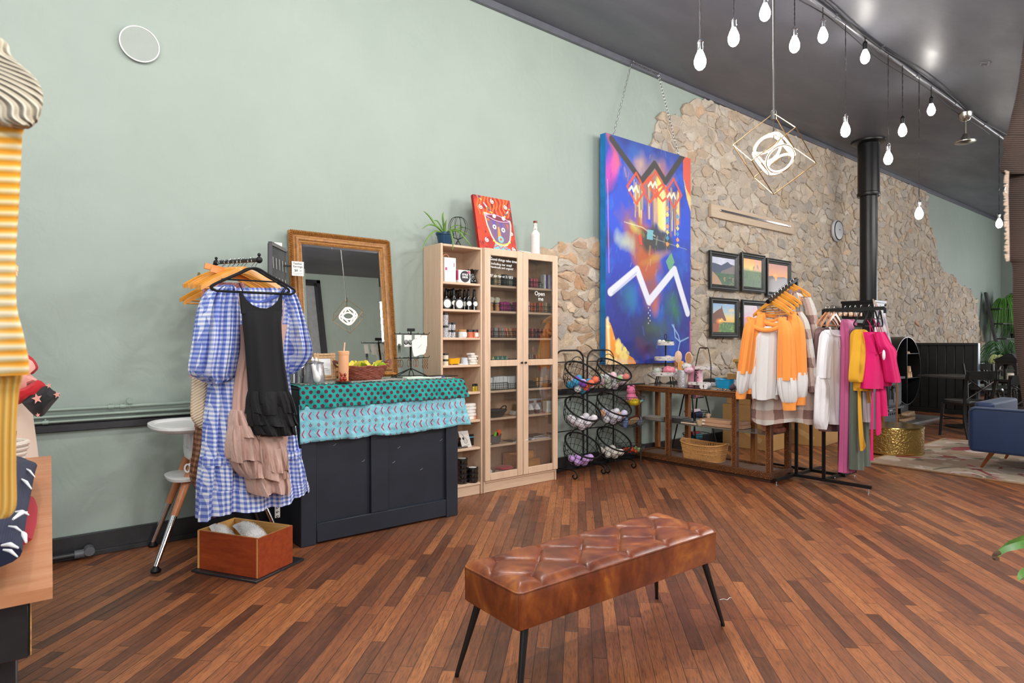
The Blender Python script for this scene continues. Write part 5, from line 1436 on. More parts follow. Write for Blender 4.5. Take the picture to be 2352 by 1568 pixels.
for i,(dx,z,r_)in enumerate(((0,0,.0),(.004,.019,.15),(-.008,.038,-.12),(.006,.057,.1),(-.016,.076,.3))):
    t=thing('soap_bar','white wrapped soap bar, %s from the bottom of the pile on the fourth shelf'%ORD[i],'soap',shp(1085,3,4.18)+V((dx,0,z)),r_,'pile of white soap bars')
    MB().box((0,0,.0092),(.075 if i<4 else.055,.05,.018)).build('bar',SOAPW,t)
    MB().box((0,0,.0092),(.02,.0512,.0188)).build('paper_band',M_PAPER,t)
t=thing('soap_bar','thin white bar lying flat in front of the upside-down bowl','soap',shp(1058,3,4.145),.1);MB().box((0,0,.005),(.04,.022,.009)).build('bar',SOAPW,t)
# fifth shelf
t=thing('black_card_box','black display card standing behind the cloth on the fifth shelf','box',shp(1055,4,4.2));c=t.location
MB().box(c+V((0,0,.055)),(.07,.03,.109)).build('carton',mat('black card',(30,28,28),.6,var=.3,scale=30),t,W=1)
t=thing('twine_bundle','tangle of brown twine and twigs on the fifth shelf','twine',shp(1071,4,4.2));c=t.location
m=MB();rr=random.Random(8)
for k in range(9):
    a=c+V((rr.uniform(-.05,.05),rr.uniform(-.03,.03),rr.uniform(.004,.03)));b=a+V((rr.uniform(-.05,.05),rr.uniform(-.03,.03),rr.uniform(-.005,.03)));b.z=max(b.z,c.z+.004);mid=(a+b)/2+V((0,0,.02));m.tube(smoothpts([a,mid,b],4),.003)
m.build('twine',mat('brown twine',(150,116,86),.8),t,W=1)
M_OIL=mat('amber oil',(176,150,20),.15,var=.2)
for i in range(5):
    t=thing('oil_vial','small amber oil vial with black cap, %s from left on the fifth shelf'%ORD[i],'vial',shp(1087+3.6*i,4,4.165+.012*(i%2)),0,'row of amber oil vials');c=t.location
    MB().lathe([(.0001,0),(.0085,0),(.0085,.04),(.005,.045)],(0,0,0),12).build('vial_body',M_OIL,t);MB().lathe([(.0088,.042),(.0088,.062),(.0001,.063)],(0,0,0),12).build('cap',M_LID,t)
# sixth shelf wrapped stacks
for i in range(5):
    t=thing('boxed_soap','white paper-wrapped soap, %s from the bottom of the stack on the sixth shelf'%ORD[i],'soap',shp(1076,5,4.19)+V((.003*(i%2),0,.0265*i)),.05*(i%3),'stack of wrapped soaps on the sixth shelf')
    MB().box((0,0,.013),(.11,.06,.025)).build('bar',SOAPW if i else mat('coral soap',(226,150,118),.6),t);MB().box((.01,0,.013),(.05,.0612,.0258)).build('paper_band',M_PAPER,t)
# seventh shelf: postcard, dark items
t=thing('necklace_card','white card printed with a pencil necklace drawing, leaning on the seventh shelf','card',shp(1072,6,4.17));c=t.location
Cv=Canvas(40,60,(214,208,202));
Cv.line([(.35,.2),(.42,.35),(.6,.45),(.7,.6),(.6,.75),(.4,.75),(.32,.6),(.45,.45)],.035,(120,116,116),asp=1.4);Cv.blob(.5,.62,.2,.14,(186,180,176),.8);Cv.line([(.3,.2),(.2,.1)],.02,(140,136,130));Cv.line([(.2,.9),(.8,.86)],.02,(150,146,140))
M_VP=vcol_mat('printed paper',.6,0)
T_=V((-.012,.02,.1));
MB().prism([c+V((-.045,-.001,.002)),c+V((.05,-.001,.002)),c+V((.05-.02,.03,.132)),c+V((-.045-.02,.03,.132))],(0,.003,0)).build('card_back',M_PAPER,t,W=1)
Cv.panel('drawing',c+V((-.064,.0275,.131)),V((.093,0,0)),V((.019,-.0300,-.128)),M_VP,t)
t=thing('black_figurine','dark carved figurine group on a grey slab on the seventh shelf','figurine',shp(1056,6,4.19));c=t.location
MB().box(c+V((.0,0,.006)),(.12,.06,.012)).build('slab',mat('grey slate',(74,68,66),.6),t,W=1)
m=MB()
for dx in(-.03,0,.03):m.lathe([(.012,.012),(.014,.03),(.008,.06),(.012,.075),(.0001,.09)],c+V((dx,0,0)),12)
m.build('figure',M_GBLK,t,W=1)
t=thing('blue_pen_box','light blue band box behind the leaning necklace card','box',shp(1082,6,4.24));c=t.location;MB().box(c+V((0,0,.045)),(.11,.03,.09)).build('carton',mat('black card',(30,28,28),.6),t,W=1);MB().box(c+V((0,-.016,.07)),(.112,.002,.01)).build('blue_band',mat('blue band',(88,170,208),.5),t,W=1)
# bottom shelf black jar stacks
for st_,(px,n_,lb)in enumerate(((1061,5,'taller stack, bottom shelf'),(1085,3,'shorter stack, bottom shelf'))):
    for k in range(n_):
        t=thing('black_jar','glossy black jar, %s from bottom of the %s'%(ORD[k],lb),'jar',shp(px,7,4.19-.02*st_)+V((0,0,.0405*k)),0,'black jars in the '+lb)
        MB().lathe([(.0001,0),(.044,0),(.046,.003),(.046,.026),(.044,.028)],(0,0,0),28).build('jar_body',M_GBLK,t)
        MB().lathe([(.0475,.025),(.0475,.039),(.045,.0403),(.0001,.0403)],(0,0,0),28).build('jar_lid',M_LID,t)
        if k==n_-1:MB().lathe([(.034,.0403),(.034,.0412),(.0001,.0413)],(0,0,0),28).build('round_label',M_PAPER,t)
# ------------------------------------------------ glazed unit: wire trays filled with soaps
def wire_tray(label,x0,x1,k,y=4.2,d=.1,h=.055):
    t=thing('wire_tray',label,'wire tray',((x0+x1)/2,y,SHELF[k]),0,'black wire trays in the glazed bookcase');z0=SHELF[k]
    m=MB();r=.0016
    for z in(.003,h*.33,h*.66,h):
        m.tube([(x0,y-d/2,z0+z),(x1,y-d/2,z0+z),(x1,y+d/2,z0+z),(x0,y+d/2,z0+z)],r if z<h else r*1.6,5,closed=True)
    n=max(2,int((x1-x0)/.022))
    for i in range(n+1):
        x=lerp(x0,x1,i/n);m.tube([(x,y-d/2,z0+h),(x,y-d/2,z0+.003),(x,y+d/2,z0+.003),(x,y+d/2,z0+h)],r,5)
    m.build('wire_basket',M_IRON,t,W=1)
    MB().box(((x0+x1)/2,y+d/2+.0005,z0+.01),(.03,.001,.014)).build('tray_tab',M_IRON,t,W=1)
LX0,LX1=B2[0]+.03,xmid-.03;RX0,RX1=xmid+.03,B2[1]-.03
def bars(specs,k,side_,group,y=4.2,h=.075,th=.019,dp=.055):
    """specs: (px, colour, lean, height factor, colour word)"""
    cnt={}
    for i,(px,c_,ln,hf,word)in enumerate(specs):
        x=xw(px,y)
        t=thing('soap_bar','%s soap bar, %s from left in the tray behind the %s glass door, %s shelf'%(word,ORD[i],side_,ORD[k]),'soap',(x,y,SHELF[k]+.0045+abs(math.sin(ln))*th/2),0,group)
        T=Matrix.Rotation(ln,3,'Y')
        hh=h*hf
        MB().box(T@V((0,0,hh/2)),(th,dp,hh),tilt=T).build('bar',mat('soap '+word,c_,.6,var=.1,scale=30),t)
        if word not in('white','carton'):MB().box(T@V((0,0,hh*.35)),(th+.0012,dp+.0012,hh*.3),tilt=T).build('paper_band',mat('band '+word,[min(255,x_*1.1+20)for x_ in c_],.7),t)
cr,gy,dk,pk,rs_,og,mg=(206,192,160),(148,152,150),(62,70,72),(196,92,112),(176,128,118),(204,96,52),(176,50,130)
wire_tray('wire tray of cream and slate soaps behind the left glass door, top shelf',LX0,LX1,0)
bars([(1127,dk,0,.75,'slate'),(1134,cr,0,1.25,'cream'),(1144,cr,0,1.3,'cream'),(1155,dk,0,1.3,'slate'),(1159,dk,0,1.3,'slate'),(1167,gy,0,1.25,'grey'),(1171,gy,0,1.25,'grey'),(1178,dk,0,1.05,'slate'),(1183,dk,0,1.05,'slate')],0,'left','soaps in the top left tray')
wire_tray('wire tray of rose soaps behind the right glass door, top shelf',RX0,RX1-.13,0)
bars([(1211,dk,0,1.15,'slate'),(1217,pk,0,1.1,'rose'),(1224,pk,.0,1.1,'rose'),(1229,pk,0,1.1,'rose'),(1237,gy,0,.6,'grey'),(1245,gy,0,.6,'grey')],0,'right','soaps in the top right tray')
for px,c_,lb,w_ in((1248,(210,214,214),'slim pale carton left of the violet one behind the right glass door',.028),(1252.5,(70,56,140),'slim violet carton behind the right glass door, top shelf',.02),(1262,(222,206,226),'wide lilac white carton behind the right glass door, top shelf',.062)):
    t=thing('carton',lb,'box',(xw(px,4.19),4.19,SHELF[0]),0,'upright cartons behind the right glass door');MB().box((0,0,.065),(w_,.05,.13)).build('carton_body',mat('carton '+lb[:10],c_,.6),t);MB().box((0,-.0255,.07),(w_*.6,.0008,.002)).box((0,-.0255,.05),(w_*.1,.0008,.03)).build('print',mat('grey print',(120,120,150),.6),t)
def brush(label,px,y,k,w_):
    t=thing('shaving_brush',label,'brush',(xw(px,y),y,SHELF[k]),0,'wooden shaving brushes')
    MB().lathe([(.0001,0),(.019,0),(.02,.005),(.017,.03),(.014,.04),(.018,.05),(.018,.056)],(0,0,0),20).build('handle',M_WOODLID,t)
    MB().lathe([(.016,.055),(.017,.065),(.026*w_,.09),(.027*w_,.1),(.018*w_,.112),(.0001,.116)],(0,0,0),20).build('bristles',mat('cream bristle',(222,212,190),.9,bump=.8,bscale=200),t)
    MB().lathe([(.0165,.058),(.0185,.068),(.0165,.069)],(0,0,0),20).build('collar',M_STEEL,t)
brush('fatter shaving brush with a spread white tuft, at far left of the second glazed shelf',1127.5,4.15,1,1.15)
brush('slimmer shaving brush with a cream tuft, second from left on the second glazed shelf',1141.5,4.15,1,.95)
wire_tray('wire tray of purple soaps behind the left glass door, second shelf',LX0+.02,LX1,1,y=4.23)
bars([(1136,mg,0,.95,'plum'),(1149,mg,0,1.05,'purple'),(1154,mg,.05,1.05,'purple'),(1159,mg,0,1.1,'magenta'),(1164,mg,-.1,1.0,'purple'),(1169,mg,-.3,1.05,'magenta'),(1174,dk,-.45,.95,'dark'),(1181,mg,.1,1.1,'magenta'),(1185,mg,0,1.1,'magenta')],1,'left','soaps in the second left tray',y=4.23)
wire_tray('wire tray of terracotta soaps behind the right glass door, second shelf',RX0,RX1,1)
bars([(1211,(206,184,176),0,1.2,'blush'),(1217,og,0,1.05,'terracotta'),(1225,og,0,1.1,'terracotta'),(1230,dk,0,.95,'slate'),(1236,og,0,1.15,'orange'),(1242,og,0,1.15,'orange'),(1251,cr,0,1.2,'cream'),(1257,(120,80,60),0,1.1,'brown')],1,'right','soaps in the second right tray')
wire_tray('wire tray of pastel soaps behind the left glass door, third shelf',LX0,LX1,2)
bars([(1126,(150,70,90),0,1.05,'wine'),(1134,gy,0,1.1,'grey'),(1138,gy,0,1.1,'grey'),(1145,rs_,0,1.1,'dusty'),(1150,gy,0,1.1,'grey'),(1155,rs_,-.05,1.1,'dusty'),(1163,(226,136,110),-.25,1.05,'coral'),(1172,(212,168,120),-.3,1.05,'sand'),(1182,(226,136,110),0,1.1,'coral')],2,'left','soaps in the third left tray')
wire_tray('wire tray of rosewood soaps behind the right glass door, third shelf',RX0,RX1-.02,2)
bars([(1212,dk,0,1.05,'slate'),(1219,(186,80,84),0,1.05,'red'),(1227,(108,80,84),0,1.05,'mauve'),(1237,(156,96,88),0,1.05,'rosewood'),(1245,(170,92,80),0,1.05,'rosewood'),(1254,(176,110,90),0,1.05,'copper'),(1260,(108,80,84),0,1.0,'mauve')],2,'right','soaps in the third right tray')
wire_tray('low wire tray of mint triangle soaps behind the left glass door',LX0,LX1,3,h=.035)
for i,px in enumerate((1128,1139,1149,1159)):
    t=thing('triangle_soap','mint green triangular soap wedge, %s from left behind the left glass door'%ORD[i],'soap',(xw(px,4.2),4.2,SHELF[3]+.006),0,'mint triangular soaps')
    MB().prism([(-.03,-.03,0),(.03,-.03,0),(0,-.03,.058)],(0,.055,0)).build('wedge',mat('mint soap',(128,176,160),.6)if i else mat('yellow wedge',(206,196,140),.6),t);MB().prism([(-.018,-.0305,.001),(.018,-.0305,.001),(0,-.0305,.03)],(0,-.0005,0)).build('stamp',mat('pale mint',(170,206,192),.6),t)
wire_tray('low wire tray behind the right glass door, fourth shelf',RX0,RX1-.04,3,h=.035)
bars([(1214,(140,120,110),0,.95,'taupe'),(1219,(140,120,110),0,.95,'taupe'),(1228,(176,116,84),0,.9,'copper'),(1234,(176,116,84),0,.9,'copper')],3,'right','soaps in the fourth right tray')
wire_tray('wire tray crammed with white cartons behind the left glass door, larger left one',LX0,LX0+.25,4,h=.06)
wire_tray('wire tray of white cartons at the right of the left glass door',LX0+.255,LX1,4,h=.05)
wh=(216,218,222)
bars([(1125,wh,.0,1.35,'white'),(1130,wh,.15,1.4,'white'),(1137,wh,.04,1.4,'white'),(1141,wh,0,1.45,'white'),(1146,wh,0,1.45,'white'),(1149.5,wh,0,1.45,'white'),(1155,wh,0,1.45,'white'),(1159,wh,0,1.4,'white'),(1165,wh,0,1.4,'white'),(1170,wh,0,1.4,'white'),(1174,wh,0,1.4,'white'),(1178,wh,0,1.4,'white'),(1183,wh,0,1.4,'white')],4,'left','white cartons in the fifth left tray',th=.022)
wire_tray('dark wire tray with upright tan soaps behind the right glass door, fifth shelf',RX0,RX1-.01,4)
bars([(1230,(206,150,84),0,1.1,'tan'),(1240,(206,150,84),0,1.1,'tan'),(1253,(212,172,124),-.08,1.3,'sand')],4,'right','tan soaps in the fifth right tray')
bars([(1211+i*3.4,(74,50,46),0,.62,'cocoa')for i in range(6)],4,'right','cocoa soaps in the fifth right tray',y=4.205)
# sixth glazed shelf
t=thing('black_basket','black oval basket with a loop handle behind the left glass door','basket',(xw(1135,4.2),4.2,SHELF[5]));c=t.location
m=MB()
for q in range(6):m.tube([c+V(((.08+.008*q)*math.cos(a),(.05+.006*q)*math.sin(a),.006+.01*q))for a in np.linspace(0,6.28,33)[:-1]],.005,6,closed=True)
m.build('weave',mat('charcoal weave',(52,54,56),.6),t,W=1);MB().tube(smoothpts([c+V((.06,0,.06)),c+V((.1,0,.085)),c+V((.13,0,.08)),c+V((.12,0,.05))],5),.005).build('handle',M_IRON,t,W=1)
MB().lathe([(.0001,.02),(.085,.022),(.07,.055),(.03,.06),(.0001,.06)],c,24,sy=.6).build('grey_lining',mat('grey felt',(96,100,108),.8),t,W=1)
for i in range(3):
    t=thing('shell_dish','white fluted dish, %s from the bottom of the nested pile'%ORD[i],'dish',(xw(1182,4.17),4.17,SHELF[5]+.009*i),.1*i,'nested white fluted dishes')
    MB().rings([[V((r_*(1+w_*math.sin(10*a))*math.cos(a)*1.3,r_*(1+w_*math.sin(10*a))*math.sin(a)*.8,z))for a in np.linspace(0,2*PI,41)[:-1]]for r_,z,w_ in((.02,0,0),(.03,.004,.03),(.05,.018,.07),(.048,.02,.07),(.02,.008,0))]).build('dish_body',mat('white china',(222,220,214),.3),t)
for i,px in enumerate((1212,1229)):
    t=thing('blister_box',['left','right'][i]+' grey folded carton with a window, standing behind the white puffs','box',(xw(px+6,4.26),4.26,SHELF[5]),0,'grey window cartons');MB().box((0,0,.062),(.088,.03,.124)).build('carton_body',mat('grey carton',(176,176,182),.6),t);MB().box((.0,-.0156,.095),(.055,.0008,.022)).build('window',mat('brown window',(110,86,76),.4),t)
for i,px in enumerate((1218,1233)):
    t=thing('cupcake_soap',['left','right'][i]+' cupcake soap with swirled white top in a brown case','soap',(xw(px,4.17),4.17,SHELF[5]),0,'cupcake soaps');
    MB().lathe([(.0001,0),(.025,0),(.031,.038),(.029,.04)],(0,0,0),24).build('case',mat('cocoa case',(62,48,48),.6),t)
    m=MB()
    for k in range(4):m.tube([V(((.024-.006*k)*math.cos(a),(.024-.006*k)*math.sin(a),.042+.011*k+.002*math.sin(6*a)))for a in np.linspace(0,6.28,21)[:-1]],.0095,8,closed=True)
    m.ball((0,0,.05),.02);m.build('swirl',M_WHITE,t)
t=thing('white_carton','white printed carton at the right end of the sixth glazed shelf','box',(xw(1258,4.18),4.18,SHELF[5]),.0);MB().box((0,0,.052),(.075,.06,.104)).build('carton_body',M_PAPER,t);m=MB();[m.box((.01,-.0306,.03+.014*k),(.04,.0006,.002))for k in range(4)];m.build('print',MATS['grey print'],t)
# seventh glazed shelf
g=tub('bathtub_dish','grey claw-footed bathtub dish holding coloured scrapers',(xw(1133,4.18),4.18,SHELF[6]),.068,mat('grey enamel',(88,90,94),.5),M_CHROME)
for i,(dx,c_,lb,an)in enumerate(((.012,(110,210,20),'lime green plastic scraper in the grey bathtub dish',.5),(.04,(240,90,30),'bright orange plastic scraper in the grey bathtub dish',.35),(-.055,(84,84,88),'grey handled scraper in the grey bathtub dish',-.3))):
    t=thing('scraper',lb,'scraper',g.location+V((dx,0,.035)));d_=V((math.sin(an),0,math.cos(an)));sd=V((d_.z,0,-d_.x));p=t.location
    hgt=.065 if i!=1 else.082
    P=[p+d_*(hgt*q)+sd*(w_)for q,w_ in((0,-.008),(.45,-.02),(.9,-.024),(1.05,0),(.95,.022),(.45,.018),(0,.008))]
    MB().prism(P,(0,.006,0)).build('blade',mat('plastic %d'%i,c_,.4),t,W=1);MB().tube([p+d_*.0+V((0,.003,0)),p+d_*.03+V((0,.003,0))],.004).build('grip',mat('plastic %d'%i,c_,.4),t,W=1)
for i,(px,y,w_,rz,c_,lb)in enumerate(((1185,4.2,.2,.12,(96,98,100),'grey covered booklet lying at left on the seventh glazed shelf'),(1192,4.17,.12,-.2,(200,202,204),'white booklet lying over the grey one'),(1228,4.24,.2,.2,(52,54,54),'dark booklet lying at the back on the seventh glazed shelf'),(1238,4.19,.16,-.12,(206,208,210),'white edged booklet lying on top at the right'),(1222,4.16,.12,.3,(188,190,194),'small pale booklet at the front edge of the seventh glazed shelf'))):
    t=thing('booklet',lb,'booklet',(xw(px,y),y,SHELF[6]+.007*(i%3)),rz,'booklets on the seventh glazed shelf');MB().box((0,0,.0035),(w_,.12 if i<4 else.08,.006)).build('cover',mat('booklet %d'%i,c_,.4,var=.25,scale=20),t);MB().box((0,-.001,.0035),(w_-.004,.119 if i<4 else.079,.004)).build('pages',M_PAPER,t)
# bottom glazed shelf
for i,(c_,z,w_,lb)in enumerate((((214,208,204),0,.17,'white folded towel at the bottom of the towel pile'),((222,200,170),.028,.155,'cream folded towel in the middle of the towel pile'),((190,22,46),.058,.14,'crimson folded towel on top of the towel pile'))):
    t=thing('folded_towel',lb,'towel',(xw(1158,4.19),4.19,SHELF[7]+z),.18,'pile of folded towels');R=[]
    for q in range(9):
        x=lerp(-w_/2,w_/2,q/8);e_=(1-abs(2*q/8-1)**4)*.4+.6
        R.append([V((x,.062*e_*math.copysign(abs(math.cos(a))**.5,math.cos(a)),.014+(.0135*e_)*math.copysign(abs(math.sin(a))**.6,math.sin(a))+.002*math.sin(q*1.3+i)*(1 if i else 0)*max(0,math.sin(a))))for a in np.linspace(0,6.28,21)[:-1]])
    MB().rings(R).build('towel_cloth',cloth_mat('towel %d'%i,c_,.6,90),t);MB().tube([(-w_*.4,-.063,.014),(w_*.4,-.063,.014)],.0015).build('fold_edge',cloth_mat('towel %d'%i,c_,.6,90),t)
t=thing('toy_duck','small white topped orange figure standing left of the towel pile','figurine',(xw(1125.5,4.17),4.17,SHELF[7]));MB().lathe([(.0001,0),(.02,0),(.022,.012),(.014,.02),(.024,.03),(.022,.04),(.012,.045)],(0,0,0),16).build('figure_body',mat('orange glaze',(232,150,40),.3),t);MB().ball((0,0,.06),.02).build('figure_head',M_WHITE,t)
t=thing('bamboo_riser','stepped bamboo display riser on the bottom glazed shelf','display riser',(xw(1215,4.25),4.25,SHELF[7]))
M_BAM=wood('bamboo',(176,118,64),(206,150,88),0,3,.4,.05,10)
x0,x1=xw(1180,4.2),xw(1246,4.2);z0=SHELF[7]
for i,(y0,y1,h_)in enumerate(((4.14,4.205,.035),(4.207,4.272,.1),(4.274,4.34,.165))):
    MB().box2((x0+.0,y0,z0+h_-.01),(x1-.02*i,y1,z0+h_)).box2((x0,y0,z0),(x1-.02*i,y0+.01,z0+h_-.011)).build('step',M_BAM,t,W=1)
MB().box2((x0-.011,4.14,z0),(x0-.001,4.34,z0+.165)).build('end_panel',M_BAM,t,W=1)
# ================================================================= on top of the bookcases
t=thing('potted_plant','spiky green plant in a dark blue pot on top of the open bookcase','potted plant',(xw(1022,4.25),4.25,SH));c=t.location
M_POT=mat('petrol blue pot',(22,62,92),.35,var=.05)
prof=[(.0001,0),(.048,0),(.05,.003),(.066,.085),(.073,.087),(.075,.105),(.068,.105),(.064,.09),(.0001,.088)]
R=[[c+V((r_*(1+(.02*math.cos(24*a)if.003<=z<.086 else 0))*math.cos(a),r_*(1+(.02*math.cos(24*a)if.003<=z<.086 else 0))*math.sin(a),z))for a in np.linspace(0,2*PI,97)[:-1]]for r_,z in prof]
MB().rings(R,cap=False).build('pot',M_POT,t,W=1)
MB().lathe([(.0001,.092),(.062,.09)],c,24).build('soil',mat('dark soil',(50,38,30),.9),t,W=1)
M_LEAF=mat('fresh green leaf',(104,142,66),.4,var=.25,scale=8)
def blade(m,P,w_,n=5):
    P=smoothpts(P,n);N=len(P);L=[];Rr=[];Mi=[]
    for i,p in enumerate(P):
        q=i/(N-1);ww=w_*(math.sin(PI*min(1,.22+.78*(1-q)))**.7 if q>.3 else.85+.15*q)*(1-q**3)+.0006
        d=(P[min(i+1,N-1)]-P[max(i-1,0)]).normalized();s_=d.cross(FWD).normalized();u_=s_.cross(d)
        L.append(p-s_*ww+u_*ww*.5);Rr.append(p+s_*ww+u_*ww*.5);Mi.append(p-u_*.001)
    vs=[];fs=[]
    for a,b,k in zip(L,Mi,Rr):vs+=[a,b,k,b-(V((0,0,0)))+V((0,0,-.0012))]
    for i in range(N-1):
        o=i*4;fs+=[(o,o+4,o+5,o+1),(o+1,o+5,o+6,o+2),(o+2,o+6,o+7,o+3),(o+3,o+7,o+4,o)]
    m.add(vs,fs)
def lf(pts,y=4.2):return[c+V((0,0,.095))]+[on_y(px,py,y+dy)for px,py,dy in pts]
for P,w_ in((lf([(1000,515,0),(985,495,.0),(972,484,-.02)]),.009),(lf([(1017,500,0),(1019,486,0)]),.009),(lf([(1023,515,.02),(1026,504,.02)]),.008),(lf([(1003,520,-.02),(985,516,-.05),(969,526,-.07)]),.007),
              (lf([(1000,530,-.06),(980,550,-.11),(966,582,-.13)]),.007),(lf([(1034,530,-.08),(1040,555,-.14),(1040,575,-.16)]),.008),(lf([(1045,526,-.02),(1065,534,-.03),(1083,542,-.03)]),.007),
              (lf([(1050,530,-.05),(1070,550,-.12),(1086,570,-.14)]),.007),(lf([(1040,520,.03),(1052,517,.05),(1065,522,.06)]),.006),(lf([(1010,515,.04),(1002,506,.06),(992,509,.06)]),.006),(lf([(1048,525,.05),(1066,522,.07),(1084,530,.07)]),.005)):
    m=MB();blade(m,P,w_);m.build('leaf',M_LEAF,t,W=1,smooth=True)
t=thing('wire_globe','dark open wire globe ornament beside the potted plant','ornament',(xw(1052,4.22),4.22,SH));c=t.location
m=MB();
for k in range(5):
    a=PI*k/5;d_=V((math.cos(a),math.sin(a),0))
    for s_ in(-1,1):m.tube(smoothpts([c+V((0,0,.245)),c+d_*(s_*.05)+V((0,0,.23)),c+d_*(s_*.078)+V((0,0,.165)),c+d_*(s_*.05)+V((0,0,.085)),c+V((0,0,.055)),c+d_*(-s_*.028)+V((0,0,.002))],5),.0016,6)
m.build('wire_cage',M_IRON,t,W=1);MB().tube([c+V((0,0,.05)),c+V((0,0,.245))],.0025).build('stem',M_STEEL,t,W=1)
# drum canvas
t=thing('drum_painting','red canvas of a patterned drum with sticks and spirals, on the bookcase','painting',(3.2,4.15,SH))
Cv=Canvas(150,180,(214,62,28));asp=1.2
Cv.mixin((Cv.fbm(5,4)-.42)*5,(176,34,30));Cv.mixin((Cv.fbm(9,8)-.6)*6,(110,30,40))
for k in range(9):
    x=.1+.1*k;Cv.line([(x+.03*math.sin(j*1.2+k),.0+j*.05)for j in range(8)],.022,(238,120,40),.8)
for sx,sy in((.17,.22),(.5,.08),(.86,.15),(.22,.84),(.92,.66),(.93,.97)):Cv.blob(sx,sy,.08,.07,(120,30,40),.8);Cv.spiral(sx,sy,.055,(236,226,220),.011,asp)
P=[(.24,.32),(.92,.42),(.93,.5),(.9,.65),(.85,.8),(.75,.9),(.6,.93),(.45,.88),(.36,.75),(.28,.55)]
Cv.poly(P,(120,90,120));Cv.line(P+[P[0]],.022,(206,196,176),asp=asp)
Cv.blob(.58,.4,.33,.075,(120,44,60),1,.08,.1);Cv.line([(.25+.66*q,.36+.02*math.sin(q*PI)*0+.07*q-.055*math.sin(q*PI))for q in np.linspace(0,1,12)],.012,(190,160,200),asp=asp);Cv.line([(.25+.66*q,.36+.07*q+.055*math.sin(q*PI))for q in np.linspace(0,1,12)],.012,(190,160,200),asp=asp)
for a,b,c_ in(((.28,.45),(.36,.4),(226,110,40)),((.42,.44),(.52,.75),(96,80,160)),((.62,.46),(.7,.78),(96,80,160)),((.8,.48),(.86,.62),(206,90,60))):Cv.poly([a,(b[0],a[1]+.02),((a[0]+b[0])/2+.01,b[1])],c_)
for px_,py_ in((.47,.57),(.7,.61)):Cv.blob(px_,py_,.055,.05,(222,222,214),1,0,.2);Cv.blob(px_,py_,.02,.018,(40,40,60),1,0,.2)
Cv.poly([(.56,.56),(.6,.56),(.62,.76),(.53,.76)],(232,150,60));Cv.blob(.6,.8,.085,.07,(120,190,190),1,0,.2);Cv.blob(.6,.8,.035,.03,(230,90,60),1,0,.2)
for k in range(12):Cv.blob(.4+.04*k,.84+.06*math.sin(PI*k/11),.016,.03,(236,206,90),1,.3*(k-6),.3)
Cv.poly([(.42,.9),(.8,.95),(.86,1),(.36,1)],(108,180,196));Cv.line([(.4,.96),(.5,.92),(.56,.98),(.64,.93),(.7,.98),(.8,.95)],.012,(206,70,60),asp=asp)
for(a,b)in(((.14,.02),(.5,.36)),((.98,.15),(.75,.38))):
    cl=[(40,60,160),(226,206,60),(206,50,60),(110,190,200),(230,226,220),(60,140,80)]
    for k in range(9):q0,q1=k/9,(k+1)/9;Cv.line([(lerp(a[0],b[0],q0),lerp(a[1],b[1],q0)),(lerp(a[0],b[0],q1),lerp(a[1],b[1],q1))],.018,cl[k%6],asp=asp)
    Cv.blob(b[0],b[1],.05,.042,(238,236,238),1,0,.15)
q0=V((3.003,4.135,SH+.001));wv=V((.392,-.0,0));up=V((0,.10,.455));nrm=wv.cross(up).normalized()
M_CV=vcol_mat('painted canvas',.55,.2,260)
Cv.panel('painted_face',q0+up+nrm*.0006,wv,-up,M_CV,t)
MB().prism([q0,q0+wv,q0+wv+up,q0+up],-nrm*.03).build('canvas_edge',mat('red canvas edge',(150,24,20),.6,var=.3,scale=20),t,W=1)
t=thing('white_bottle','tall ridged white bottle with a speckled brown neck on the glazed bookcase','bottle',(xw(1229.5,4.22),4.22,SH));c=t.location
prof=[(.0001,0),(.04,0)]
for k in range(26):z=.006+.0068*k;prof+=[(.0415,z),(.0400,z+.0012),(.0415,z+.0024)]
prof+=[(.0415,.19),(.036,.205),(.022,.222)]
MB().lathe(prof,c,32).build('bottle_body',mat('matte white ceramic',(226,222,220),.5,var=.02),t,W=1)
def spk():
    t=NT('speckled neck glaze',.4);t.set('Base Color',t.ramp(t.n('TexVoronoi',{'Vector':t.coord('Object'),'Scale':110.0}).outputs[0],[(.33,rgb(84,44,26)),(.42,rgb(226,222,214))]));return t.m
MB().lathe([(.0225,.221),(.018,.235),(.0165,.29),(.017,.292)],c,24).build('neck',spk(),t,W=1)
MB().lathe([(.0175,.291),(.0185,.3),(.018,.312),(.012,.314)],c,24).build('brown_lip',mat('brown glaze',(120,60,30),.3,var=.3,scale=60),t,W=1)
MB().box(c+V((-.008,-.0415,.045)),(.032,.002,.062)).build('label',M_PAPER,t,W=1);
t=thing('white_card','small white card lying flat on the glazed bookcase top','card',(xw(1200,4.15),4.15,SH+.0005),.1);MB().box((0,0,.004),(.14,.08,.007)).build('card_body',M_PAPER,t)
# ================================================================= big painting on chains
def chain(m,a,b,step=.035,r=.0028):
    a,b=V(a),V(b);L=(b-a).length;n=int(L/step);d=(b-a)/L;s1,s2=basis(d)
    for i in range(n):
        c=a+d*(L*(i+.5)/n);s_=s1 if i%2 else s2
        m.tube([c+d*(step*.62*math.cos(t))+s_*(step*.28*math.sin(t))for t in np.linspace(0,6.283,9)[:-1]],r,4,closed=True)
PY=4.265
t=thing('large_painting','tall abstract canvas in blue with white and dark zigzags, hung on chains','painting',(5.4,4.3,1.02))
TL,TR=on_y(1391,306,PY),on_y(1586,363,PY);BL,BR=on_y(1394,834,PY),on_y(1587,834,PY)
px0,px1=TL.x,TR.x;pz1=(TL.z+TR.z)/2;pz0=(BL.z+BR.z)/2
Cv=Canvas(230,330,(14,60,190));asp=2.35/1.43
Cv.grad([(0,(40,70,150)),(.12,(30,70,190)),(.4,(16,70,205)),(.62,(22,48,170)),(.85,(28,36,130)),(1,(16,40,160))])
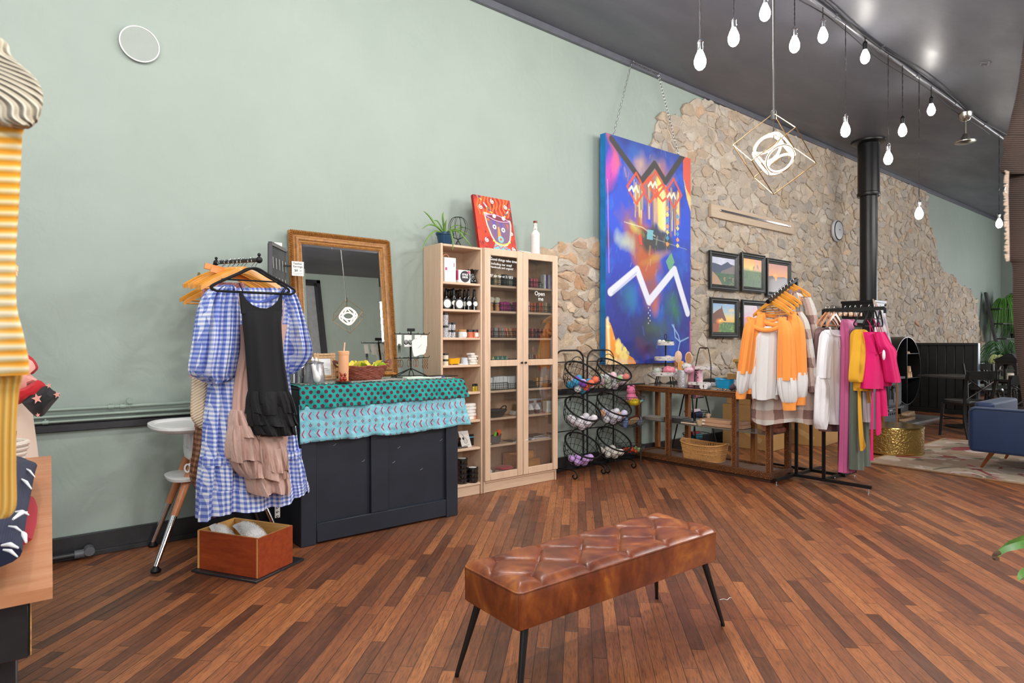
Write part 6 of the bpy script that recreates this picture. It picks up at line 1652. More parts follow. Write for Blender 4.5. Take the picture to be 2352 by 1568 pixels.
Cv.mixin(np.clip((Cv.X-.55)*1.3,0,1)*np.clip((Cv.Y-.3)*2,0,1)*.8,(42,38,122))
Cv.mixin((Cv.fbm(6,2)-.5)*2.2,(8,110,220));Cv.mixin((Cv.fbm(4,5,8)-.55)*3,(24,32,110))
Cv.blob(.05,.16,.1,.1,(196,60,170),.9,.2,.8,.5);Cv.blob(.1,.13,.05,.06,(236,90,150),.8,.3,.7,.5);Cv.line([(.02,0),(.1,.07),(.14,.12)],.04,(214,96,64),.9,1.5,asp)
Cv.blob(.5,.15,.32,.14,(150,120,80),.85,0,.9,.6,3);Cv.blob(.38,.1,.1,.08,(206,170,130),.7,0,1,.6,4);Cv.blob(.62,.12,.12,.09,(196,120,86),.7,0,1,.6,5)
Cv.blob(.3,.05,.12,.04,(40,90,170),.9,0,.8,.5,6)
Cv.poly([(.9,0),(1,0),(1,.19),(.94,.15),(.9,.1)],(206,84,66));Cv.poly([(.9,.1),(.94,.15),(1,.19),(1,.26),(.95,.2)],(230,196,96),.9)
rs_=random.Random(9)
for k in range(80): # hanging drips
    x=rs_.uniform(.3,.86);y0=.17+rs_.uniform(0,.04);y1=y0+rs_.uniform(.08,.2)
    c_=rs_.choice([(206,180,110),(170,110,70),(120,100,90),(226,206,140),(150,80,60),(90,120,130),(196,150,110)]);Cv.line([(x,y0),(x+rs_.uniform(-.01,.01),y1)],rs_.uniform(.005,.017),c_,.8,.7,asp)
Cv.line([(.6,.15),(.62,.36)],.05,(238,218,110),.95,.7,asp);Cv.line([(.64,.2),(.66,.37)],.035,(244,232,160),.9,.7,asp);Cv.line([(.55,.2),(.56,.34)],.03,(206,160,140),.8,.8,asp)
Cv.blob(.38,.45,.3,.14,(170,88,40),.95,.5,.5,.5,7);Cv.blob(.45,.56,.22,.1,(176,84,36),.95,.1,.5,.5,8);Cv.blob(.5,.68,.14,.1,(150,74,46),.85,0,.7,.5,9)
Cv.blob(.55,.43,.25,.07,(44,50,48),.95,0,.5,.6,10);Cv.blob(.56,.51,.2,.03,(190,140,50),.8,-.2,.8,.6,11);Cv.blob(.3,.38,.12,.03,(206,206,70),.7,.3,.9,.8,12)
Cv.blob(.22,.46,.14,.05,(180,196,176),.8,.1,.9,.8,13);Cv.line([(.2,.37),(.4,.38),(.55,.41)],.006,(220,220,196),.8,1,asp)
Cv.poly([(.68,.52),(.75,.475),(.79,.52),(.73,.57)],(96,160,120),.95);Cv.line([(.5,.42),(.95,.45)],.005,(180,190,180),.5,1,asp)
Cv.blob(.5,.87,.38,.14,(46,52,62),.9,-.1,.9,.4,14);Cv.blob(.78,.75,.14,.09,(40,110,70),.9,.3,.9,.5,15);Cv.blob(.42,.93,.12,.06,(110,50,50),.7,0,1,.6,16);Cv.blob(.55,.84,.16,.05,(70,100,60),.7,0,1,.6,17)
Cv.blob(.25,.7,.12,.1,(20,120,150),.9,.1,.9,.4,18);Cv.blob(.55,.73,.06,.06,(196,100,40),.8,0,1,.5,19)
rs_=random.Random(21)
for k in range(170): # loose brush strokes
    x,y=rs_.random(),rs_.random();cc_=abs(x-.52)<.32
    c_=rs_.choice([(170,110,60),(120,96,70),(206,150,110),(70,90,80),(150,60,40),(196,186,130),(60,110,110)]if(cc_ and.04<y<.62)else[(20,80,210),(40,60,170),(10,120,200),(60,50,140),(30,40,120),(70,110,200)])
    a_=rs_.uniform(-1.9,-1.1);L=rs_.uniform(.02,.07);Cv.line([(x,y),(x+L*math.cos(a_),y+L*.6*math.sin(a_))],rs_.uniform(.004,.016),c_,rs_.uniform(.25,.6),1.2,asp)
Cv.line([(.06,.02),(.39,.17),(.545,.075),(.675,.145),(.91,-.01)],.029,(54,50,52),1,.25,asp)
for cx,cy,h_ in((.33,.21,.07),(.485,.2,.06),(.56,.17,.06),(.78,.19,.07),(.64,.2,.04)):
    Cv.line([(cx,cy-h_),(cx+.1,cy),(cx,cy+h_),(cx-.1,cy),(cx,cy-h_)],.012,(206,76,44),.95,.4,asp)
for cx,cy in((.3,.205),(.52,.165),(.75,.195)):Cv.line([(cx-.05,cy+.02),(cx-.02,cy-.0),(cx,cy+.02),(cx+.03,cy-.005),(cx+.05,cy+.018)],.011,(230,224,200),.95,.4,asp)
for k in range(7):
    for cx in(.7,.83):
        cy=.27+.028*k;c_=((60,150,190),(226,150,60),(220,210,90))[(k+int(cx*10))%3];Cv.poly([(cx,cy-.013),(cx+.022,cy),(cx,cy+.013),(cx-.022,cy)],c_,.9)
Cv.poly([(.46,.385),(.53,.385),(.52,.43),(.45,.43)],(110,176,190),.9);Cv.poly([(.36,.42),(.39,.41),(.4,.46),(.37,.46)],(214,60,40))
Cv.line([(.05,.685),(.34,.575),(.475,.715),(.79,.555),(.96,.76)],.034,(216,218,234),1,.25,asp);Cv.line([(.08,.69),(.33,.59)],.012,(150,160,206),.7,1,asp)
for k in range(9):Cv.blob(.47+.02*(k%2),.72+.012*k,.008,.004,(226,220,210),.8)
Cv.poly([(0,.8),(.05,.82),(.11,.9),(.17,.94),(.3,.975),(.33,1),(0,1)],(236,150,50));Cv.mixin(((Cv.fbm(14,21)-.45)*6).clip(0,1)*(Cv.Y>.83)*(Cv.X<.28*(Cv.Y-.8)*6)*(Cv.X<.3),(246,224,130));Cv.line([(.02,.8),(.04,.98)],.02,(250,240,200),.9,1,asp)
Cv.blob(.02,.99,.35,.02,(246,200,190),.5)
for P in([(.76,.82),(.84,.87),(.86,.9)],[(.86,.9),(.97,.88)],[(.86,.9),(.82,.97)],[(.78,.82),(.8,.88),(.86,.9)]):Cv.line(P,.009,(140,180,226),.9,.8,asp)
Cv.mixin((Cv.X>.985)*(Cv.Y>.8)*.9,(206,70,140));Cv.line([(.02,.2),(.035,.6)],.008,(226,150,190),.6,1,asp)
Cv.panel('painted_face',(px0,PY-.0006,pz1),(px1-px0,0,0),(0,0,pz0-pz1),M_CV,t)
MB().prism([(px0,PY,pz0),(px1,PY,pz0),(px1,PY,pz1),(px0,PY,pz1)],(0,.075,0)).build('canvas_edge',mat('blue canvas edge',(16,110,176),.55,var=.25,scale=6),t,W=1)
tn=on_y(1451,142,WY-.05);tn2=on_y(1512,170,WY-.05)
cl,cr=on_y(1408,306,PY+.05),on_y(1560,352,PY+.05)
m=MB();chain(m,(cl.x,PY+.05,pz1),tn);m.build('chain',M_STEEL,t,W=1)
m=MB();chain(m,tn,tn2);m.build('chain',M_STEEL,t,W=1)
m=MB();chain(m,tn2,(cr.x,PY+.05,pz1));m.build('chain',M_STEEL,t,W=1)
for p in(tn,tn2):MB().tube([p+V((0,.03,0)),p+V((0,-.02,.0))],.006).ball(p+V((0,-.02,0)),.009).build('wall_hook',M_STEEL,t,W=1)
m=MB()
for x in(cl.x,cr.x):m.tube([(x+.012*math.cos(a),PY+.05,pz1+.012+.012*math.sin(a))for a in np.linspace(0,6.28,13)[:-1]],.003,5,closed=True)
m.build('eyelet',M_STEEL,t,W=1)
# ================================================================= framed photographs
M_FRM=mat('black moulded frame',(32,34,33),.35,var=.1);M_PH=vcol_mat('framed photograph',.3,0,coat=.25)
FY=4.345
def framed(label,tl,tr,bl,cv):
    A,B,C_=on_y(*tl,FY-.03),on_y(*tr,FY-.03),on_y(*bl,FY-.03)
    x0,x1=A.x,B.x;z1=(A.z+B.z)/2;z0=z1-(A.z-C_.z);fw=.068
    t=thing('framed_photograph',label,'picture',((x0+x1)/2,FY,z0),group=None)
    cs=[]
    for ins,hh in((0,0),(0,.028),(.012,.032),(.02,.026),(.034,.026),(.045,.018),(.062,.012),(fw,.008),(fw,0)):
        cs.append([V((x0+ins,FY-hh,z0+ins)),V((x1-ins,FY-hh,z0+ins)),V((x1-ins,FY-hh,z1-ins)),V((x0+ins,FY-hh,z1-ins))])
    vs=[];fs=[];n=len(cs)
    for i in range(4):
        for c in cs:vs.append(c[i])
    for i in range(4):
        j=(i+1)%4
        for k in range(n-1):fs.append((i*n+k,i*n+k+1,j*n+k+1,j*n+k))
    MB().add(vs,fs).build('frame',M_FRM,t,W=1,smooth=False)
    cv.panel('photo',(x0+fw,FY-.007,z1-fw),(x1-x0-2*fw,0,0),(0,0,-(z1-z0-2*fw)),M_PH,t)
    MB().box2((x0+.01,FY-.004,z0+.01),(x1-.01,FY+.004,z1-.01)).build('backing',M_FRM,t,W=1)
c1=Canvas(90,70,(196,200,220));c1.mixin((c1.fbm(5,2)-.45)*4,(226,226,236));c1.poly([(0,.22),(.2,.24),(.4,.28),(.55,.2),(.68,.12),(.8,.2),(1,.24),(1,.6),(0,.6)],(74,84,108));c1.poly([(.4,.5),(.75,.34),(1,.22),(1,.7),(.3,.7)],(124,116,116));c1.poly([(0,.58),(1,.56),(1,1),(0,1)],(70,104,78));c1.mixin((c1.fbm(9,4)-.5)*4*(c1.Y>.55),(60,80,56));c1.poly([(0,.52),(.25,.72),(.45,1),(0,1)],(176,140,112));c1.mixin((c1.fbm(12,6)-.5)*5*(c1.Y>.7)*(c1.X>.5),(150,130,104))
framed('framed mountain photograph, top left of the picture group',(1632,575),(1698,583),(1633,665),c1)
c2=Canvas(90,70,(236,190,120));c2.grad([(0,(240,180,120)),(.3,(246,206,130)),(.38,(206,190,130)),(.45,(110,134,100)),(1,(88,116,88))]);c2.blob(.42,.33,.16,.1,(255,226,130),.9,0,1);c2.mixin((c2.X>.6)*(c2.Y<.4)*.5,(230,170,170));c2.blob(.56,.3,.05,.1,(150,130,120),.8,.4,.6);c2.blob(.78,.26,.05,.12,(150,130,120),.8,-.4,.6);c2.mixin((c2.fbm(24,7,8)-.5)*3*(c2.Y>.45),(66,92,66))
framed('framed field photograph with two pale petals in the sky, top middle',(1705,579),(1759,587),(1706,669),c2)
c3=Canvas(90,70,(226,140,110));c3.grad([(0,(206,150,140)),(.25,(226,160,124)),(.42,(240,160,96)),(.5,(120,84,74)),(1,(84,74,74))]);c3.blob(.36,.42,.14,.09,(255,190,90),1,0,.8);c3.poly([(0,.46),(.2,.42),(.3,.5),(.5,.46),(.8,.42),(1,.46),(1,1),(0,1)],(92,74,70));c3.poly([(.3,.42),(.46,.42),(.4,.58),(.36,.58)],(255,160,60),.9)
framed('framed sunset photograph, top right of the picture group, partly behind the rack',(1763,593),(1818,599),(1764,682),c3)
c4=Canvas(90,70,(140,176,214));c4.grad([(0,(128,168,210)),(.3,(170,190,196)),(.5,(236,200,110)),(.64,(230,180,80)),(.66,(60,100,60)),(1,(76,120,50))]);c4.mixin((c4.fbm(8,3)-.5)*4*(c4.X>.5)*(c4.Y<.5),(226,196,150));c4.mixin((c4.fbm(16,3)-.5)*4*(c4.Y>.68),(130,160,60));c4.poly([(0,.36),(.2,.24),(.36,.16),(.4,.04),(.42,.16),(.46,.28),(.58,.52),(.6,.6),(.5,.6),(.4,.5),(.33,.56),(.2,1),(0,1)],(110,56,38));c4.blob(.3,.62,.2,.12,(255,160,40),.95,0,.8);c4.blob(.33,.6,.07,.05,(255,230,130),1,0,.8);c4.mixin((c4.X<.3)*(c4.Y>.7)*.6,(176,86,36))
framed('framed photograph of a brown horse head at sunset, lower left of the group',(1634,683),(1698,686),(1635,776),c4)
c5=Canvas(90,70,(206,196,206));c5.mixin((c5.fbm(5,9)-.45)*4,(226,170,190));c5.poly([(0,.5),(.2,.4),(.4,.6),(.3,1),(0,1)],(212,140,150),.8);c5.poly([(.7,0),(1,0),(1,.4),(.8,.3)],(70,60,60))
framed('framed pale pink photograph at lower middle, mostly behind the orange sweaters',(1706,688),(1760,691),(1707,776),c5)
# ================================================================= basket stands with bath bombs
M_BOMB={}
def bomb_mat(c):
    return mat('bath bomb %d %d %d'%c,c,.85,var=.06,bump=.4,bscale=90)
TILT=Matrix.Rotation(math.radians(34),3,'X')
PROF=[(.085,0),(.12,.02),(.15,.07),(.168,.13),(.178,.18)]
def prof_r(z):return np.interp(z,[p[1]for p in PROF],[p[0]for p in PROF])
def basket_stand(label,x0,x1,y,baskets):
    xc=(x0+x1)/2;r=.0085
    t=thing('basket_stand',label,'stand',(xc,y,0),group='black three-basket wire stands')
    pts=[V((x0,y,.06))]+[V((x0,y,z))for z in(.3,.8,1.06)]+arc((x0+.1,y,1.065),.1,PI,PI/2,6)+arc((x1-.1,y,1.065),.1,PI/2,0,6)+[V((x1,y,z))for z in(.8,.3,.06)]
    MB().tube(pts,r,10).build('upright_loop',M_BLACK,t,W=1)
    m=MB()
    for z in(1.055,.72,.40):m.tube([(x0,y,z),(x1,y,z)],.005,8)
    m.build('crossbar',M_BLACK,t,W=1)
    for x in(x0,x1):
        P=smoothpts([(x,y,.10),(x,y-.03,.075),(x,y-.22,.085),(x,y-.28,.065),(x,y-.29,.03),(x,y-.262,.011),(x,y-.235,.028),(x,y-.25,.045)],5)
        m=MB().tube(P,.007,8).tube(smoothpts([(x,y,.10),(x,y+.03,.08),(x,y+.07,.03),(x,y+.08,.008)],4),.007,8);m.build('scroll_foot',M_BLACK,t,W=1)
    for k,(zc,cols,n,lb)in enumerate(baskets):
        O=V((xc,y-.155,zc))
        def B(p):return O+TILT@(V(p)-V((0,0,.14)))
        m=MB();m.tube([B((.180*math.cos(a),.180*math.sin(a),.185))for a in np.linspace(0,6.2832,41)[:-1]],.0085,8,closed=True)
        m.build('basket_rim',M_BLACK,t,W=1)
        m=MB()
        for rr_,zz in PROF[:-1]:m.tube([B((rr_*math.cos(a),rr_*math.sin(a),zz))for a in np.linspace(0,6.2832,33)[:-1]],.0022,5,closed=True)
        for a in np.linspace(0,6.2832,23)[:-1]:m.tube([B((0,0,0))if False else B((.085*math.cos(a),.085*math.sin(a),0))]+[B((q*math.cos(a),q*math.sin(a),zz))for q,zz in PROF[1:]],.002,5)
        for q in np.linspace(-.07,.07,6):w_=math.sqrt(.085**2-q*q);m.tube([B((q,-w_,0)),B((q,w_,0))],.002,5)
        m.build('wire_bowl',M_BLACK,t,W=1)
        MB().tube(arc(B((0,.10,.19)),.085,.1,PI-.1,10,V((1,0,0)),(TILT@V((0,.5,.8))).normalized()),.004).tube([B((0,.18,.18)),V((xc,y,zc+.1))],.005).build('basket_bracket',M_BLACK,t,W=1)
        rd=random.Random(int(zc*100)+int(x0*10));cand=[]
        R_=.034
        for _ in range(6000):
            p=V((rd.uniform(-.16,.16),rd.uniform(-.16,.16),rd.uniform(.0,.2)))
            if p.z<R_+.004:continue
            rr_=prof_r(p.z)
            if math.hypot(p.x,p.y)>rr_-R_-.006:continue
            w=B(p);cand.append((w.z+.3*(w.y-O.y)*0,w))
        cand.sort(key=lambda q:q[0]);got=[]
        for _,w in cand:
            if all((w-g).length>R_*1.99 for g in got):got.append(w)
            if len(got)>=n:break
        first=None
        for i,w in enumerate(got):
            c_=cols[i%len(cols)]
            s_=thing('bath_bomb',lb,'bath bomb',w,rd.uniform(0,3),'bath bombs: '+lb)if False else None
            o=MB().ball((0,0,0),R_,n=14).tube([(R_*1.01*math.cos(a),R_*1.01*math.sin(a),0)for a in np.linspace(0,6.28,19)[:-1]],.0012,4,closed=True)
            q=o.build('bath_bomb',bomb_mat(c_),None,label=lb,cat='bath bomb',group='bath bombs '+lb[lb.index('in the'):])if first is None else first.copy()
            if first is None:first=q
            else:
                q.data=first.data;COL.objects.link(q)
                if c_!=cols[0]:
                    key=(first.name,c_)
                    if key not in M_BOMB:
                        d_=first.data.copy();d_.materials.clear();d_.materials.append(bomb_mat(c_));M_BOMB[key]=d_
                    q.data=M_BOMB[key]
            q.location=w;q.rotation_euler=(rd.uniform(-1,1),rd.uniform(-1,1),0)
    return t
lav,wht,crm,pch=(206,186,222),(222,218,224),(226,220,210),(230,178,142)
X1a,X1b=xw(1349,4.27),xw(1409,4.27)
basket_stand('three-basket wire stand half hidden by the glazed bookcase',X1a-.43,X1a-.055,4.27,[
    (.925,[(60,150,190),(226,226,232),(130,70,176),(222,110,80),(60,150,190),(196,180,214)],17,'bright multicoloured bath bomb in the top basket by the bookcase'),
    (.59,[wht],12,'white bath bomb in the middle basket by the bookcase'),
    (.25,[(196,156,214)],7,'lilac bath bomb in the bottom basket by the bookcase')])
basket_stand('right-hand three-basket wire stand below the corner of the large painting',X1a,X1b,4.27,[
    (.945,[(216,200,222),(196,206,190),(214,120,110),(222,222,228),(150,176,130),(226,190,200)],18,'pastel bath bomb in the top basket of the right-hand stand'),
    (.605,[(214,210,230),(222,220,226),pch,(206,200,226)],14,'lavender or white bath bomb in the middle basket of the right-hand stand'),
    (.265,[crm],8,'cream white bath bomb in the bottom basket of the right-hand stand')])
# thin three-tier wire stand
TX,TY=4.985,4.225
wt=thing('wire_tier_stand','slim grey three-tier wire stand between the black baskets and display table','stand',(TX,TY,0))
M_THIN=mat('dull grey wire',(92,90,86),.4,.7,var=.1)
for k,a in enumerate((-1.75,-.1,2.2)):
    d_=V((math.cos(a),math.sin(a),0));MB().tube([V((TX,TY,0))+d_*.155+V((0,0,.008)),V((TX,TY,0))+d_*.15+V((0,0,.55)),V((TX,TY,.0))+d_*.13+V((0,0,.72)),V((TX,TY,.79))+d_*.06,V((TX,TY,.8))],.0032,6).ball(V((TX,TY,.008))+d_*.155,.008).build('leg',M_THIN,wt,W=1)
MB().tube([V((TX+.02*math.cos(a),TY,.815+.02*math.sin(a)))for a in np.linspace(0,6.28,13)[:-1]],.0025,5,closed=True).build('top_ring',M_THIN,wt,W=1)
for zc in(.60,.37,.10):
    m=MB()
    for rr_,zz in((.148,.085),(.145,.06),(.13,.03),(.1,.008),(.06,.002)):m.tube([(TX+rr_*math.cos(a),TY+rr_*math.sin(a),zc+zz)for a in np.linspace(0,6.28,33)[:-1]],.0028 if zz>.08 else.0013,5,closed=True)
    for a in np.linspace(0,6.28,37)[:-1]:m.tube([(TX+rr_*math.cos(a+zz*3),TY+rr_*math.sin(a+zz*3),zc+zz)for rr_,zz in((.148,.085),(.145,.06),(.13,.03),(.1,.008),(.03,.002))],.0012,4)
    m.build('wire_bowl',M_THIN,wt,W=1)
c=V((TX-.01,TY-.02,.62));t=thing('plush_toy','pink plush toy with round ears on the top tier','plush toy',c)
M_PLU=mat('pink plush',(236,130,168),.95,bump=.6,bscale=200)
MB().ball(c+V((0,0,.055)),.055,sz=1.0).ball(c+V((.06,-.01,.045)),.022).ball(c+V((-.05,-.03,.035)),.02).build('plush_body',M_PLU,t,W=1)
MB().ball(c+V((-.005,0,.125)),.047).ball(c+V((-.04,0,.165)),.018).ball(c+V((.032,0,.165)),.018).build('plush_head',M_PLU,t,W=1)
MB().ball(c+V((-.018,-.045,.13)),.004).ball(c+V((.008,-.046,.13)),.004).build('eye',M_INK,t,W=1)
t=thing('yellow_sponge','yellow netted sponge bundle under the pink plush toy','sponge',c+V((0,-.04,-.01)))
MB().ball(c+V((-.01,-.05,.012)),.06,sx=1.4,sz=.62).build('sponge_body',mat('yellow net',(226,196,40),.9,var=.3,scale=80,bump=1,bscale=160),t,W=1)
MB().ball(c+V((.1,-.02,.01)),.02).tube([c+V((.08,-.03,.0)),c+V((.12,-.05,.02))],.012).build('blue_knot',mat('sky blue cloth',(110,190,206),.8),t,W=1)
t=thing('twig_bundle','small bundle of brown twigs at left of the yellow sponge','twigs',c+V((-.1,-.02,.0)));m=MB()
for k in range(7):m.tube([c+V((-.13,-.03+.008*k,.02+.004*(k%3))),c+V((-.07,-.05+.01*k,.03))],.003,5)
m.build('twig',mat('brown twine',(150,116,86)),t,W=1)
c=V((TX,TY,.39))
t=thing('scrub_pad','cream oval scrubbing pad with dark red edging on the middle tier','scrub pad',c);T_=Matrix.Rotation(-.8,3,'X')
MB().rings([[c+T_@V((r_*.085*math.cos(a),r_*.06*math.sin(a),z))+V((0,-.03,.05))for a in np.linspace(0,6.28,29)[:-1]]for r_,z in((.01,.012),(.7,.012),(.95,.008),(1,0),(.95,-.01),(.01,-.012))]).build('pad',mat('loofah cream',(232,212,160),.9,bump=.8,bscale=90),t,W=1)
MB().tube([c+T_@V((.09*math.cos(a),.064*math.sin(a),0))+V((0,-.03,.05))for a in np.linspace(0,6.28,29)[:-1]],.009,8,closed=True).build('edging',mat('maroon cord',(84,24,30),.8),t,W=1)
t=thing('blue_cloth','blue patterned cloth rolled at left on the middle tier','cloth',c+V((-.1,0,.03)));MB().ball(c+V((-.105,-.02,.04)),.034,sz=1.9).build('roll',mat('blue print',(120,144,196),.8,var=.4,scale=120),t,W=1)
t=thing('grey_cloth','white and grey cloth rolled at right on the middle tier','cloth',c+V((.1,0,.03)));MB().ball(c+V((.105,-.03,.035)),.034,sz=1.6).build('roll',mat('grey print',(206,204,206),.8,var=.3,scale=90),t,W=1)
c=V((TX,TY,.108))
t=thing('red_candies','heap of red and orange striped bath sweets in the bottom tier','sweets',c);m=MB();rr=random.Random(3)
for k in range(16):m.ball(c+V((rr.uniform(-.09,.03),rr.uniform(-.07,.03),rr.uniform(.012,.045))),.018,n=8,sx=1.3)
m.build('heap',mat('red orange wrappers',(226,80,40),.4,var=.45,scale=60),t,W=1,kind='stuff')
t=thing('green_candies','small heap of green and cream bath sweets, right in the bottom tier','sweets',c);m=MB()
for k in range(9):m.ball(c+V((rr.uniform(.045,.1),rr.uniform(-.06,.02),rr.uniform(.012,.035))),.016,n=8,sx=1.4)
m.build('heap',mat('green cream wrappers',(170,206,130),.4,var=.4,scale=60),t,W=1,kind='stuff')
# ================================================================= carved display table
M_CARV=NT('carved oak',.5);v=M_CARV.coord('Object')
w1=M_CARV.n('TexWave',{'Vector':M_CARV.coord('Object',(1,1,1),(.785,.785,0)),'Scale':42.0,'Distortion':9.0,'Detail':2.0}).outputs[0]
nz=M_CARV.noise(v,40,3)
M_CARV.set('Base Color',M_CARV.ramp(M_CARV.math('ADD',M_CARV.math('MULTIPLY',w1,.6),M_CARV.math('MULTIPLY',nz,.4)),[(.2,rgb(64,36,18)),(.5,rgb(104,60,28)),(.85,rgb(140,84,40))]));M_CARV.bump(w1,.9,.006);M_CARV=M_CARV.m
M_OAKD=wood('dark golden oak',(110,66,32),(160,102,54),2,5,.4,.15,10)
dt=thing('display_table','long carved oak display table without its glass panes','display table',(5.42,3.6,0))
X0,X1,Y0,Y1,TH_=5.225,5.60,2.835,4.365,.785
def frame_box(m,x0,x1,y0,y1,z0,z1,w_):
    m.box2((x0,y0,z0),(x0+w_,y1,z1));m.box2((x1-w_,y0,z0),(x1,y1,z1));m.box2((x0+w_,y0,z0),(x1-w_,y0+w_,z1));m.box2((x0+w_,y1-w_,z0),(x1-w_,y1,z1))
m=MB();frame_box(m,X0,X1,Y0,Y1,.725,TH_-.012,.045);m.build('top_rail',M_CARV,dt,W=1)
m=MB();frame_box(m,X0-.006,X1+.006,Y0-.006,Y1+.004,TH_-.012,TH_-.002,.05);m.build('top_moulding',M_OAKD,dt,W=1)
MB().box2((X0+.045,Y0+.045,TH_-.011),(X1-.045,Y1-.047,TH_-.001)).build('table_top',mat('dark glossy top',(52,40,36),.12,var=.2),dt,W=1)
m=MB();frame_box(m,X0-.01,X1+.01,Y0-.01,Y1+.01,.03,.088,.05);m.build('base_rail',M_CARV,dt,W=1)
m=MB();m.box2((X0+.01,Y0+.01,0),(X1-.01,Y1-.005,.03));m.build('plinth',mat('dark plinth',(62,40,26),.6),dt,W=1)
MB().box2((X0+.041,Y0+.041,.031),(X1-.041,Y1-.041,.075)).build('base_board',mat('worn grey brown board',(112,90,80),.6,var=.2,scale=5,bump=.2),dt,W=1)
ypost=[Y0+.025,3.195,3.945,Y1-.028]
for y in ypost:
    for x in(X0+.025,X1-.025):
        m=MB().box2((x-.024,y-.024,.088),(x+.024,y+.024,.725))
        m.build('post',M_CARV if(x<5.4 or y==ypost[0])else M_OAKD,dt,W=1)
        if x<5.4:
            m=MB()
            for s_ in(-1,1):m.tube([(x-.0245,y+.022*s_,.09),(x-.0245,y+.022*s_,.724)],.0035,6)
            m.build('edge_bead',M_OAKD,dt,W=1)
SG=NT('smoked glass shelf',.1);SG.set('Base Color',rgb(96,96,90));SG=SG.m
MB().box2((X0+.05,Y0+.03,.412),(X1-.05,Y1-.03,.42)).build('glass_shelf',SG,dt,W=1)
TT=TH_-.0005
def ont(px,py,h=TT):return on_h(px,py,h)
# three tier tray
c=V((5.42,3.98,TT));c=V((5.40,xw(0,1)*0+5.40*(.7777-.6286*((1529-1176)/FPX))/(.6286+.7777*((1529-1176)/FPX)),TT))
t=thing('tiered_tray','three-tier round tray of distressed white wood on black legs','tiered tray',c)
def distress():
    t=NT('distressed white wood',.7);t.set('Base Color',t.ramp(t.noise(t.coord('Object',(1,1,3)),26,4,.7),[(.36,rgb(96,92,90)),(.44,rgb(196,192,188)),(.6,rgb(226,222,220))]));return t.m
M_DIS=distress()
for z,r_ in((.105,.145),(.265,.115),(.425,.085)):
    MB().lathe([(.0001,z),(r_,z),(r_+.003,z+.01),(r_+.003,z+.04),(r_-.008,z+.04),(r_-.01,z+.012),(.0001,z+.011)],c,36).build('tray',M_DIS,t,W=1)
m=MB().tube([c+V((0,0,.115)),c+V((0,0,.49))],.008);m.tube([c+V((.018*math.cos(a),0,.515+.03*math.sin(a)))for a in np.linspace(0,6.28,17)[:-1]],.0035,6,closed=True);m.build('centre_post',M_IRON,t,W=1)
for a in(.2,1.7,3.0,4.5):MB().tube([c+V((.1*math.cos(a),.1*math.sin(a),.105)),c+V((.13*math.cos(a),.13*math.sin(a),.004))],.006).build('leg',M_IRON,t,W=1)
def puff(label,p,r_,col_,grp,sx=1.2):
    q=thing('bath_puff',label,'bath puff',p,group=grp);R=[];rd=random.Random(int(p.x*1000))
    for i in range(9):
        th=PI*i/8;R.append([p+V((sx*r_*math.sin(th)*math.cos(a),sx*r_*math.sin(th)*math.sin(a),r_*.8-r_*.8*math.cos(th)))*1+V((rd.uniform(-1,1),rd.uniform(-1,1),rd.uniform(-.5,1)))*r_*.13 for a in np.linspace(0,6.28,21)[:-1]])
    MB().rings(R).build('netting',mat('puff '+label[:12],col_,.9,var=.2,scale=60,bump=1.0,bscale=180),q,W=1)
puff('pink bath puff at the front of the lowest tray tier',c+V((-.02,-.055,.118)),.055,(232,140,156),'bath puffs on the lowest tray tier')
puff('sage white bath puff at left of the lowest tray tier',c+V((-.045,.07,.118)),.042,(196,204,190),'bath puffs on the lowest tray tier')
puff('lilac bath puff at the back of the lowest tray tier',c+V((.05,.045,.118)),.042,(150,126,180),'bath puffs on the lowest tray tier')
puff('white bath puff at right of the lowest tray tier',c+V((.06,-.07,.118)),.038,(216,212,208),'bath puffs on the lowest tray tier')
for dx,dy,r_,col_,lb,zz in((-.0,-.03,.03,(206,198,196),'pale shell soap heaped in the middle of the second tray tier',.278),(-.04,.05,.02,(24,24,26),'small black soap at left on the second tray tier',.278),(.02,-.075,.022,(216,210,206),'white soap at the right edge of the second tray tier',.278)):
    q=thing('shell_soap',lb,'soap',c+V((dx,dy,zz)),group='small soaps on the second tray tier');MB().ball(c+V((dx,dy,zz+r_*.7)),r_,sx=1.5,sy=1.2,sz=.7).build('soap_body',mat('shell '+lb[:6],col_,.5),q,W=1)
for dx,dy,col_,lb in((-.03,.03,(226,224,216),'white hair bow on the top tray tier'),(0,-.02,(30,80,50),'dark green hair bow on the top tray tier'),(.03,-.04,(26,50,130),'royal blue hair bow on the top tray tier')):
    q=thing('hair_bow',lb,'hair bow',c+V((dx,dy,.437)),group='hair bows on the top tray tier');p=q.location
    MB().ball(p+V((-.0,.025,.026)),.026,sx=.7,sz=.9).ball(p+V((0,-.022,.024)),.024,sx=.7,sz=.9).build('bow_loop',cloth_mat('bow '+lb[:6],col_),q,W=1);MB().ball(p+V((-.008,0,.02)),.011).build('bow_knot',cloth_mat('bow '+lb[:6],col_),q,W=1)
def onrow(px,x=5.40,h=TT):
    u=(px-1176)/FPX;return V((x,x*(.7777-.6286*u)/(.6286+.7777*u),h))
c=onrow(1568,5.32);t=thing('silver_vase','silver ridged cylinder holding long handled brushes and a wooden block','vase',c)
M_FOIL=mat('hammered silver',(200,200,206),.3,.5,var=.15,scale=60,bump=.9,bscale=90)
MB().lathe([(.0001,0),(.05,0),(.053,.01),(.053,.175),(.05,.178),(.046,.174),(.046,.012),(.0001,.01)],c,32).build('vase_body',M_FOIL,t,W=1)
M_BRW=wood('pale brush wood',(206,170,140),(226,196,168),2,6,.5)
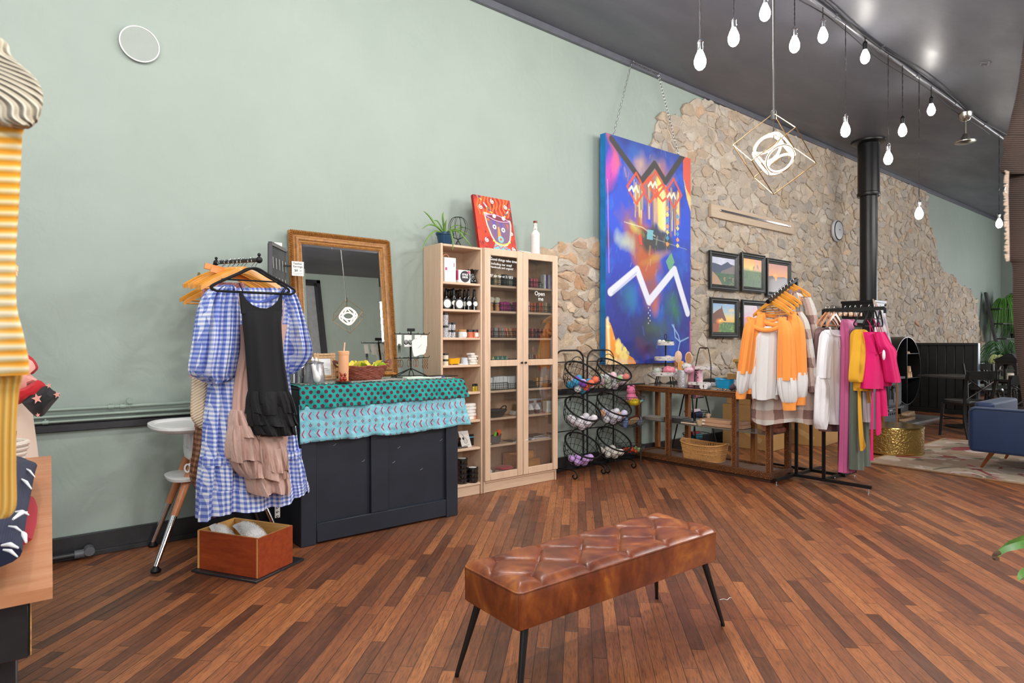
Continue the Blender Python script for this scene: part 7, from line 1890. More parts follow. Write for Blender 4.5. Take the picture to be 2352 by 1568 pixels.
for dy,dx,zt,lb,face in((.02,-.02,.37,'long handled bath brush showing its pale wooden back, left in the silver vase',0),(-.045,.0,.36,'long handled bath brush showing tan bristles, right in the silver vase',1)):
    q=thing('bath_brush',lb,'brush',c+V((dx,dy,.012)),group='bath brushes in the silver vase');p=q.location
    tp=c+V((dx*1.4,dy*1.6,zt-.06))
    MB().tube([p,tp-V((0,0,.05))],.006,8).build('handle',M_BRW,q,W=1)
    n2=ray(1575,780);n2=V((n2.x,n2.y,0)).normalized();s2=V((-n2.y,n2.x,0))
    MB().rings([[tp+s2*(r_*.036*math.cos(a))+V((0,0,r_*.062*math.sin(a)))+n2*d_ for a in np.linspace(0,6.28,29)[:-1]]for r_,d_ in((.01,-.009),(.85,-.008),(1,-.003),(1,.004),(.85,.009),(.01,.01))]).build('brush_head',M_BRW,q,W=1)
    if face:MB().rings([[tp+s2*(r_*.028*math.cos(a))+V((0,0,r_*.052*math.sin(a)))+n2*d_ for a in np.linspace(0,6.28,29)[:-1]]for r_,d_ in((.01,-.02),(.95,-.019),(1,-.009))]).build('bristle_pad',mat('tan bristle',(186,134,96),.9,bump=1,bscale=300,var=.2,scale=90),q,W=1)
q=thing('wooden_block','honey coloured wooden scrubber block standing in the silver vase','scrubber',c+V((-.01,.01,.1)));MB().box(c+V((-.02,.005,.19)),(.025,.05,.155)).build('block',mat('honey wood',(226,168,92),.5,var=.08),q,W=1)
q=thing('pink_brush','small tan brush leaning left out of the silver vase','brush',c+V((-.02,.05,.1)));MB().tube([c+V((0,.03,.05)),c+V((-.01,.055,.21))],.006).ball(c+V((-.01,.065,.245)),.03,sx=.5,sz=1.4).build('brush_body',mat('copper wood',(190,120,80),.5),q,W=1)
puff('white bath puff stuffed in the top of the silver vase',c+V((.0,-.05,.18)),.042,(226,222,226),'bath puffs in the silver vase');puff('pale pink bath puff hanging below the white one in the silver vase',c+V((-.005,-.075,.145)),.04,(232,188,206),'bath puffs in the silver vase')
c=onrow(1596,5.42);t=thing('pink_box','tall pink carton with black lettering beside the silver vase','box',c);MB().box(c+V((0,0,.11)),(.06,.14,.22)).build('carton',mat('pink card',(226,160,176),.6,var=.03),t,W=1)
text('lettering','Hello',.055,c+V((-.0305,-.04,.12)),(0,0,-1),(0,-1,0),M_INK,t,bold=.001);MB().box(c+V((0,-.072,.11)),(.061,.002,.22)).build('pale_edge',mat('pale pink card',(236,196,206),.6),t,W=1)
c=onrow(1615,5.38);t=thing('tier_stand','two-tier rectangular distressed tray with a black arched handle','tray stand',c)
MB().box(c+V((0,0,.0445)),(.14,.26,.03)).build('tray',M_DIS,t,W=1);MB().box(c+V((.03,0,.20)),(.1,.17,.035)).build('tray',M_DIS,t,W=1)
MB().tube(smoothpts([c+V((-.02,.09,.004)),c+V((0,.09,.2)),c+V((.01,.055,.38)),c+V((.01,.03,.40)),c+V((.01,-.03,.40)),c+V((.01,-.055,.38)),c+V((.0,-.09,.2)),c+V((-.02,-.09,.004))],5),.0045).build('arched_handle',M_IRON,t,W=1)
MB().tube([c+V((.01,.035,.402)),c+V((.01,-.035,.402))],.008).build('handle_grip',mat('dark wood grip',(80,52,40),.5),t,W=1)
for i,(dy,dz,lb)in enumerate(((-.075,.0,'rolled white cloth nearest the blue tub'),(-.035,.0,'rolled white cloth beside the tray handle'))):
    q=c+V((-.085,dy-.02,.028));t=thing('rolled_cloth',lb,'cloth',q-V((0,0,.028)),group='rolled white cloths');MB().tube([q+V((-.02,.0,0)),q+V((.05,-.0,0))],.027,14).build('roll',cloth_mat('white towelling',(226,222,220),.6,90),t,W=1);MB().tube([q+V((-.021+0*k,.016*math.cos(k*.8)*(1-k/12),.016*math.sin(k*.8)*(1-k/12)))for k in range(10)],.002,5).build('roll_spiral',M_PAPER,t,W=1)
q=onrow(1664,5.36);tub('bathtub_dish','bright blue claw-footed bathtub dish near the orange sweater',q,.095,mat('cyan enamel',(20,146,196),.35,var=.05),M_CHROME,rz=PI/2-.3)
q=onrow(1692,5.4);t=thing('grey_bundle','grey and white wrapped bundle between blue tub and orange sweater','bundle',q);MB().ball(q+V((0,.02,.05)),.05,sz=1).build('wrap',cloth_mat('grey wrap',(196,196,204),.9,50),t,W=1);MB().ball(q+V((-.05,.02,.035)),.035).build('purple_ball',mat('plum ball',(96,70,80),.7),t,W=1)
# middle glass shelf
SHZ=.4205
def gl_(px,x=5.42):return onrow(px,x,SHZ)
q=gl_(1508,5.36);t=thing('folded_sack','grey folded cloth sacks at the left end of the glass shelf','cloth',q)
m=MB()
for k in range(3):m.box(q+V((.0,.01*k,.006+.011*k)),(.18,.26-.03*k,.009),rz=.1*k)
m.build('fold',cloth_mat('grey brown linen',(128,118,106),.6,60),t,W=1)
q=gl_(1560,5.40);t=thing('black_cloth','black and grey folded cloth pile behind the second post','cloth',q);m=MB()
for k in range(3):m.box(q+V((0,.015*k,.008+.015*k)),(.18,.24-.02*k,.012),rz=.12*k-.1)
m.build('fold',cloth_mat('black linen',(40,38,38),.6,60),t,W=1)
q=gl_(1582,5.30);t=thing('wooden_stick','short pale wooden stick lying at the front of the glass shelf','stick',q);MB().tube([q+V((0,.09,.009)),q+V((0,-.09,.009))],.008).build('stick_body',M_BRW,t,W=1)
q=gl_(1607,5.34);t=thing('wooden_bowl','small pale wooden cup on the glass shelf beside the stick','bowl',q);MB().lathe([(.0001,0),(.022,0),(.026,.01),(.034,.045),(.03,.045),(.02,.012),(.0001,.01)],q,20).build('cup',mat('pale maple',(206,176,140),.5),t,W=1)
q=gl_(1627,5.45);t=thing('massage_tool','turned wooden knob-headed massage tool on the glass shelf','massager',q);MB().lathe([(.0001,0),(.03,.0),(.03,.03),(.016,.05),(.013,.07),(.024,.085),(.024,.1),(.012,.11),(.0001,.112)],q,20).build('tool_body',M_BRW,t,W=1)
for i,(px,x_,z,L,lb)in enumerate(((1652,5.42,0,.36,'flat kraft carton, lower of the long pair on the glass shelf'),(1652,5.42,.033,.34,'flat kraft carton, upper of the long pair on the glass shelf'),(1702,5.44,0,.12,'short kraft carton right of the middle post, lower one'),(1702,5.44,.033,.11,'short kraft carton right of the middle post, upper one'))):
    q=gl_(px,x_)+V((0,0,z));t=thing('kraft_carton',lb,'box',q,.0,'flat kraft cartons on the glass shelf');MB().box((0,0,.0165),(.16,L,.032)).build('carton',mat('kraft card',(186,142,112),.7,var=.05),t);MB().box((-.0805,L*.36,.018),(.001,.035,.012)).build('paper_label',M_PAPER,t)
for i in range(2):
    q=gl_(1778 if i==0 else 1774,5.48)+V((0,0,.045*i));t=thing('red_carton',['lower','upper'][i]+' terracotta carton at the right end of the glass shelf','box',q,0,'terracotta cartons');MB().box((0,-.0,.022),(.14,.16,.043)).build('carton',mat('terracotta card',(170,104,84),.6),t);MB().box((-.0705,0,.022),(.001,.05,.02)).build('paper_label',M_PAPER,t)
# basket on the base board
c=V((5.41,3.42,.0755));t=thing('willow_basket','golden oval willow basket on the bottom board of the display table','basket',onrow(1617,5.40,.0755));c=t.location.copy()
M_WIL=mat('golden willow',(196,144,84),.5,var=.2,scale=60)
def bk(a,q): # wall point
    L,W=.212+.03*q,.112+.028*q;return c+V((W*math.copysign(abs(math.sin(a))**.75,math.sin(a)),L*math.copysign(abs(math.cos(a))**.75,math.cos(a)),.004+.142*q+.02*q*math.cos(a)**2))
m=MB()
for k in range(12):
    q=k/11;m.tube([bk(a,q)+V((0,0,.0015*math.sin(40*a+PI*k)))for a in np.linspace(0,6.2832,81)[:-1]],.0026 if k not in(0,5,8,11)else.005,6,closed=True)
m.build('weave',M_WIL,t,W=1)
m=MB()
for k in range(96):
    a=2*PI*k/96;m.tube([bk(a,0),bk(a,.33),bk(a,.66),bk(a,1)],.0035,5)
m.build('upright_cane',M_WIL,t,W=1,kind='stuff')
MB().tube([bk(a,1.04)for a in np.linspace(0,6.2832,81)[:-1]],.0075,8,closed=True).build('rim',M_WIL,t,W=1)
MB().rings([[c+(bk(a,0)-c)*s_+V((0,0,.0))for a in np.linspace(0,6.2832,41)[:-1]]for s_ in(.01,.98)],cap=False).build('base',M_WIL,t,W=1)
for s_ in(0,PI):MB().tube(smoothpts([bk(s_-.3,1),bk(s_,1.12)+V((0,.012 if s_==0 else-.012,0)),bk(s_+.3,1)],5),.006).build('handle',M_WIL,t,W=1)
# black ladder stand with baskets behind the display table
LXc,LYc=5.98,4.14
t=thing('ladder_stand','black folding wire stand with small baskets behind the display table','stand',(LXc,LYc,0))
for sx,sy in((-.2,-.17),(.2,-.17),(-.2,.17),(.2,.17)):MB().tube([(LXc+sx,LYc+sy,0.006),(LXc+sx*.55,LYc+sy*.15,.80)],.008,8).build('leg',M_IRON,t,W=1)
for z,r_ in((.62,.12),(.40,.15),(.15,.17)):
    m=MB()
    for q in range(4):m.tube([(LXc+(r_-.008*q)*math.cos(a),LYc-.02+(r_-.008*q)*.8*math.sin(a),z+.07-.022*q)for a in np.linspace(0,6.28,29)[:-1]],.004 if q==0 else.0018,5,closed=True)
    for a in np.linspace(0,6.28,21)[:-1]:m.tube([(LXc+r_*math.cos(a),LYc-.02+r_*.8*math.sin(a),z+.07),(LXc+(r_-.024)*math.cos(a),LYc-.02+(r_-.024)*.8*math.sin(a),z+.004),(LXc,LYc-.02,z)],.0016,4)
    m.build('wire_bowl',M_IRON,t,W=1)
for z,col_,lb in((.65,(206,150,164),'pink knitted socks in the top wire basket behind the table'),(.43,(44,48,84),'navy and pink rolled socks in the middle wire basket behind the table'),(.18,(30,96,110),'teal, maroon and white rolled socks in the lowest wire basket')):
    q=thing('rolled_socks',lb,'socks',(LXc,LYc-.02,z),group='rolled socks in the wire baskets');
    MB().tube([(LXc-.08,LYc-.04,z),(LXc+.03,LYc-.05,z+.01)],.035,12).build('sock_roll',mat('sock '+lb[:5],col_,.9,var=.15,scale=40),q,W=1);MB().tube([(LXc-.03,LYc+.03,z+.03),(LXc+.08,LYc-.0,z+.03)],.033,12).build('sock_roll',mat('sock b '+lb[:5],(210,190,200)if z>.3 else(120,40,50),.9),q,W=1)
# cardboard behind
M_CARD=mat('kraft cardboard',(178,136,82),.8,var=.06,scale=5)
for(x,y,z,dx,dy,dz,rz,lb)in((6.95,3.95,0,.5,.6,.50,.05,'large tan cardboard box on the floor behind the display table'),(6.95,3.95,.502,.45,.5,.36,-.05,'upper tan cardboard box stacked behind the display table'),(7.8,3.7,0,.7,.5,.40,.1,'wide tan cardboard box further back behind the clothes rack')):
    t=thing('cardboard_box',lb,'box',(x,y,z),rz,'tan cardboard boxes behind the display table');MB().box((0,0,dz/2),(dx,dy,dz)).build('carton',M_CARD,t)
    MB().box((0,0,dz+.0012),(dx*.98,.06,.001)).build('packing_tape',mat('packing tape',(196,160,110),.3),t);MB().bar((-dx/2-.001,-dy*.3,dz*.2),(-dx/2-.001,dy*.3,dz*.6),.002,.06).build('packing_tape',MATS['packing tape'],t)
t=thing('fabric_bin','mustard fabric bin with folded top edge on the stacked cardboard','bin',(6.62,3.78,.865));c=t.location
MB().rings([[c+V((s_*x,s_*y,z))for x,y in((-.14,-.17),(0,-.18),(.14,-.17),(.15,0),(.14,.17),(0,.18),(-.14,.17),(-.15,0))]for s_,z in((.8,0),(.95,.12),(1,.15),(1.08,.15),(1.1,.17),(1.05,.185),(.96,.18),(.75,.02))]).build('bin_body',cloth_mat('mustard felt',(186,148,76),.3,30),t,W=1)
MB().box(c+V((0,0,.05)),(.2,.25,.08)).build('bin_lining',cloth_mat('mustard felt',(186,148,76)),t,W=1)
# ================================================================= four-way clothes rack
AX,BX,AY,CY=5.565,5.845,2.775,2.515
rk=thing('clothes_rack','black four-way steel clothes rack with one slanted arm','clothes rack',(5.7,2.65,0))
TB=.026
for(x,y,h)in((AX,AY,1.82),(BX,AY,1.40),(AX-.035,CY,1.53),(BX,CY,1.45)):
    MB().box2((x-TB/2,y-TB/2,.05),(x+TB/2,y+TB/2,h)).build('post',M_BLACK,rk,W=1)
for a,b in(((5.19,AY,.045),(BX+.2,AY,.045)),((AX-.035,2.13,.045),(AX-.035,AY+.05,.045)),((AX-.035,CY,.045),(6.12,CY-.02,.045)),((BX,CY-.05,.045),(BX,3.2,.045))):
    MB().bar(a,b,TB,TB,up=(0,0,1)).build('base_bar',M_BLACK,rk,W=1)
for x,y in((5.21,AY),(AX-.035,2.15),(6.10,CY-.02),(BX,3.18)):
    MB().tube([(x,y,0.006),(x,y,.035)],.005).lathe([(.016,0),(.016,.006),(.006,.01)],(x,y,0),14).build('levelling_foot',M_CHROME,rk,W=1)
for x,y in((AX-.035,CY+.0),(AX-.035+.15,CY-.013),(AX,AY-.013)):MB().ball((x,y-TB/2,.045),.008).build('bolt',M_CHROME,rk,W=1)
aA,aB=V((AX,AY,1.815)),at_d(1766,691,5.33);
MB().bar(aA,aB,.024,.03).build('slanted_arm',M_BLACK,rk,W=1)
MB().tube([aB+(aB-aA).normalized()*-.005,aB+(aB-aA).normalized()*.02],.019,16).build('arm_cap',M_BLACK,rk,W=1)
cA=V((AX-.035,CY,1.52));cB=V((AX-.045,2.02,1.52))
MB().bar(cA,cB,.022,.03).build('straight_arm',M_BLACK,rk,W=1);MB().bar(cB+V((0,0,-.04)),cB,.022,.022).ball(cB+V((0,0,.025)),.009).build('arm_end',M_BLACK,rk,W=1)
MB().bar((BX,AY,1.38),(BX+.0,AY+.5,1.38),.022,.03).build('rear_arm',M_BLACK,rk,W=1)
MB().bar((BX,CY,1.44),(BX+.5,CY,1.44),.022,.03).build('side_arm',M_BLACK,rk,W=1)
sideY=V((0,-1,0));
dA=(aB-aA)
# hangers on the slanted arm (garments lie across it)
def armp(q):return aA+dA*q+V((0,0,.034))
names=['nearest wooden hanger on the slanted arm, holding the front orange sweater','second wooden hanger on the slanted arm, holding the rear orange sweater','third wooden hanger on the slanted arm, just above the first fleece coat','fourth wooden hanger on the slanted arm','fifth wooden hanger on the slanted arm','sixth wooden hanger on the slanted arm','seventh wooden hanger on the slanted arm, with a red strap','farthest wooden hanger at the top of the slanted arm, bare at right']
for i,q in enumerate((.93,.84,.73,.61,.50,.39,.27,.16)):
    wood_hanger(names[i],armp(q),-PI/2-.22,.19,'wooden hangers on the slanted arm',M_HANG if i%3 else M_HANG2)
def gar(P0,sd,rows):return px_rows(rows,P0,sd)
SDA=V((.22,-.975,0)).normalized()
M_ORG=cloth_mat('soft orange jersey',(240,150,66),.2,16,var=.04);M_WHJ=cloth_mat('soft white jersey',(214,212,212),.2,16,var=.03)
def sweater(label,q,dx,dy,rows_scale,seed):
    P=armp(q);t=thing('raglan_sweater',label,'sweater',P+V((0,0,-.2)),group='orange and white raglan sweaters')
    def g(rows,off=0):return px_rows([(r[0]+dy,r[1]+dx,r[2]+dx,r[-1]+dy if len(r)>3 else r[0]+dy)for r in rows],P+V((-off,0,0)),SDA)
    loft_cloth(MB(),g([(749,1745,1780),(757,1736,1787),(775,1731,1789),(820,1728,1788),(870,1726,1787),(905,1727,1785),(916,1729,1784)]),SDA,lambda t:.015+.05*min(1,t*3),8,lambda t:.004+.008*t,72,seed,wav=.006).build('body_panel',M_WHJ,t,W=1)
    nb=[]
    for k in range(25):
        a=PI+PI*k/24;px=1761+41*math.cos(a);py=729-29*math.sin(a);rr_=px_rows([(py+dy,px+dx,px+dx+1)],P+V((-.03-.045*math.sin(PI*k/24),0,0)),SDA)[0][0];nb.append(rr_)
    MB().tube(nb,.019,8).build('neckband',M_ORG,t,W=1)
    nb2=[px_rows([(y+dy,x+dx,x+dx+1)],P+V((.04,0,0)),SDA)[0][0]for x,y in((1724,732),(1745,737),(1761,738),(1780,736),(1798,730))]
    MB().tube(smoothpts(nb2,4),.017,8).build('back_neckband',M_ORG,t,W=1)
    for nm,up,lo,cu in(('sleeve',[(740,1714,1732,729),(748,1710,1736,740),(762,1707,1737),(800,1701,1733),(840,1696,1728),(858,1694,1725)],[(852,1694,1725),(872,1692,1723),(893,1693,1717),(904,1696,1712)],[(895,1692,1716),(905,1690,1714),(916,1691,1712)]),
                           ('sleeve',[(727,1791,1812,738),(738,1787,1818,748),(765,1787,1824),(800,1786,1827),(840,1785,1829),(873,1785,1830)],[(867,1785,1830),(890,1787,1832),(910,1791,1831),(924,1797,1828)],[(917,1795,1829),(930,1797,1828),(942,1799,1828)])):
        s_=loft_cloth(MB(),g(up,.05),SDA,lambda t:.012+.045*min(1,t*2.5),6,lambda t:.003+.008*t,56,seed+2).build('sleeve',M_ORG,t,W=1)
        loft_cloth(MB(),g(lo,.05),SDA,lambda t:.055+.01*math.sin(PI*t)-.02*t,8,.007,56,seed+3).build('lower_sleeve',M_WHJ,s_,W=1)
        loft_cloth(MB(),g(cu,.05),SDA,.03,8,.002,48,seed+4).build('cuff',M_ORG,s_,W=1)
sweater('orange and white raglan sweater hanging nearest on the slanted arm',.93,0,0,1,100)
sweater('orange and white raglan sweater just behind the nearest one',.82,23,-12,1,120)
def fleece_mat(name,seed):
    t=NT(name,1.0);s=t.n('SeparateXYZ',{0:t.n('TexCoord').outputs['UV']});v=t.coord('Object');wob=t.math('MULTIPLY',t.noise(v,14,2),.03)
    P=.24
    a=t.math('LESS_THAN',t.math('FRACT',t.math('DIVIDE',t.math('ADD',t.math('ADD',s.outputs[0],wob),seed),P)),.34)
    b=t.math('LESS_THAN',t.math('FRACT',t.math('DIVIDE',t.math('ADD',t.math('ADD',s.outputs[1],wob),seed*2),P)),.34)
    f=t.math('MULTIPLY',t.math('ADD',a,b),.5)
    c=t.ramp(f,[(0,rgb(250,243,234)),(.3,rgb(222,186,170)),(.8,rgb(132,66,42))],'CONSTANT')
    n_=t.noise(v,160,3,.7);c=t.mix(.12,c,t.ramp(n_,[(.3,rgb(120,96,84)),(.7,rgb(246,240,232))]))
    t.set('Base Color',c);t.bump(n_,1.0,.02);t.set('Sheen Weight',.4);return t.m
M_FL=fleece_mat('plaid fleece',.03)
def coat(label,q,rows,sl,seed):
    P=armp(q);t=thing('fleece_coat',label,'coat',P+V((0,0,-.2)),group='cream and brown plaid fleece coats')
    loft_cloth(MB(),px_rows(rows,P,SDA),SDA,lambda t:.06+.05*t,7,lambda t:.008+.012*t,96,seed,wav=.015).build('coat_body',M_FL,t,W=1)
    loft_cloth(MB(),px_rows(sl,P+V((-.05,0,0)),SDA),SDA,.05,4,.008,64,seed+1).build('sleeve',M_FL,t,W=1)
    nk=rows[0];pp=px_rows([(nk[0]-3,nk[1],nk[2])],P,SDA)[0];MB().tube(smoothpts([pp[0],(pp[0]+pp[1])/2+V((-.05,0,-.03)),pp[1]],5),.022,8).build('collar',M_FL,t,W=1)
coat('cream and brown plaid fleece coat, longest hem under the orange sweaters',.66,[(705,1792,1822),(720,1780,1832),(760,1768,1845),(820,1755,1860),(880,1737,1872),(930,1727,1878),(958,1726,1880),(970,1729,1879)],[(715,1822,1842),(740,1830,1858),(790,1842,1868),(850,1852,1876),(900,1858,1878)],140)
coat('cream and brown plaid fleece coat behind, its sleeve at upper right',.40,[(672,1815,1838),(688,1806,1850),(730,1795,1862),(800,1790,1870),(880,1770,1872),(930,1760,1872)],[(682,1840,1862),(710,1848,1874),(750,1856,1881),(800,1866,1884),(812,1868,1882)],150)
t=thing('red_strap_top','red straps of a top showing between the far wooden hangers','top',armp(.27)+V((0,0,-.12)))
pq=px_rows([(668,1796,1806),(672,1822,1835)],armp(.25),SDA);MB().tube(smoothpts([pq[0][0],(pq[0][0]+pq[1][1])/2+V((0,0,.0)),pq[1][1]],4),.008).build('strap',mat('red satin',(196,20,40),.4),t,W=1)
loft_cloth(MB(),px_rows([(690,1800,1840),(760,1800,1850),(830,1800,1850)],armp(.25),SDA),SDA,.03,4,.006,48,155).build('body',cloth_mat('scarlet cloth',(176,14,26)),t,W=1)
# ---------------------------------------------------------------- garments on the straight arm
SDC=V((1,0,0))
def cp_(y):return V((AX-.04,y,1.52))
def place(label,nm,cat_,y,parts,seed=200,group=None):
    t=thing(nm,label,cat_,cp_(y)+V((0,0,-.2)),group=group)
    for i,(pn,rows,mt,dep,fo,am)in enumerate(parts):
        loft_cloth(MB(),px_rows(rows,cp_(y),SDC),SDC,(lambda t,d_=dep:d_*(.3+.7*min(1,t*4))),fo,am,64,seed+i).build(pn,mt,t,W=1)
    return t
for i,(y,lb)in enumerate(((2.49,'wooden hanger farthest back on the straight arm, with the mauve top'),(2.46,'second wooden hanger on the straight arm'),(2.42,'wooden hanger holding the white embroidered blouse'))):
    wood_hanger(lb,(AX-.04,y,1.553),.05*i,.18,'wooden hangers on the straight arm',mat('brown beech hanger',(196,134,88),.4,coat=.2))
M_MAUVE=cloth_mat('mauve brown rib',(124,92,92),.3,40);M_WHT=cloth_mat('white cotton',(222,222,228),.25,20,var=.03);M_LACE=cloth_mat('white embroidered cotton',(226,224,228),1.0,70,var=.08)
place('mauve brown ribbed top behind the white blouse','mauve_top','top',2.485,[('body',[(752,1878,1900),(770,1872,1930),(850,1871,1935),(930,1878,1935),(975,1880,1932),(990,1884,1930)],M_MAUVE,.035,6,.006),('sleeve',[(755,1874,1886),(800,1870,1884),(860,1872,1884)],M_MAUVE,.025,4,.004)],200)
t=place('white blouse with embroidered cuffs hanging on the straight arm','white_blouse','blouse',2.41,[('body',[(757,1897,1925),(766,1890,1950),(800,1888,1948),(860,1890,1946),(920,1895,1942),(960,1900,1938),(974,1904,1930)],M_WHT,.045,7,.007),('sleeve',[(760,1891,1905),(780,1888,1908),(830,1882,1905),(868,1881,1903)],M_WHT,.038,5,.006),('embroidered_cuff',[(864,1877,1906),(890,1876,1907),(930,1874,1904),(965,1874,1898),(985,1880,1892)],M_LACE,.04,6,.006),('sleeve',[(765,1938,1950),(800,1938,1953),(900,1934,1952),(960,1928,1944),(975,1924,1938)],M_WHT,.035,5,.006)],210)
MB().tube(smoothpts([px_rows([(y,x,x+1)],cp_(2.36),SDC)[0][0]for x,y in((1906,752),(1911,765),(1922,771),(1936,770))],4),.007).build('neckband',M_WHT,t,W=1)
pp=px_rows([(790,1929,1933)],cp_(2.35),SDC)[0][0];MB().box(pp,(.02,.002,.06)).build('swing_tag',M_PAPER,t,W=1)
M_ORCH=cloth_mat('orchid satin',(186,84,136),.15,12,.5,var=.05);M_PLUM=cloth_mat('plum jersey',(128,52,92),.2,12);M_OLV=cloth_mat('grey green wool',(84,94,82),.4,60);M_MUS=cloth_mat('mustard cotton',(214,158,34),.25,14,sheen=0,var=.05);M_MAG=cloth_mat('hot pink cotton',(206,0,98),.25,14,sheen=0,var=.06)
for i,(y,w_,lb)in enumerate(((2.33,.14,'clip hanger of orchid trousers, with pale wooden clips'),(2.29,.14,'clip hanger of the plum trousers'),(2.25,.13,'clip hanger of the grey green trousers'))):
    t=thing('clip_hanger',lb,'hanger',(AX-.04,y,1.553),0,'clip hangers on the straight arm');hook(MB()).build('hook',M_CHROME,t);MB().tube([(-w_,0,-.06),(w_,0,-.06)],.003).build('cross_wire',M_CHROME,t)
    for s_ in(-1,1):MB().box((s_*w_*.7,0,-.075),(.035,.02,.03)).build('wooden_clip',M_BRW,t)
place('long orchid pink trousers hanging to near the floor','orchid_trousers','trousers',2.33,[('trouser_leg',[(733,1936,1962),(745,1935,1960),(800,1937,1952),(900,1935,1950),(1000,1933,1950),(1085,1931,1952)],M_ORCH,.035,6,.007),('trouser_leg',[(740,1948,1964),(800,1948,1962),(900,1948,1960),(1000,1948,1960),(1082,1946,1958)],M_ORCH,.03,6,.007)],220)
place('plum coloured trousers just behind the orchid ones','plum_trousers','trousers',2.36,[('trouser_legs',[(738,1952,1968),(800,1952,1966),(900,1952,1965),(1000,1950,1963),(1058,1950,1961)],M_PLUM,.03,5,.006)],225)
place('long grey green flared trousers behind the mustard shorts','green_trousers','trousers',2.25,[('trouser_leg',[(750,1964,1980),(850,1960,1975),(950,1957,1975),(1040,1955,1978),(1078,1954,1980)],M_OLV,.035,5,.006),('trouser_leg',[(780,1970,1984),(900,1972,1986),(1000,1974,1992),(1070,1976,1996)],M_OLV,.03,5,.006)],230)
for i,(y,lb)in enumerate(((2.20,'velvet hanger carrying the mustard shorts'),(2.14,'velvet hanger carrying the nearer hot pink set'),(2.10,'velvet hanger carrying the middle hot pink set'),(2.06,'velvet hanger at the very end of the straight arm'))):
    velvet_hanger(lb,(AX-.045,y,1.553),.1*(i-1),.12,'black velvet hangers on the straight arm')
place('mustard yellow cotton shorts on the straight arm, sash hanging below','mustard_shorts','shorts',2.19,[('shorts_leg',[(758,1968,1982),(764,1966,1984),(800,1962,1988),(840,1957,1994),(868,1955,1997),(877,1957,1997)],M_MUS,.06,5,.006),('waistband',[(756,1967,1983),(768,1966,1984)],M_MUS,.045,6,.003),('rear_leg',[(800,1975,1995),(870,1966,1998),(897,1966,1996)],M_MUS,.05,4,.005)],240)
place('long mustard sash hanging from the mustard shorts','long_sash','sash',2.17,[('sash',[(890,1970,1977),(940,1971,1978),(1000,1973,1983),(1025,1975,1988),(1035,1976,1980)],M_MUS,.008,2,.001),('sash_end',[(890,1992,1996),(925,1994,1999)],M_MUS,.006,2,.001)],245)
place('white cotton tail hanging behind the pink sashes','white_tail','sash',2.22,[('cloth',[(885,1980,1996),(930,1981,1997),(960,1983,1997),(969,1984,1992)],M_WHT,.03,4,.004)],247)
place('slate grey cloth hanging low behind the hot pink sashes','grey_skirt','skirt',2.26,[('cloth',[(880,1988,2012),(940,1988,2014),(985,1986,2012)],cloth_mat('slate jersey',(92,92,104)),.03,4,.005)],249)
place('hot pink shorts nearest on the straight arm','pink_shorts','shorts',2.13,[('shorts_leg',[(762,1988,2006),(775,1987,2010),(810,1988,2014),(850,1986,2018),(875,1984,2020),(892,1983,2020)],M_MAG,.06,5,.007),('shorts_leg',[(790,2010,2028),(830,2008,2034),(870,2008,2040),(886,2012,2036)],M_MAG,.06,5,.007)],250,group='hot pink garments')
t=place('hot pink strappy top with a pointed side at the arm end','halter','top',2.06,[('body',[(762,2012,2030),(790,2014,2042),(808,2020,2052),(825,2026,2051),(850,2030,2056),(873,2034,2061),(878,2036,2056)],M_MAG,.05,4,.007)],255,group='hot pink garments')
for a,b in(((1992,735),(2008,764)),((2006,732),(2016,764)),((2014,735),(2026,764)),((1998,742),(1996,775)),((2008,770),(2020,812)),((2020,812),(2028,800))):
    A_,B_=px_rows([(a[1],a[0],a[0]+1)],cp_(2.05),SDC)[0][0],px_rows([(b[1],b[0],b[0]+1)],cp_(2.05),SDC)[0][0];MB().tube([A_,(A_+B_)/2+V((0,-.006,-.004)),B_],.003).build('strap',M_MAG,t,W=1)
pp=px_rows([(815,2030,2031)],cp_(1.99),SDC)[0][0];MB().ball(pp,.035,sx=.5,sy=.3,sz=1.2).build('white_lining',M_WHT,t,W=1)
place('pair of hot pink sashes dangling lowest below the pink shorts','pair_of_sashes','sash',2.11,[('sash',[(888,2003,2006),(950,2001,2006),(1000,2000,2005),(1057,1999,2006)],M_MAG,.004,2,.0005),('sash',[(888,2012,2020),(930,2012,2022),(990,2012,2024),(1000,2013,2015)],M_MAG,.006,2,.001),('sash',[(885,2022,2032),(920,2022,2034),(955,2024,2036)],M_MAG,.02,4,.004)],260,group='hot pink garments')
# leaning canvas behind the rack
t=thing('leaning_canvas','pale grey and lilac floral canvas standing behind the rack beside the stove','painting',(8.6,3.2,0))
Cv=Canvas(50,90,(176,170,178));Cv.mixin((Cv.fbm(5,3)-.45)*3,(206,196,200));Cv.mixin((Cv.fbm(4,8)-.5)*4,(206,160,140));Cv.mixin((Cv.fbm(7,9)-.55)*4,(120,116,140));Cv.blob(.6,.3,.2,.1,(226,216,220),.9);Cv.blob(.8,.75,.2,.08,(226,150,120),.8)
P3_,P2_,P1_=at_d(2006,686,8.5),at_d(2036,731,8.42),at_d(2063,862,8.25);P0_=P1_-(P2_-P3_);n_=(P2_-P3_).cross(P0_-P3_).normalized();n_=n_ if n_.dot(FWD)>0 else-n_
Cv.panel('painted_face',P3_-n_*.001,P2_-P3_,P0_-P3_,M_CV,t);MB().prism([P0_,P1_,P2_,P3_],n_*.03).build('canvas_edge',M_PAPER,t,W=1)
m=MB()
for p in(P0_,P1_):m.tube([p+n_*.04,V((p.x,p.y,.004))+n_*.04],.012)
m.tube([(P2_+P3_)/2+n_*.05,V((P1_.x,P1_.y,.004))+n_*.5],.012).bar(P0_+n_*.03+V((0,0,-.012)),P1_+n_*.03+V((0,0,-.012)),.06,.02).build('easel',M_OAKD,t,W=1)
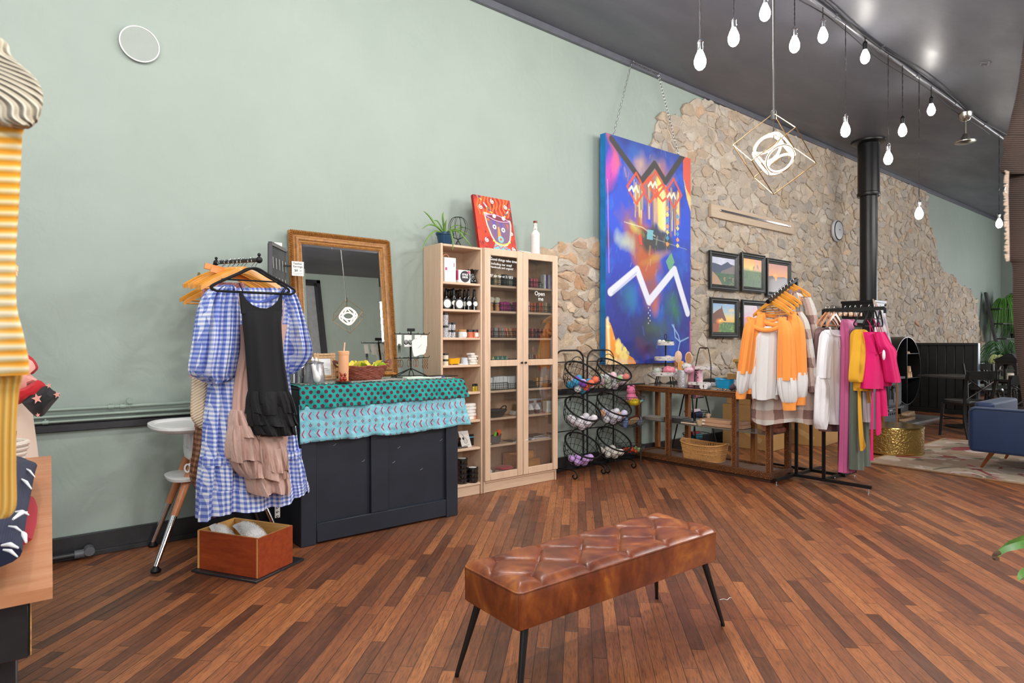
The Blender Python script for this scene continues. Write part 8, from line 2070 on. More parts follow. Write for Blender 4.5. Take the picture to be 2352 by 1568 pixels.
# ================================================================= stovepipe and stove
SX,SYy=10.03,3.90
M_STV=mat('satin black steel',(30,30,32),.32,.4,var=.08);M_CAST=mat('dark grey cast iron',(58,62,68),.55,.2,var=.1,bump=.2,bscale=60)
t=thing('stovepipe','black stovepipe rising to the ceiling, thicker in its upper part','stovepipe',(SX,SYy,1.86))
MB().tube([(SX,SYy,1.86),(SX,SYy,3.45)],.118,32).build('lower_pipe',M_STV,t,W=1)
MB().lathe([(.15,3.42),(.156,3.43),(.156,3.47),(.148,3.48),(.148,4.23)],(SX,SYy,0),36).build('upper_pipe',M_STV,t,W=1)
MB().lathe([(.148,4.2),(.23,4.225),(.235,4.245),(.148,4.245)],(SX,SYy,0),36).build('ceiling_collar',M_STV,t,W=1)
t=thing('stove_column','black flat steel column casing around the base of the stovepipe','casing',(SX,SYy,.75));MB().box2((SX-.21,SYy-.16,.78),(SX+.2,SYy+.3,1.855)).build('casing_panel',M_STV,t,W=1);MB().box2((SX-.22,SYy-.17,1.82),(SX+.21,SYy+.31,1.858)).build('casing_cap',M_STV,t,W=1)
t=thing('wood_stove','dark grey cast iron wood stove with a small door and latch','stove',(9.95,3.85,.045))
sx0,sx1,sy0,sy1=9.72,10.28,3.56,4.24
MB().box2((sx0,sy0,.30),(sx1,sy1,.70)).build('firebox',M_CAST,t,W=1);MB().box2((sx0-.05,sy0-.05,.70),(sx1+.05,sy1+.02,.735)).build('top_plate',M_CAST,t,W=1);MB().box2((sx0-.03,sy0-.04,.27),(sx1+.03,sy1,.30)).build('lower_plate',M_CAST,t,W=1)
MB().box2((sx0+.03,sy0+.03,.045),(sx1-.03,sy1-.02,.27)).build('ash_base',M_CAST,t,W=1)
dr=MB().box2((sx0+.04,sy0-.03,.33),(sx1-.04,sy0,.67)).build('door',M_CAST,t,W=1)
MB().box2((sx0+.28,sy0-.036,.52),(sx0+.42,sy0-.03,.62)).box2((sx0+.22,sy0-.036,.37),(sx0+.3,sy0-.03,.5)).box2((sx0+.34,sy0-.036,.37),(sx0+.38,sy0-.03,.5)).build('door_relief',mat('relief iron',(70,74,80),.5,.2),dr,W=1)
MB().tube([(sx0+.12,sy0-.05,.6),(sx0+.12,sy0-.05,.42)],.014).tube([(sx0+.12,sy0-.0,.56),(sx0+.12,sy0-.06,.56)],.012).ball((sx0+.12,sy0-.06,.6),.024).build('latch',M_INK,dr,W=1)
m=MB()
for k in range(5):m.tube([(sx0+.12+.08*k,sy0+.03,.19),(sx0+.12+.08*k,sy0+.022,.19)],.016,12)
m.build('vent_hole',M_INK,t,W=1);MB().box2((sx0+.2,sy0+.018,.235),(sx0+.32,sy0+.03,.262)).build('maker_plate',M_STEEL,t,W=1)
# -x face details, which the camera sees most
dr2=MB().box2((sx0-.02,sy0+.06,.34),(sx0,sy1-.06,.66)).build('side_panel',M_CAST,t,W=1)
t=thing('hearth_slab','grey stone hearth slab under the stove','hearth',(10.3,3.9,0));MB().box2((9.35,3.44,.0),(11.75,WY-.05,.04)).build('slab',mat('grey slate slab',(112,108,104),.5,var=.2,scale=4,bump=.3),t,W=1)
# round log holder
t=thing('log_holder','large round black steel log holder with shelves beside the stove','log holder',(11.12,3.95,.04))
LC=V((11.12,0,.785));y0,y1=3.74,4.30
o_=[V((LC.x+.56*math.cos(a),0,LC.z+.54*math.sin(a)))for a in np.linspace(0,2*PI,57)[:-1]];i_=[V((LC.x+.548*math.cos(a),0,LC.z+.528*math.sin(a)))for a in np.linspace(0,2*PI,57)[:-1]]
sh=lambda P,y:[p+V((0,y,0))for p in P]
R=[sh(o_,y0),sh(o_,y1),sh(i_,y1),sh(i_,y0),sh(o_,y0)];MB().rings(R,cap=False).build('ring_shell',M_STV,t,W=1)
MB().prism(sh(i_,y1-.012),(0,.01,0)).build('back_plate',M_STV,t,W=1)
MB().box2((LC.x-.04,y0,LC.z-.53),(LC.x-.028,y1-.012,LC.z+.53)).build('divider',M_STV,t,W=1)
for z in(.27,-.12):w_=.55*math.sqrt(1-(z/.53)**2);MB().box2((LC.x-.028,y0,LC.z+z-.006),(LC.x+w_,y1-.012,LC.z+z+.006)).build('shelf',M_STV,t,W=1)
MB().box2((LC.x-.16,y0+.05,.04),(LC.x+.16,y1-.05,.262)).build('pedestal',M_STV,t,W=1)
M_LOG=wood('split pine log',(176,130,92),(214,176,138),1,6,.7,.3,8)
spots=[(LC.x+.1,LC.z-.114,0),(LC.x+.2,LC.z-.114,.2),(LC.x+.15,LC.z-.02,.1),(LC.x+.1,LC.z+.276,.0)]
for i,(x,z,rz)in enumerate(spots):
    q=thing('split_log',['pale split log on the lower shelf of the round holder, left','pale split log on the lower shelf of the round holder, right','pale split log laid across the two on the lower shelf','thin split log on the upper shelf of the round holder'][i],'log',(x,3.95,z),rz*0,'split logs in the round holder');h_=.09 if i<3 else.03
    MB().prism([(-.045,-.19,0),(.045,-.19,0),(.02,-.19,h_),(-.02,-.19,h_*.9)],(0,.38,0)).build('log_wood',M_LOG,q);MB().prism([(-.04,-.191,.004),(.04,-.191,.004),(.0,-.191,h_*.8)],(0,-.001,0)).build('cut_end',mat('pale cut end',(222,190,150),.8),q)
for i,(x,y,z,rz,L)in enumerate(((10.72,3.62,.04,.05,.5),(10.78,3.68,.085,-.08,.55),(10.7,3.6,.13,.12,.45))):
    q=thing('kindling_board',['bottom board of the kindling pile on the hearth','middle board of the kindling pile on the hearth','top board of the kindling pile on the hearth'][i],'board',(x,y,z),rz,'kindling boards on the hearth');MB().box((0,0,.021),(L,.09,.042)).build('board_wood',M_LOG,q);MB().box((-L/2-.001,0,.021),(.002,.07,.03)).build('cut_end',MATS['pale cut end'],q)
# half wall panel
M_BPN=mat('black stained boards',(26,26,26),.45,var=.3,scale=6,bump=.3,bscale=12)
t=thing('booth_screen','black boarded half-height screen standing out from the stone wall','screen',(12.7,3.8,0));yA,yB_=3.22,WY-.06
n=8
for k in range(n):a,b=lerp(yA+.06,yB_,k/n),lerp(yA+.06,yB_,(k+1)/n);MB().box2((12.68,a+.004,.08),(12.72,b-.004,1.18)).build('board',M_BPN,t,W=1)
MB().box2((12.705,yA+.01,.01),(12.74,yB_,1.2)).build('backing',M_BPN,t,W=1)
MB().box2((12.66,yA,1.18),(12.76,yB_,1.225)).box2((12.66,yA,0),(12.76,yB_,.08)).build('rail',M_BPN,t,W=1);MB().box2((12.66,yA,0.08),(12.76,yA+.06,1.18)).build('post',M_BPN,t,W=1)
MB().box2((12.661,yA-.012,.0),(12.76,yA-.001,1.225)).build('end_strip',mat('blue grey strip',(110,124,140),.3),t,W=1)
# ================================================================= gold drum, rug, sofa
def brass():
    t=NT('hammered brass',.3,.85);t.set('Base Color',rgb(176,146,84));t.bump(t.n('TexVoronoi',{'Vector':t.coord('Object'),'Scale':60.0},feature='SMOOTH_F1').outputs[0],.6,.012);return t.m
c=V((7.74,2.76,0));t=thing('brass_drum','round hammered brass drum table standing on the edge of the rug','drum table',c)
MB().lathe([(.30,.012),(.30,.31)],c,64).lathe([(.285,.31),(.285,.2)],c,64).build('drum_wall',brass(),t,W=1)
MB().lathe([(.285,.312),(.306,.312),(.308,.30),(.302,.296)],c,64).lathe([(.302,.012),(.306,.014),(.306,.03),(.301,.034)],c,64).build('rim',mat('polished brass',(196,164,96),.2,.95),t,W=1)
MB().lathe([(.0001,.2),(.285,.2)],c,48).build('tray_top',mat('brushed brass',(172,140,84)),t,W=1)
def rugm():
    t=NT('faded floral rug',.95);v=t.coord('Object');n1=t.noise(v,2.3,2,.5,.6);n2=t.noise(v,3.1,2,.5,1.2);n3=t.noise(t.coord('Object',(1,1.3,1),(0,0,1)),1.9,1,.5,1.5)
    bw=lambda f,a,b:t.n('RGBToBW',{0:t.ramp(f,[(a,(0,0,0,1)),(b,(1,1,1,1))])}).outputs[0]
    c=t.mix(bw(n1,.5,.52),rgb(152,128,108),rgb(172,156,136));c=t.mix(bw(n2,.60,.615),c,rgb(140,58,62));c=t.mix(bw(n3,.62,.64),c,rgb(108,104,84));c=t.mix(bw(t.noise(v,3.7,1,.5,1),.63,.645),c,rgb(196,176,168))
    t.set('Base Color',c);t.bump(t.noise(v,220,2),.5,.003);return t.m
t=thing('rug','large faded beige and pink floral rug under the brass drum and armchair','rug',(8.1,1.3,0));MB().box2((6.87,-.3,0),(9.35,2.72,.012)).build('pile',rugm(),t,W=1);m=MB();frame_box(m,6.86,9.36,-.31,2.73,.001,.014,.03);m.build('bound_edge',mat('tan binding',(150,116,84),.9),t,W=1)
M_BLU=cloth_mat('navy blue velvet',(8,38,76),.2,10,.6,.12)
t=thing('armchair','navy blue velvet armchair on slender copper legs at right edge','armchair',(7.8,1.35,.012))
def pad(m,x0,x1,y0,y1,z0,z1,r=.05,n=6):
    R=[]
    c_=V(((x0+x1)/2,(y0+y1)/2,(z0+z1)/2))
    def loop(inset,z):
        P=[];X0,X1_,Y0,Y1_=x0+inset,x1-inset,y0+inset,y1-inset;rr_=max(r-inset,.004)
        for cx,cy,a0 in((X1_-rr_,Y1_-rr_,0),(X0+rr_,Y1_-rr_,PI/2),(X0+rr_,Y0+rr_,PI),(X1_-rr_,Y0+rr_,1.5*PI)):
            for k in range(n+1):a=a0+PI/2*k/n;P.append(V((cx+rr_*math.cos(a),cy+rr_*math.sin(a),z)))
        return P
    for k in range(n+1):a=PI/2*k/n;R.append(loop(r*.6*(1-math.sin(a)),z0+r*.6*(1-math.cos(a))))
    for k in range(n+1):a=PI/2*k/n;R.append(loop(r*.6*(1-math.cos(a)),z1-r*.6*(1-math.sin(a))))
    m.rings(R);return m
pad(MB(),7.17,7.33,.75,1.90,.20,.62).build('back_panel',M_BLU,t,W=1);pad(MB(),7.34,8.25,1.74,1.90,.20,.66).build('arm',M_BLU,t,W=1);pad(MB(),7.34,8.25,.75,.91,.20,.66).build('arm',M_BLU,t,W=1)
pad(MB(),7.34,8.27,.92,1.73,.22,.44).build('seat',M_BLU,t,W=1)
m=MB();m.tube([(7.168,y,z)for y,z in((1.89,.25),(1.89,.585),(1.84,.612),(.81,.612),(.76,.58),(.76,.25))],.006,6);m.build('piping',M_BLU,t,W=1)
for(x,y),(x2,y2)in(((7.36,1.74),(7.44,1.86)),((8.1,1.74),(8.2,1.84)),((7.36,.9),(7.32,.8)),((8.1,.9),(8.2,.8))):MB().tube([(x,y,.21),(x2,y2,.016)],[.022,.012],12).build('leg',mat('copper leg',(168,104,66),.3,.6),t,W=1)
# ================================================================= cafe tables and cross-back chairs
M_CHR=mat('black chair lacquer',(22,22,23),.3,var=.1)
def chair(label,loc,rz):
    t=thing('cross_back_chair',label,'chair',loc,rz,'black cross-back cafe chairs')
    W=.2
    for s_ in(-1,1):
        MB().tube(smoothpts([(s_*W,-.26,0),(s_*W*.98,-.2,.25),(s_*W*.95,-.19,.46),(s_*W,-.22,.7),(s_*W*1.05,-.27,.87)],4),.02,10).build('rear_leg',M_CHR,t)
        MB().tube([(s_*W,.2,0),(s_*W*.92,.17,.44)],.018,10).build('front_leg',M_CHR,t)
    R=[[V((.235*q*math.copysign(abs(math.cos(a))**.8,math.cos(a)),.225*q*math.copysign(abs(math.sin(a))**.8,math.sin(a)),z))for a in np.linspace(0,6.2832,33)[:-1]]for q,z in((.9,.43),(1,.44),(1.02,.46),(.97,.485),(.7,.495),(.01,.497))]
    MB().rings(R).build('seat',M_CHR,t)
    R=[]
    for k in range(9):
        x=lerp(-W*1.05,W*1.05,k/8);b=-.265-.03*math.cos((k/8-.5)*PI);R.append([V((x,b-.01,.77)),V((x,b+.01,.77)),V((x,b+.01,.875)),V((x,b-.01,.875))])
    MB().rings(R).build('top_rail',M_CHR,t)
    for s_ in(-1,1):MB().tube(smoothpts([(s_*W*.95,-.2,.5),(0,-.245,.64),(-s_*W,-.255,.77)],4),.009,8).build('cross_brace',M_CHR,t)
    for p,q in(((-W,-.2,.2),(W,-.2,.2)),((-W*.95,.19,.22),(W*.95,.19,.22)),((-W,-.2,.26),(-W*.95,.19,.26)),((W,-.2,.26),(W*.95,.19,.26))):MB().tube([p,q],.01,8).build('stretcher',M_CHR,t)
    return t
def ctable(label,loc,rz,w_=.7,d_=.7):
    t=thing('cafe_table',label,'table',loc,rz,'dark topped cafe tables');MB().box((0,0,.735),(w_,d_,.03)).build('table_top',mat('dark grey laminate',(78,74,72),.2,var=.1),t)
    MB().tube([(0,0,.03),(0,0,.72)],.035).lathe([(.0001,0),(.25,0),(.25,.015),(.04,.04)],(0,0,0),32).build('pedestal',M_CHR,t);return t
def gp(px,z):u=(px-1176)/FPX;p=FWD*z+RGT*(u*z);return V((p.x,p.y,0))
yaw=math.atan2(FWD.y,FWD.x)
chair('black cross-back chair seen whole beside the booth screen',gp(2219,8.15),-PI/2+yaw+.1)
ch=chair('black cross-back chair at the right edge, partly behind the armchair',gp(2342,7.1),-PI/2+yaw-.25)
ctable('dark cafe table behind the whole chair',gp(2218,9.1),yaw+.25,.9,.75)
ctable('dark cafe table carrying the black lantern',gp(2345,8.35),yaw+.1,.8,.75)
ctable('dark cafe table far back near the plant ladder',gp(2275,11.5),yaw,.8,.7)
ctable('dark long cafe table farthest back by the stone wall',gp(2275,13.0),yaw,.8,.6)
c0=chair('black cross-back chair in the middle distance between the tables',gp(2262,10.3),yaw+PI/2-.3)
for i,(px,z,r_,lb)in enumerate(((2300,10.6,2.4,'black cross-back chair half seen behind the lantern table'),(2318,12.2,.5,'black cross-back chair far back at right'),(2256,12.2,-.4,'black cross-back chair far back beside the screen end'))):
    dup(c0,gp(px,z),yaw+r_,lb)
# lantern
c=gp(2321,7.85)+V((0,0,.751));t=thing('lantern','black square lantern with arched openings on the cafe table','lantern',c,yaw+.5)
w_=.105;m=MB()
MB().box((0,0,.01),(.25,.25,.02)).box((0,0,.25),(.25,.25,.02)).build('base_and_top',M_CHR,t)
for sx in(-1,1):
    for sy in(-1,1):MB().box((sx*w_,sy*w_,.13),(.026,.026,.22)).build('corner_post',M_CHR,t)
m=MB()
for a in range(4):
    T_=Matrix.Rotation(a*PI/2,3,'Z');P=[V((-.095,-w_,.24)),V((.095,-w_,.24))]+[V((.092*math.cos(q),-w_,.145+.075*math.sin(q)))for q in np.linspace(0,PI,13)]
    P=[V((.095,-w_,.145)),V((.095,-w_,.24)),V((-.095,-w_,.24)),V((-.095,-w_,.145))]+[V((-.08*math.cos(q),-w_,.145+.07*math.sin(q)))for q in np.linspace(0,PI,13)]
    m.prism([T_@p for p in P],T_@V((0,.012,0)))
m.build('arched_panel',M_CHR,t)
MB().rings([[V((q*x,q*y,z))for x,y in((-1,-1),(1,-1),(1,1),(-1,1))]for q,z in((.135,.26),(.13,.27),(.07,.31),(.03,.345),(.012,.355))]).tube([(.02*math.cos(a),0,.375+.02*math.sin(a))for a in np.linspace(0,6.28,15)[:-1]],.004,6,closed=True).build('roof',M_CHR,t)
MB().lathe([(.0001,.02),(.035,.02),(.035,.1),(.0001,.102)],(0,0,0),20).build('candle',mat('ivory wax',(226,216,196),.5),t)
# ================================================================= plants
M_FERN=mat('bright fern green',(96,156,62),.5,var=.35,scale=5);M_DKG=mat('deep leaf green',(52,104,50),.45,var=.3,scale=5);M_VAR=mat('variegated leaf',(176,186,120),.5,var=.3,scale=40)
def spray(label,c,r_,n,mt,droop=.6,leafw=.012,seed=1,pot=(.09,.12),potm=None,rise=.25,name='potted_plant',group=None):
    t=thing(name,label,'potted plant',c,group=group);rd=random.Random(seed);ph,pr=pot[1],pot[0]
    MB().lathe([(.0001,0),(pr*.75,0),(pr,ph),(pr*.9,ph),(pr*.85,ph*.85),(.0001,ph*.84)],c,20).build('pot',potm or M_CHR,t,W=1)
    m=MB()
    for k in range(n):
        a=rd.uniform(0,2*PI);L=r_*rd.uniform(.6,1.1);up=rise*rd.uniform(.3,1.2);d_=V((math.cos(a),math.sin(a),0));p0=c+V((0,0,ph))
        P=[p0+d_*pr*.3,p0+d_*(L*.35)+V((0,0,up)),p0+d_*(L*.75)+V((0,0,up*.7-droop*L*.3)),p0+d_*L+V((0,0,up*.2-droop*L))]
        blade(m,P,leafw*rd.uniform(.7,1.2),3)
    m.build('foliage',mt,t,W=1,kind='stuff');return t
LX_=16.6;A_=on_y(2262,672,4.30)
t=thing('plant_ladder','dark grey leaning ladder shelf holding plants against the far wall','plant stand',(17.4,4.0,0))
def lad(px,py,y):return on_y(px,py,y)
pT=lad(2264,672,4.33);pB=lad(2303,860,3.95)
M_LAD=mat('dark grey timber',(58,58,60),.5,var=.15)
dirL=(pB-pT);pF=pT+dirL*(pT.z/(pT.z-pB.z));
off=V((.9,-.28,0))
for o_ in(V((0,0,0)),off):MB().bar(pF+o_+V((0,0,.0)),pT+o_,.05,.11).build('rail',M_LAD,t,W=1)
for k in range(6):
    q=.16+.145*k;p=lerp(pT,pF,q);MB().box(p+off/2+V((.05,-.08,0)),(.95,.26,.03),rz=math.atan2(off.y,off.x)).build('shelf',M_LAD,t,W=1)
def lp(q,f):return lerp(pT,pF,q)+off*f+V((.03,-.12,.02))
spray('bright green trailing fern at the top left of the plant ladder',lp(.16,.35),.34,200,M_FERN,2.0,.009,1,(.1,.1),None,.12)
spray('longer green grassy fern at the top right of the plant ladder',lp(.16,.8),.42,170,M_FERN,1.8,.010,2,(.1,.1),None,.2)
spray('spider plant on the third rung of the plant ladder',lp(.45,.5),.3,80,M_DKG,.6,.010,3,(.1,.1),None,.2)
spray('variegated plant in a white pot, middle right of the plant ladder',lp(.60,.8),.28,30,M_VAR,.5,.05,4,(.12,.14),M_PAPER,.18)
spray('yellow green leafy plant low on the plant ladder',lp(.74,.7),.3,30,M_VAR,.4,.055,5,(.1,.12),None,.2)
p=gp(2312,13.0)+V((0,0,.751));spray('wide arching spider plant on the long cafe table',p,.62,90,M_DKG,.35,.010,6,(.1,.12),None,.35)
p=gp(2292,11.4)+V((0,0,.751));spray('small pale green plant in a cream pot on the far cafe table',p,.15,90,M_VAR,.1,.012,7,(.055,.1),mat('cream clay pot',(206,186,160),.7),.13)
p=gp(2276,9.15)+V((0,0,.751))
# foreground leaf at the right edge
lfp=lambda x,y,d:at_d(x,y,d)
t=thing('broad_leaf_plant','large green leaf with a dry curled tip reaching in at the right edge','plant',lfp(2400,1260,1.15))
P=[lfp(2420,1242,1.2),lfp(2380,1238,1.18),lfp(2345,1246,1.16),lfp(2312,1257,1.15),lfp(2293,1272,1.14)]
P=smoothpts(P,4);N=len(P);m=MB();vs=[];fs=[]
for i,p in enumerate(P):
    q=i/(N-1);w_=.017*(1-q*.75)+.002;vs+=[p+V((0,0,w_)),p+FWD*.006,p+V((0,0,-w_*.9)),p+FWD*.008]
for i in range(N-1):o=i*4;fs+=[(o,o+4,o+5,o+1),(o+1,o+5,o+6,o+2),(o+2,o+6,o+7,o+3),(o+3,o+7,o+4,o)]
m.add(vs,fs).build('leaf',mat('banana leaf',(84,130,56),.35,var=.3,scale=30),t,W=1)
m=MB();blade(m,[lfp(2420,1310,1.2),lfp(2375,1318,1.18),lfp(2352,1322,1.15),lfp(2338,1332,1.14)],.014);m.build('leaf',MATS['banana leaf'],t,W=1)
m=MB();m.tube(smoothpts([lfp(2296,1268,1.14),lfp(2287,1272,1.14),lfp(2284,1280,1.14),lfp(2291,1283,1.13)],4),[.004]*13,6);m.build('dry_tip',mat('dry leaf tip',(84,60,40),.8),t,W=1)
MB().tube([lfp(2420,1242,1.2),lfp(2440,1330,1.22),V((lfp(2440,1330,1.22).x,lfp(2440,1330,1.22).y,.2))],.008).tube([lfp(2420,1310,1.2),lfp(2440,1330,1.22)],.006).build('stem',M_DKG,t,W=1)
pb=lfp(2440,1330,1.22);MB().lathe([(.0001,0),(.1,0),(.13,.22),(.12,.22),(.115,.18),(.0001,.18)],(pb.x,pb.y,0),24).build('pot',M_CHR,t,W=1)
# brown garment near the lens at the right
t=thing('brown_coat','dark brown corduroy coat with frayed edge hanging closest at the right','coat',at_d(2380,500,.8))
def cord():
    t=NT('brown corduroy',.95);s=t.n('SeparateXYZ',{0:t.n('TexCoord').outputs['UV']});w_=t.math('SINE',t.math('ADD',t.math('MULTIPLY',s.outputs[1],2400),t.math('MULTIPLY',t.noise(t.coord('Object'),8),6)))
    t.set('Base Color',t.ramp(t.math('ADD',t.math('MULTIPLY',w_,.2),t.noise(t.coord('Object'),9,4)),[(.3,rgb(38,26,21)),(.7,rgb(62,43,35))]));t.bump(w_,.6,.002);return t.m
M_CORD=cord();DD=.8;RY=ray(2330,500).normalized()
rows=[(-40,2358,2900),(60,2353,2900),(150,2343,2900),(220,2332,2900),(290,2316,2900),(320,2309,2900)]
loft_cloth(MB(),dist_rows(rows,DD),RGT,.014,3,.003,64,80,normal=RY).build('shoulder',M_CORD,t,W=1)
rows=[(312,2308,2900),(328,2304,2900),(345,2307,2900),(365,2303,2900),(392,2298,2900),(400,2306,2900)]
loft_cloth(MB(),dist_rows(rows,DD-.004),RGT,.018,3,.004,64,81,normal=RY).build('rolled_cuff',M_CORD,t,W=1)
rows=[(385,2318,2900),(450,2312,2900),(520,2316,2900),(590,2314,2900),(612,2326,2900),(700,2327,2900),(800,2333,2900),(880,2344,2900),(930,2352,2900),(960,2362,2900)]
loft_cloth(MB(),dist_rows(rows,DD),RGT,.014,4,.003,64,82,normal=RY).build('body',M_CORD,t,W=1)
m=MB();rr=random.Random(6)
for k in range(160):
    y=lerp(395,600,k/160);x=np.interp(y,[395,450,520,600],[2314,2312,2314,2315]);p=at_d(x+3,y,DD-.012);m.tube([p,p-RGT*rr.uniform(.002,.006)+V((0,0,rr.uniform(-.002,.002)))],.0009,4)
m.build('frayed_edge',mat('pale fray',(176,156,140),.9),t,W=1,kind='stuff')
def side_rail(label,P,d_):
    t=thing('garment_rail',label,'rail',V((P.x,P.y,0))+d_*.75);q=V((P.x,P.y,0));z=P.z
    MB().tube([q+V((0,0,z)),q+d_*.75+V((0,0,z))],.012).build('rail',M_IRON,t,W=1)
    MB().tube([q+d_*.75+V((0,0,z)),q+d_*.75+V((0,0,.01))],.014).build('post',M_IRON,t,W=1);MB().lathe([(.2,0),(.2,.012),(.02,.02)],q+d_*.75,28).build('base',M_IRON,t,W=1)
a=at_d(-300,40,.62);side_rail('black garment rail carrying the striped sweater, outside the picture at left',V((a.x,a.y,1.68)),-RGT)
b=at_d(2620,20,.8);side_rail('black garment rail carrying the brown coat, outside the picture at right',V((b.x,b.y,1.86)),RGT)
wood_hanger('wooden hanger under the striped sweater shoulder',V((a.x,a.y,1.693)),math.atan2(RGT.y,RGT.x),.1);wood_hanger('wooden hanger inside the brown coat',V((b.x,b.y,1.873)),math.atan2(RGT.y,RGT.x),.14)
t=thing('garment_rail','black wall rail at far left from which the cream sheet hangs','rail',(-.16,WY,1.7));MB().tube([(-.16,3.1,1.7),(-.16,WY-.005,1.7)],.01).build('rail',M_IRON,t,W=1)
wood_hanger('wooden hanger of the star print blouse on the far left rail',(-.16,3.25,1.712),0,.19);wood_hanger('wooden hanger of the cream sheet on the far left rail',(-.16,3.48,1.712),0,.19)
# ================================================================= ceiling: conduits, bulbs, pendant, fan stub
YC=2.57
M_COND=mat('grey painted conduit',(104,104,110),.35,.2,var=.1)
t=thing('ceiling_conduit','thick grey painted conduit running along the ceiling','pipe',(8,YC,4.22));MB().tube([(XL+.01,YC,4.218),(14.5,YC,4.218)],.021,12).build('conduit_tube',M_COND,t,W=1)
for x in(5.9,6.9,7.9,9.2,10.4,11.8):MB().tube([(x-.04,YC,4.218),(x+.04,YC,4.218)],.027,12).tube([(x,YC-.04,4.243),(x,YC+.04,4.243)],.008).build('coupling',M_COND,t,W=1)
t=thing('flex_cable','thinner black cable strung beside the ceiling conduit','cable',(8,YC-.06,4.2));P=[V((x,YC-.05+.025*math.sin(x*2.1),4.222-.02*abs(math.sin(x*1.7))))for x in np.arange(XL+.1,14.4,.15)];MB().tube(P,.007,6).build('cable',M_BLACK,t,W=1)
P2=[V((x,YC+.045+.015*math.sin(x*2.9),4.21-.03*abs(math.sin(x*1.1))))for x in np.arange(3.5,11,.15)];MB().tube(P2,.005,6).build('cable',M_BLACK,t,W=1)
bm_=NT('lit bulb glass',.3);bm_.set('Emission Color',(1,.94,.88,1));bm_.set('Emission Strength',70.0);bm_.set('Base Color',(1,1,1,1));M_BULB=bm_.m
BL=[(1608,137,'leftmost and lowest'),(1685,84,'second from the left'),(1757,27,'cut by the top edge'),(1825,101,'fourth from the left'),(1890,80,'fifth from the left'),(1942,297,'hanging low left of the stovepipe top'),(1987,129,'short corded, above the stovepipe'),(2040,362,'hanging low just right of the stovepipe'),(2073,298,'mid height right of the stovepipe'),(2111,489,'long corded, in front of the stone wall'),(2139,251,'short corded, left of the fan stub'),(2295,512,'long corded, near the far corner'),(2316,432,'partly hidden by the brown coat')]
proto=None
for i,(px,py,lb)in enumerate(BL):
    c=on_y(px,py,YC-.02);L=4.2-c.z
    t=thing('pendant_bulb','lit edison bulb on a twisted black cord, '+lb,'light bulb',c,group='edison bulbs along the ceiling conduit')
    k=1.0
    MB().lathe([(.0001,-.072),(.018,-.068),(.034,-.05),(.041,-.025),(.04,-.002),(.031,.028),(.021,.05),(.016,.062),(.015,.068)],(0,0,0),20).build('glass_bulb',M_BULB,t)
    MB().lathe([(.0185,.062),(.0195,.066),(.0195,.115),(.022,.118),(.02,.13),(.012,.142),(.006,.15)],(0,0,0),18).tube([(.02,0,.10),(.042,0,.10)],.004).build('socket',M_CHROME if i<5 or i%2 else M_BLACK,t)
    m=MB()
    for s_ in(0,PI):m.tube([V((.0028*math.cos(q*26+s_),.0028*math.sin(q*26+s_),.145+(L-.145)*q))for q in np.linspace(0,1,42)],.0026,5)
    m.build('twisted_cord',M_BLACK,t)
# cube pendant
PC=V((3.14,1.688,2.24));t=thing('cube_pendant','wire cube pendant lamp on a long rod with glowing rings inside','pendant lamp',PC)
E=.247;a0=math.radians(118)
zt=E*math.sqrt(3)/2
def cubev(E,a0):
    r_=E*math.sqrt(2/3);v_=[V((0,0,E*math.sqrt(3)/2))]
    v_+=[V((r_*math.cos(a0+2*PI*k/3),r_*math.sin(a0+2*PI*k/3),E/(2*math.sqrt(3))))for k in range(3)]
    v_+=[V((r_*math.cos(a0+PI/3+2*PI*k/3),r_*math.sin(a0+PI/3+2*PI*k/3),-E/(2*math.sqrt(3))))for k in range(3)]
    return v_+[V((0,0,-E*math.sqrt(3)/2))]
cvx=cubev(E,a0)
m=MB()
for a,b in((0,1),(0,2),(0,3),(1,4),(4,2),(2,5),(5,3),(3,6),(6,1),(4,7),(5,7),(6,7)):m.tube([PC+cvx[a],PC+cvx[b]],.0028,6)
m.build('wire_cube',mat('champagne metal',(176,150,112),.3,.9),t,W=1)
MB().tube([PC+V((0,0,zt)),V((PC.x,PC.y,CZ-.02))],.0055,10).lathe([(.06,CZ-.025),(.06,CZ-.002)],(PC.x,PC.y,0),24).build('rod',mat('gunmetal rod',(96,94,92),.3,.8),t,W=1)
MB().lathe([(.014,zt-.035),(.015,zt-.03),(.015,zt+.01),(.01,zt+.014)],PC,16).tube([PC+V((0,0,zt-.03)),PC+V((0,0,.08))],.004).build('rod_collar',MATS['gunmetal rod'],t,W=1)
rm=NT('glowing ring tube',.3);rm.set('Emission Color',(1,.78,.56,1));rm.set('Emission Strength',6.0);M_RING=rm.m
i_=cubev(.150,a0)
fcs=((0,1,4,2),(0,2,5,3),(0,3,6,1),(7,4,1,6),(7,5,2,4),(7,6,3,5))
for f in fcs:
    cc=sum((i_[k]for k in f),V((0,0,0)))/4;ax=(i_[f[1]]-i_[f[0]]).normalized();ay=(i_[f[3]]-i_[f[0]]).normalized()
    MB().tube([PC+cc+ax*(.070*math.cos(a))+ay*(.070*math.sin(a))for a in np.linspace(0,2*PI,41)[:-1]],.0064,8,closed=True).build('glowing_ring',M_RING,t,W=1)
    MB().tube([PC+cc*1.06+ax*(.073*math.cos(a))+ay*(.073*math.sin(a))for a in np.linspace(0,2*PI,41)[:-1]],.003,6,closed=True).build('ring_backing',MATS['champagne metal'],t,W=1)
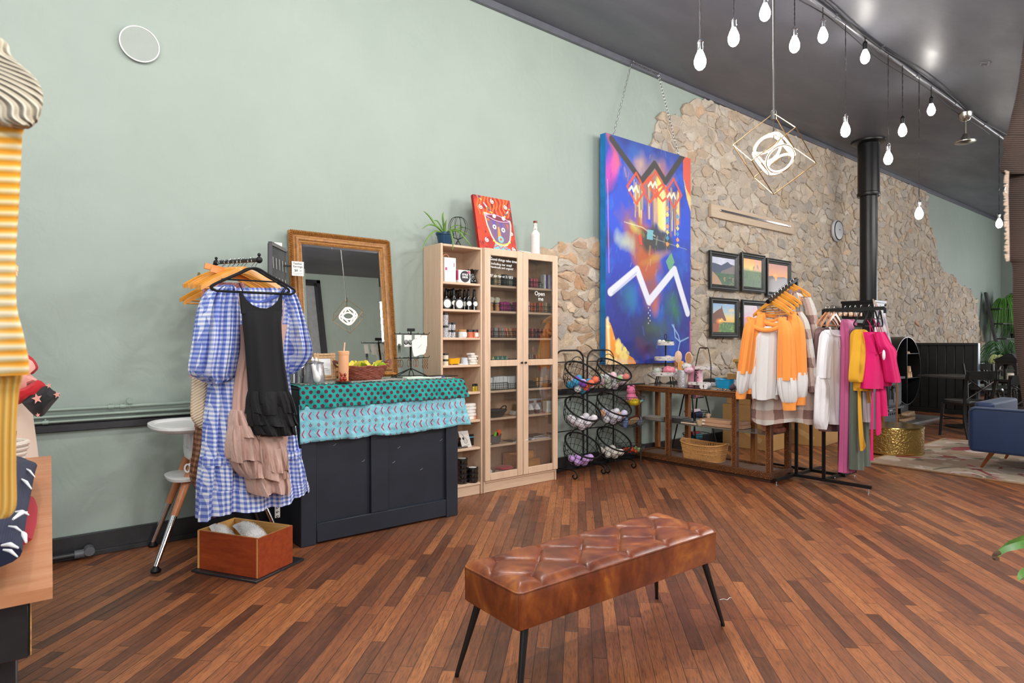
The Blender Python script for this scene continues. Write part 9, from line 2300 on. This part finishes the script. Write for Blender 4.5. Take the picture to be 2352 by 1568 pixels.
# fan stub and ceiling scar
c=on_y(2217,325,YC);t=thing('fan_stub','brushed nickel ceiling fan motor without blades hanging from the conduit','ceiling fan',c)
M_NIC=mat('brushed nickel',(176,172,164),.25,.95)
MB().lathe([(.0001,-.03),(.06,-.028),(.115,-.012),(.118,0),(.1,.012),(.05,.022),(.045,.05),(.028,.09),(.02,.1)],c,32).build('motor_housing',M_NIC,t,W=1)
MB().tube([c+V((0,0,.09)),V((c.x,c.y,4.17))],.012).build('down_rod',M_NIC,t,W=1);MB().lathe([(.03,4.09),(.05,4.10),(.075,4.15),(.08,4.195)],(c.x,c.y,0),24).build('canopy',M_NIC,t,W=1)
r_=ray(2262,145);k=(CZ-EYE)/r_.z;c=V((r_.x*k,r_.y*k,CZ-.006));m=MB()
rd=random.Random(2)
for q in range(5):a=q*1.3;m.tube(smoothpts([c+V((.06*math.cos(a+j*.5)*rd.uniform(.6,1.2),.05*math.sin(a+j*.5)*rd.uniform(.6,1.2),-.004*j))for j in range(4)],3),.005,5)
t=thing('old_bracket','small broken plaster scar with wire stubs on the ceiling','bracket',c);m.build('wire_stub',mat('plaster grey',(120,118,122),.7),t,W=1)
# ================================================================= lighting
w=bpy.data.worlds.new('World');sc.world=w;w.use_nodes=True
bg=w.node_tree.nodes['Background'];bg.inputs[0].default_value=(0.86,0.93,1.0,1);bg.inputs[1].default_value=0.75
def area(name,loc,target,sx,sy,power,color=(1,1,1)):
    l=bpy.data.lights.new(name,'AREA');l.shape='RECTANGLE';l.size=sx;l.size_y=sy;l.energy=power;l.color=color
    o=bpy.data.objects.new(name,l);COL.objects.link(o);o.location=loc
    o.rotation_euler=(V(target)-V(loc)).to_track_quat('-Z','Y').to_euler();return o
area('daylight_shop_window',(XL+.12,1.2,2.0),(3,2.2,1.6),5.0,2.8,45,(0.96,0.985,1.0))
area('daylight_far_window',(XR-.3,.4,2.0),(9.0,2.6,1.6),3.6,2.4,260,(0.97,0.98,1.0))
area('fill_near',(0.2,-0.9,4.1),(2.0,4.3,1.8),2.2,1.6,160,(1.0,0.97,0.93))  # added fill high behind the camera, no fixture there
area('fill_far',(10.0,-0.9,4.15),(10.0,3.2,1.0),4.5,2.0,330,(1.0,0.97,0.94))  # added fill for the far half of the room, out of view
area('fill_upward',(0.2,-0.5,2.0),(1.8,1.4,4.2),.7,.7,55,(1.0,0.99,0.97))  # added fill aimed up at the ceiling, in place of bounced light
for i,(x,z)in enumerate(((-1.4,3.6),(-.2,3.4),(1.0,3.7),(2.2,3.5),(3.2,3.7))): # the bulb row goes on above the frame
    l=bpy.data.lights.new('bulb_light','POINT');l.energy=46;l.shadow_soft_size=.05;l.color=(1,.96,.9)
    o=bpy.data.objects.new('bulb_light',l);COL.objects.link(o);o.location=(x,2.35,z)
area('fill_right',(6.2,-.6,3.0),(2.3,4.3,1.1),.7,.7,95,(1.0,0.985,0.96))  # added area light high on the right, throws wall shadows to the left
area('fill_back',(2.5,3.3,4.15),(4.6,-2.2,2.0),1.0,.6,140,(1.0,0.97,0.93))  # added fill that brightens the near wall for its reflection in the mirror
area('fill_front',(1.8,-1.6,1.7),(2.9,4.3,1.1),.6,.6,48,(1.0,0.99,0.97))  # added frontal fill for the glazed shelves and low areas
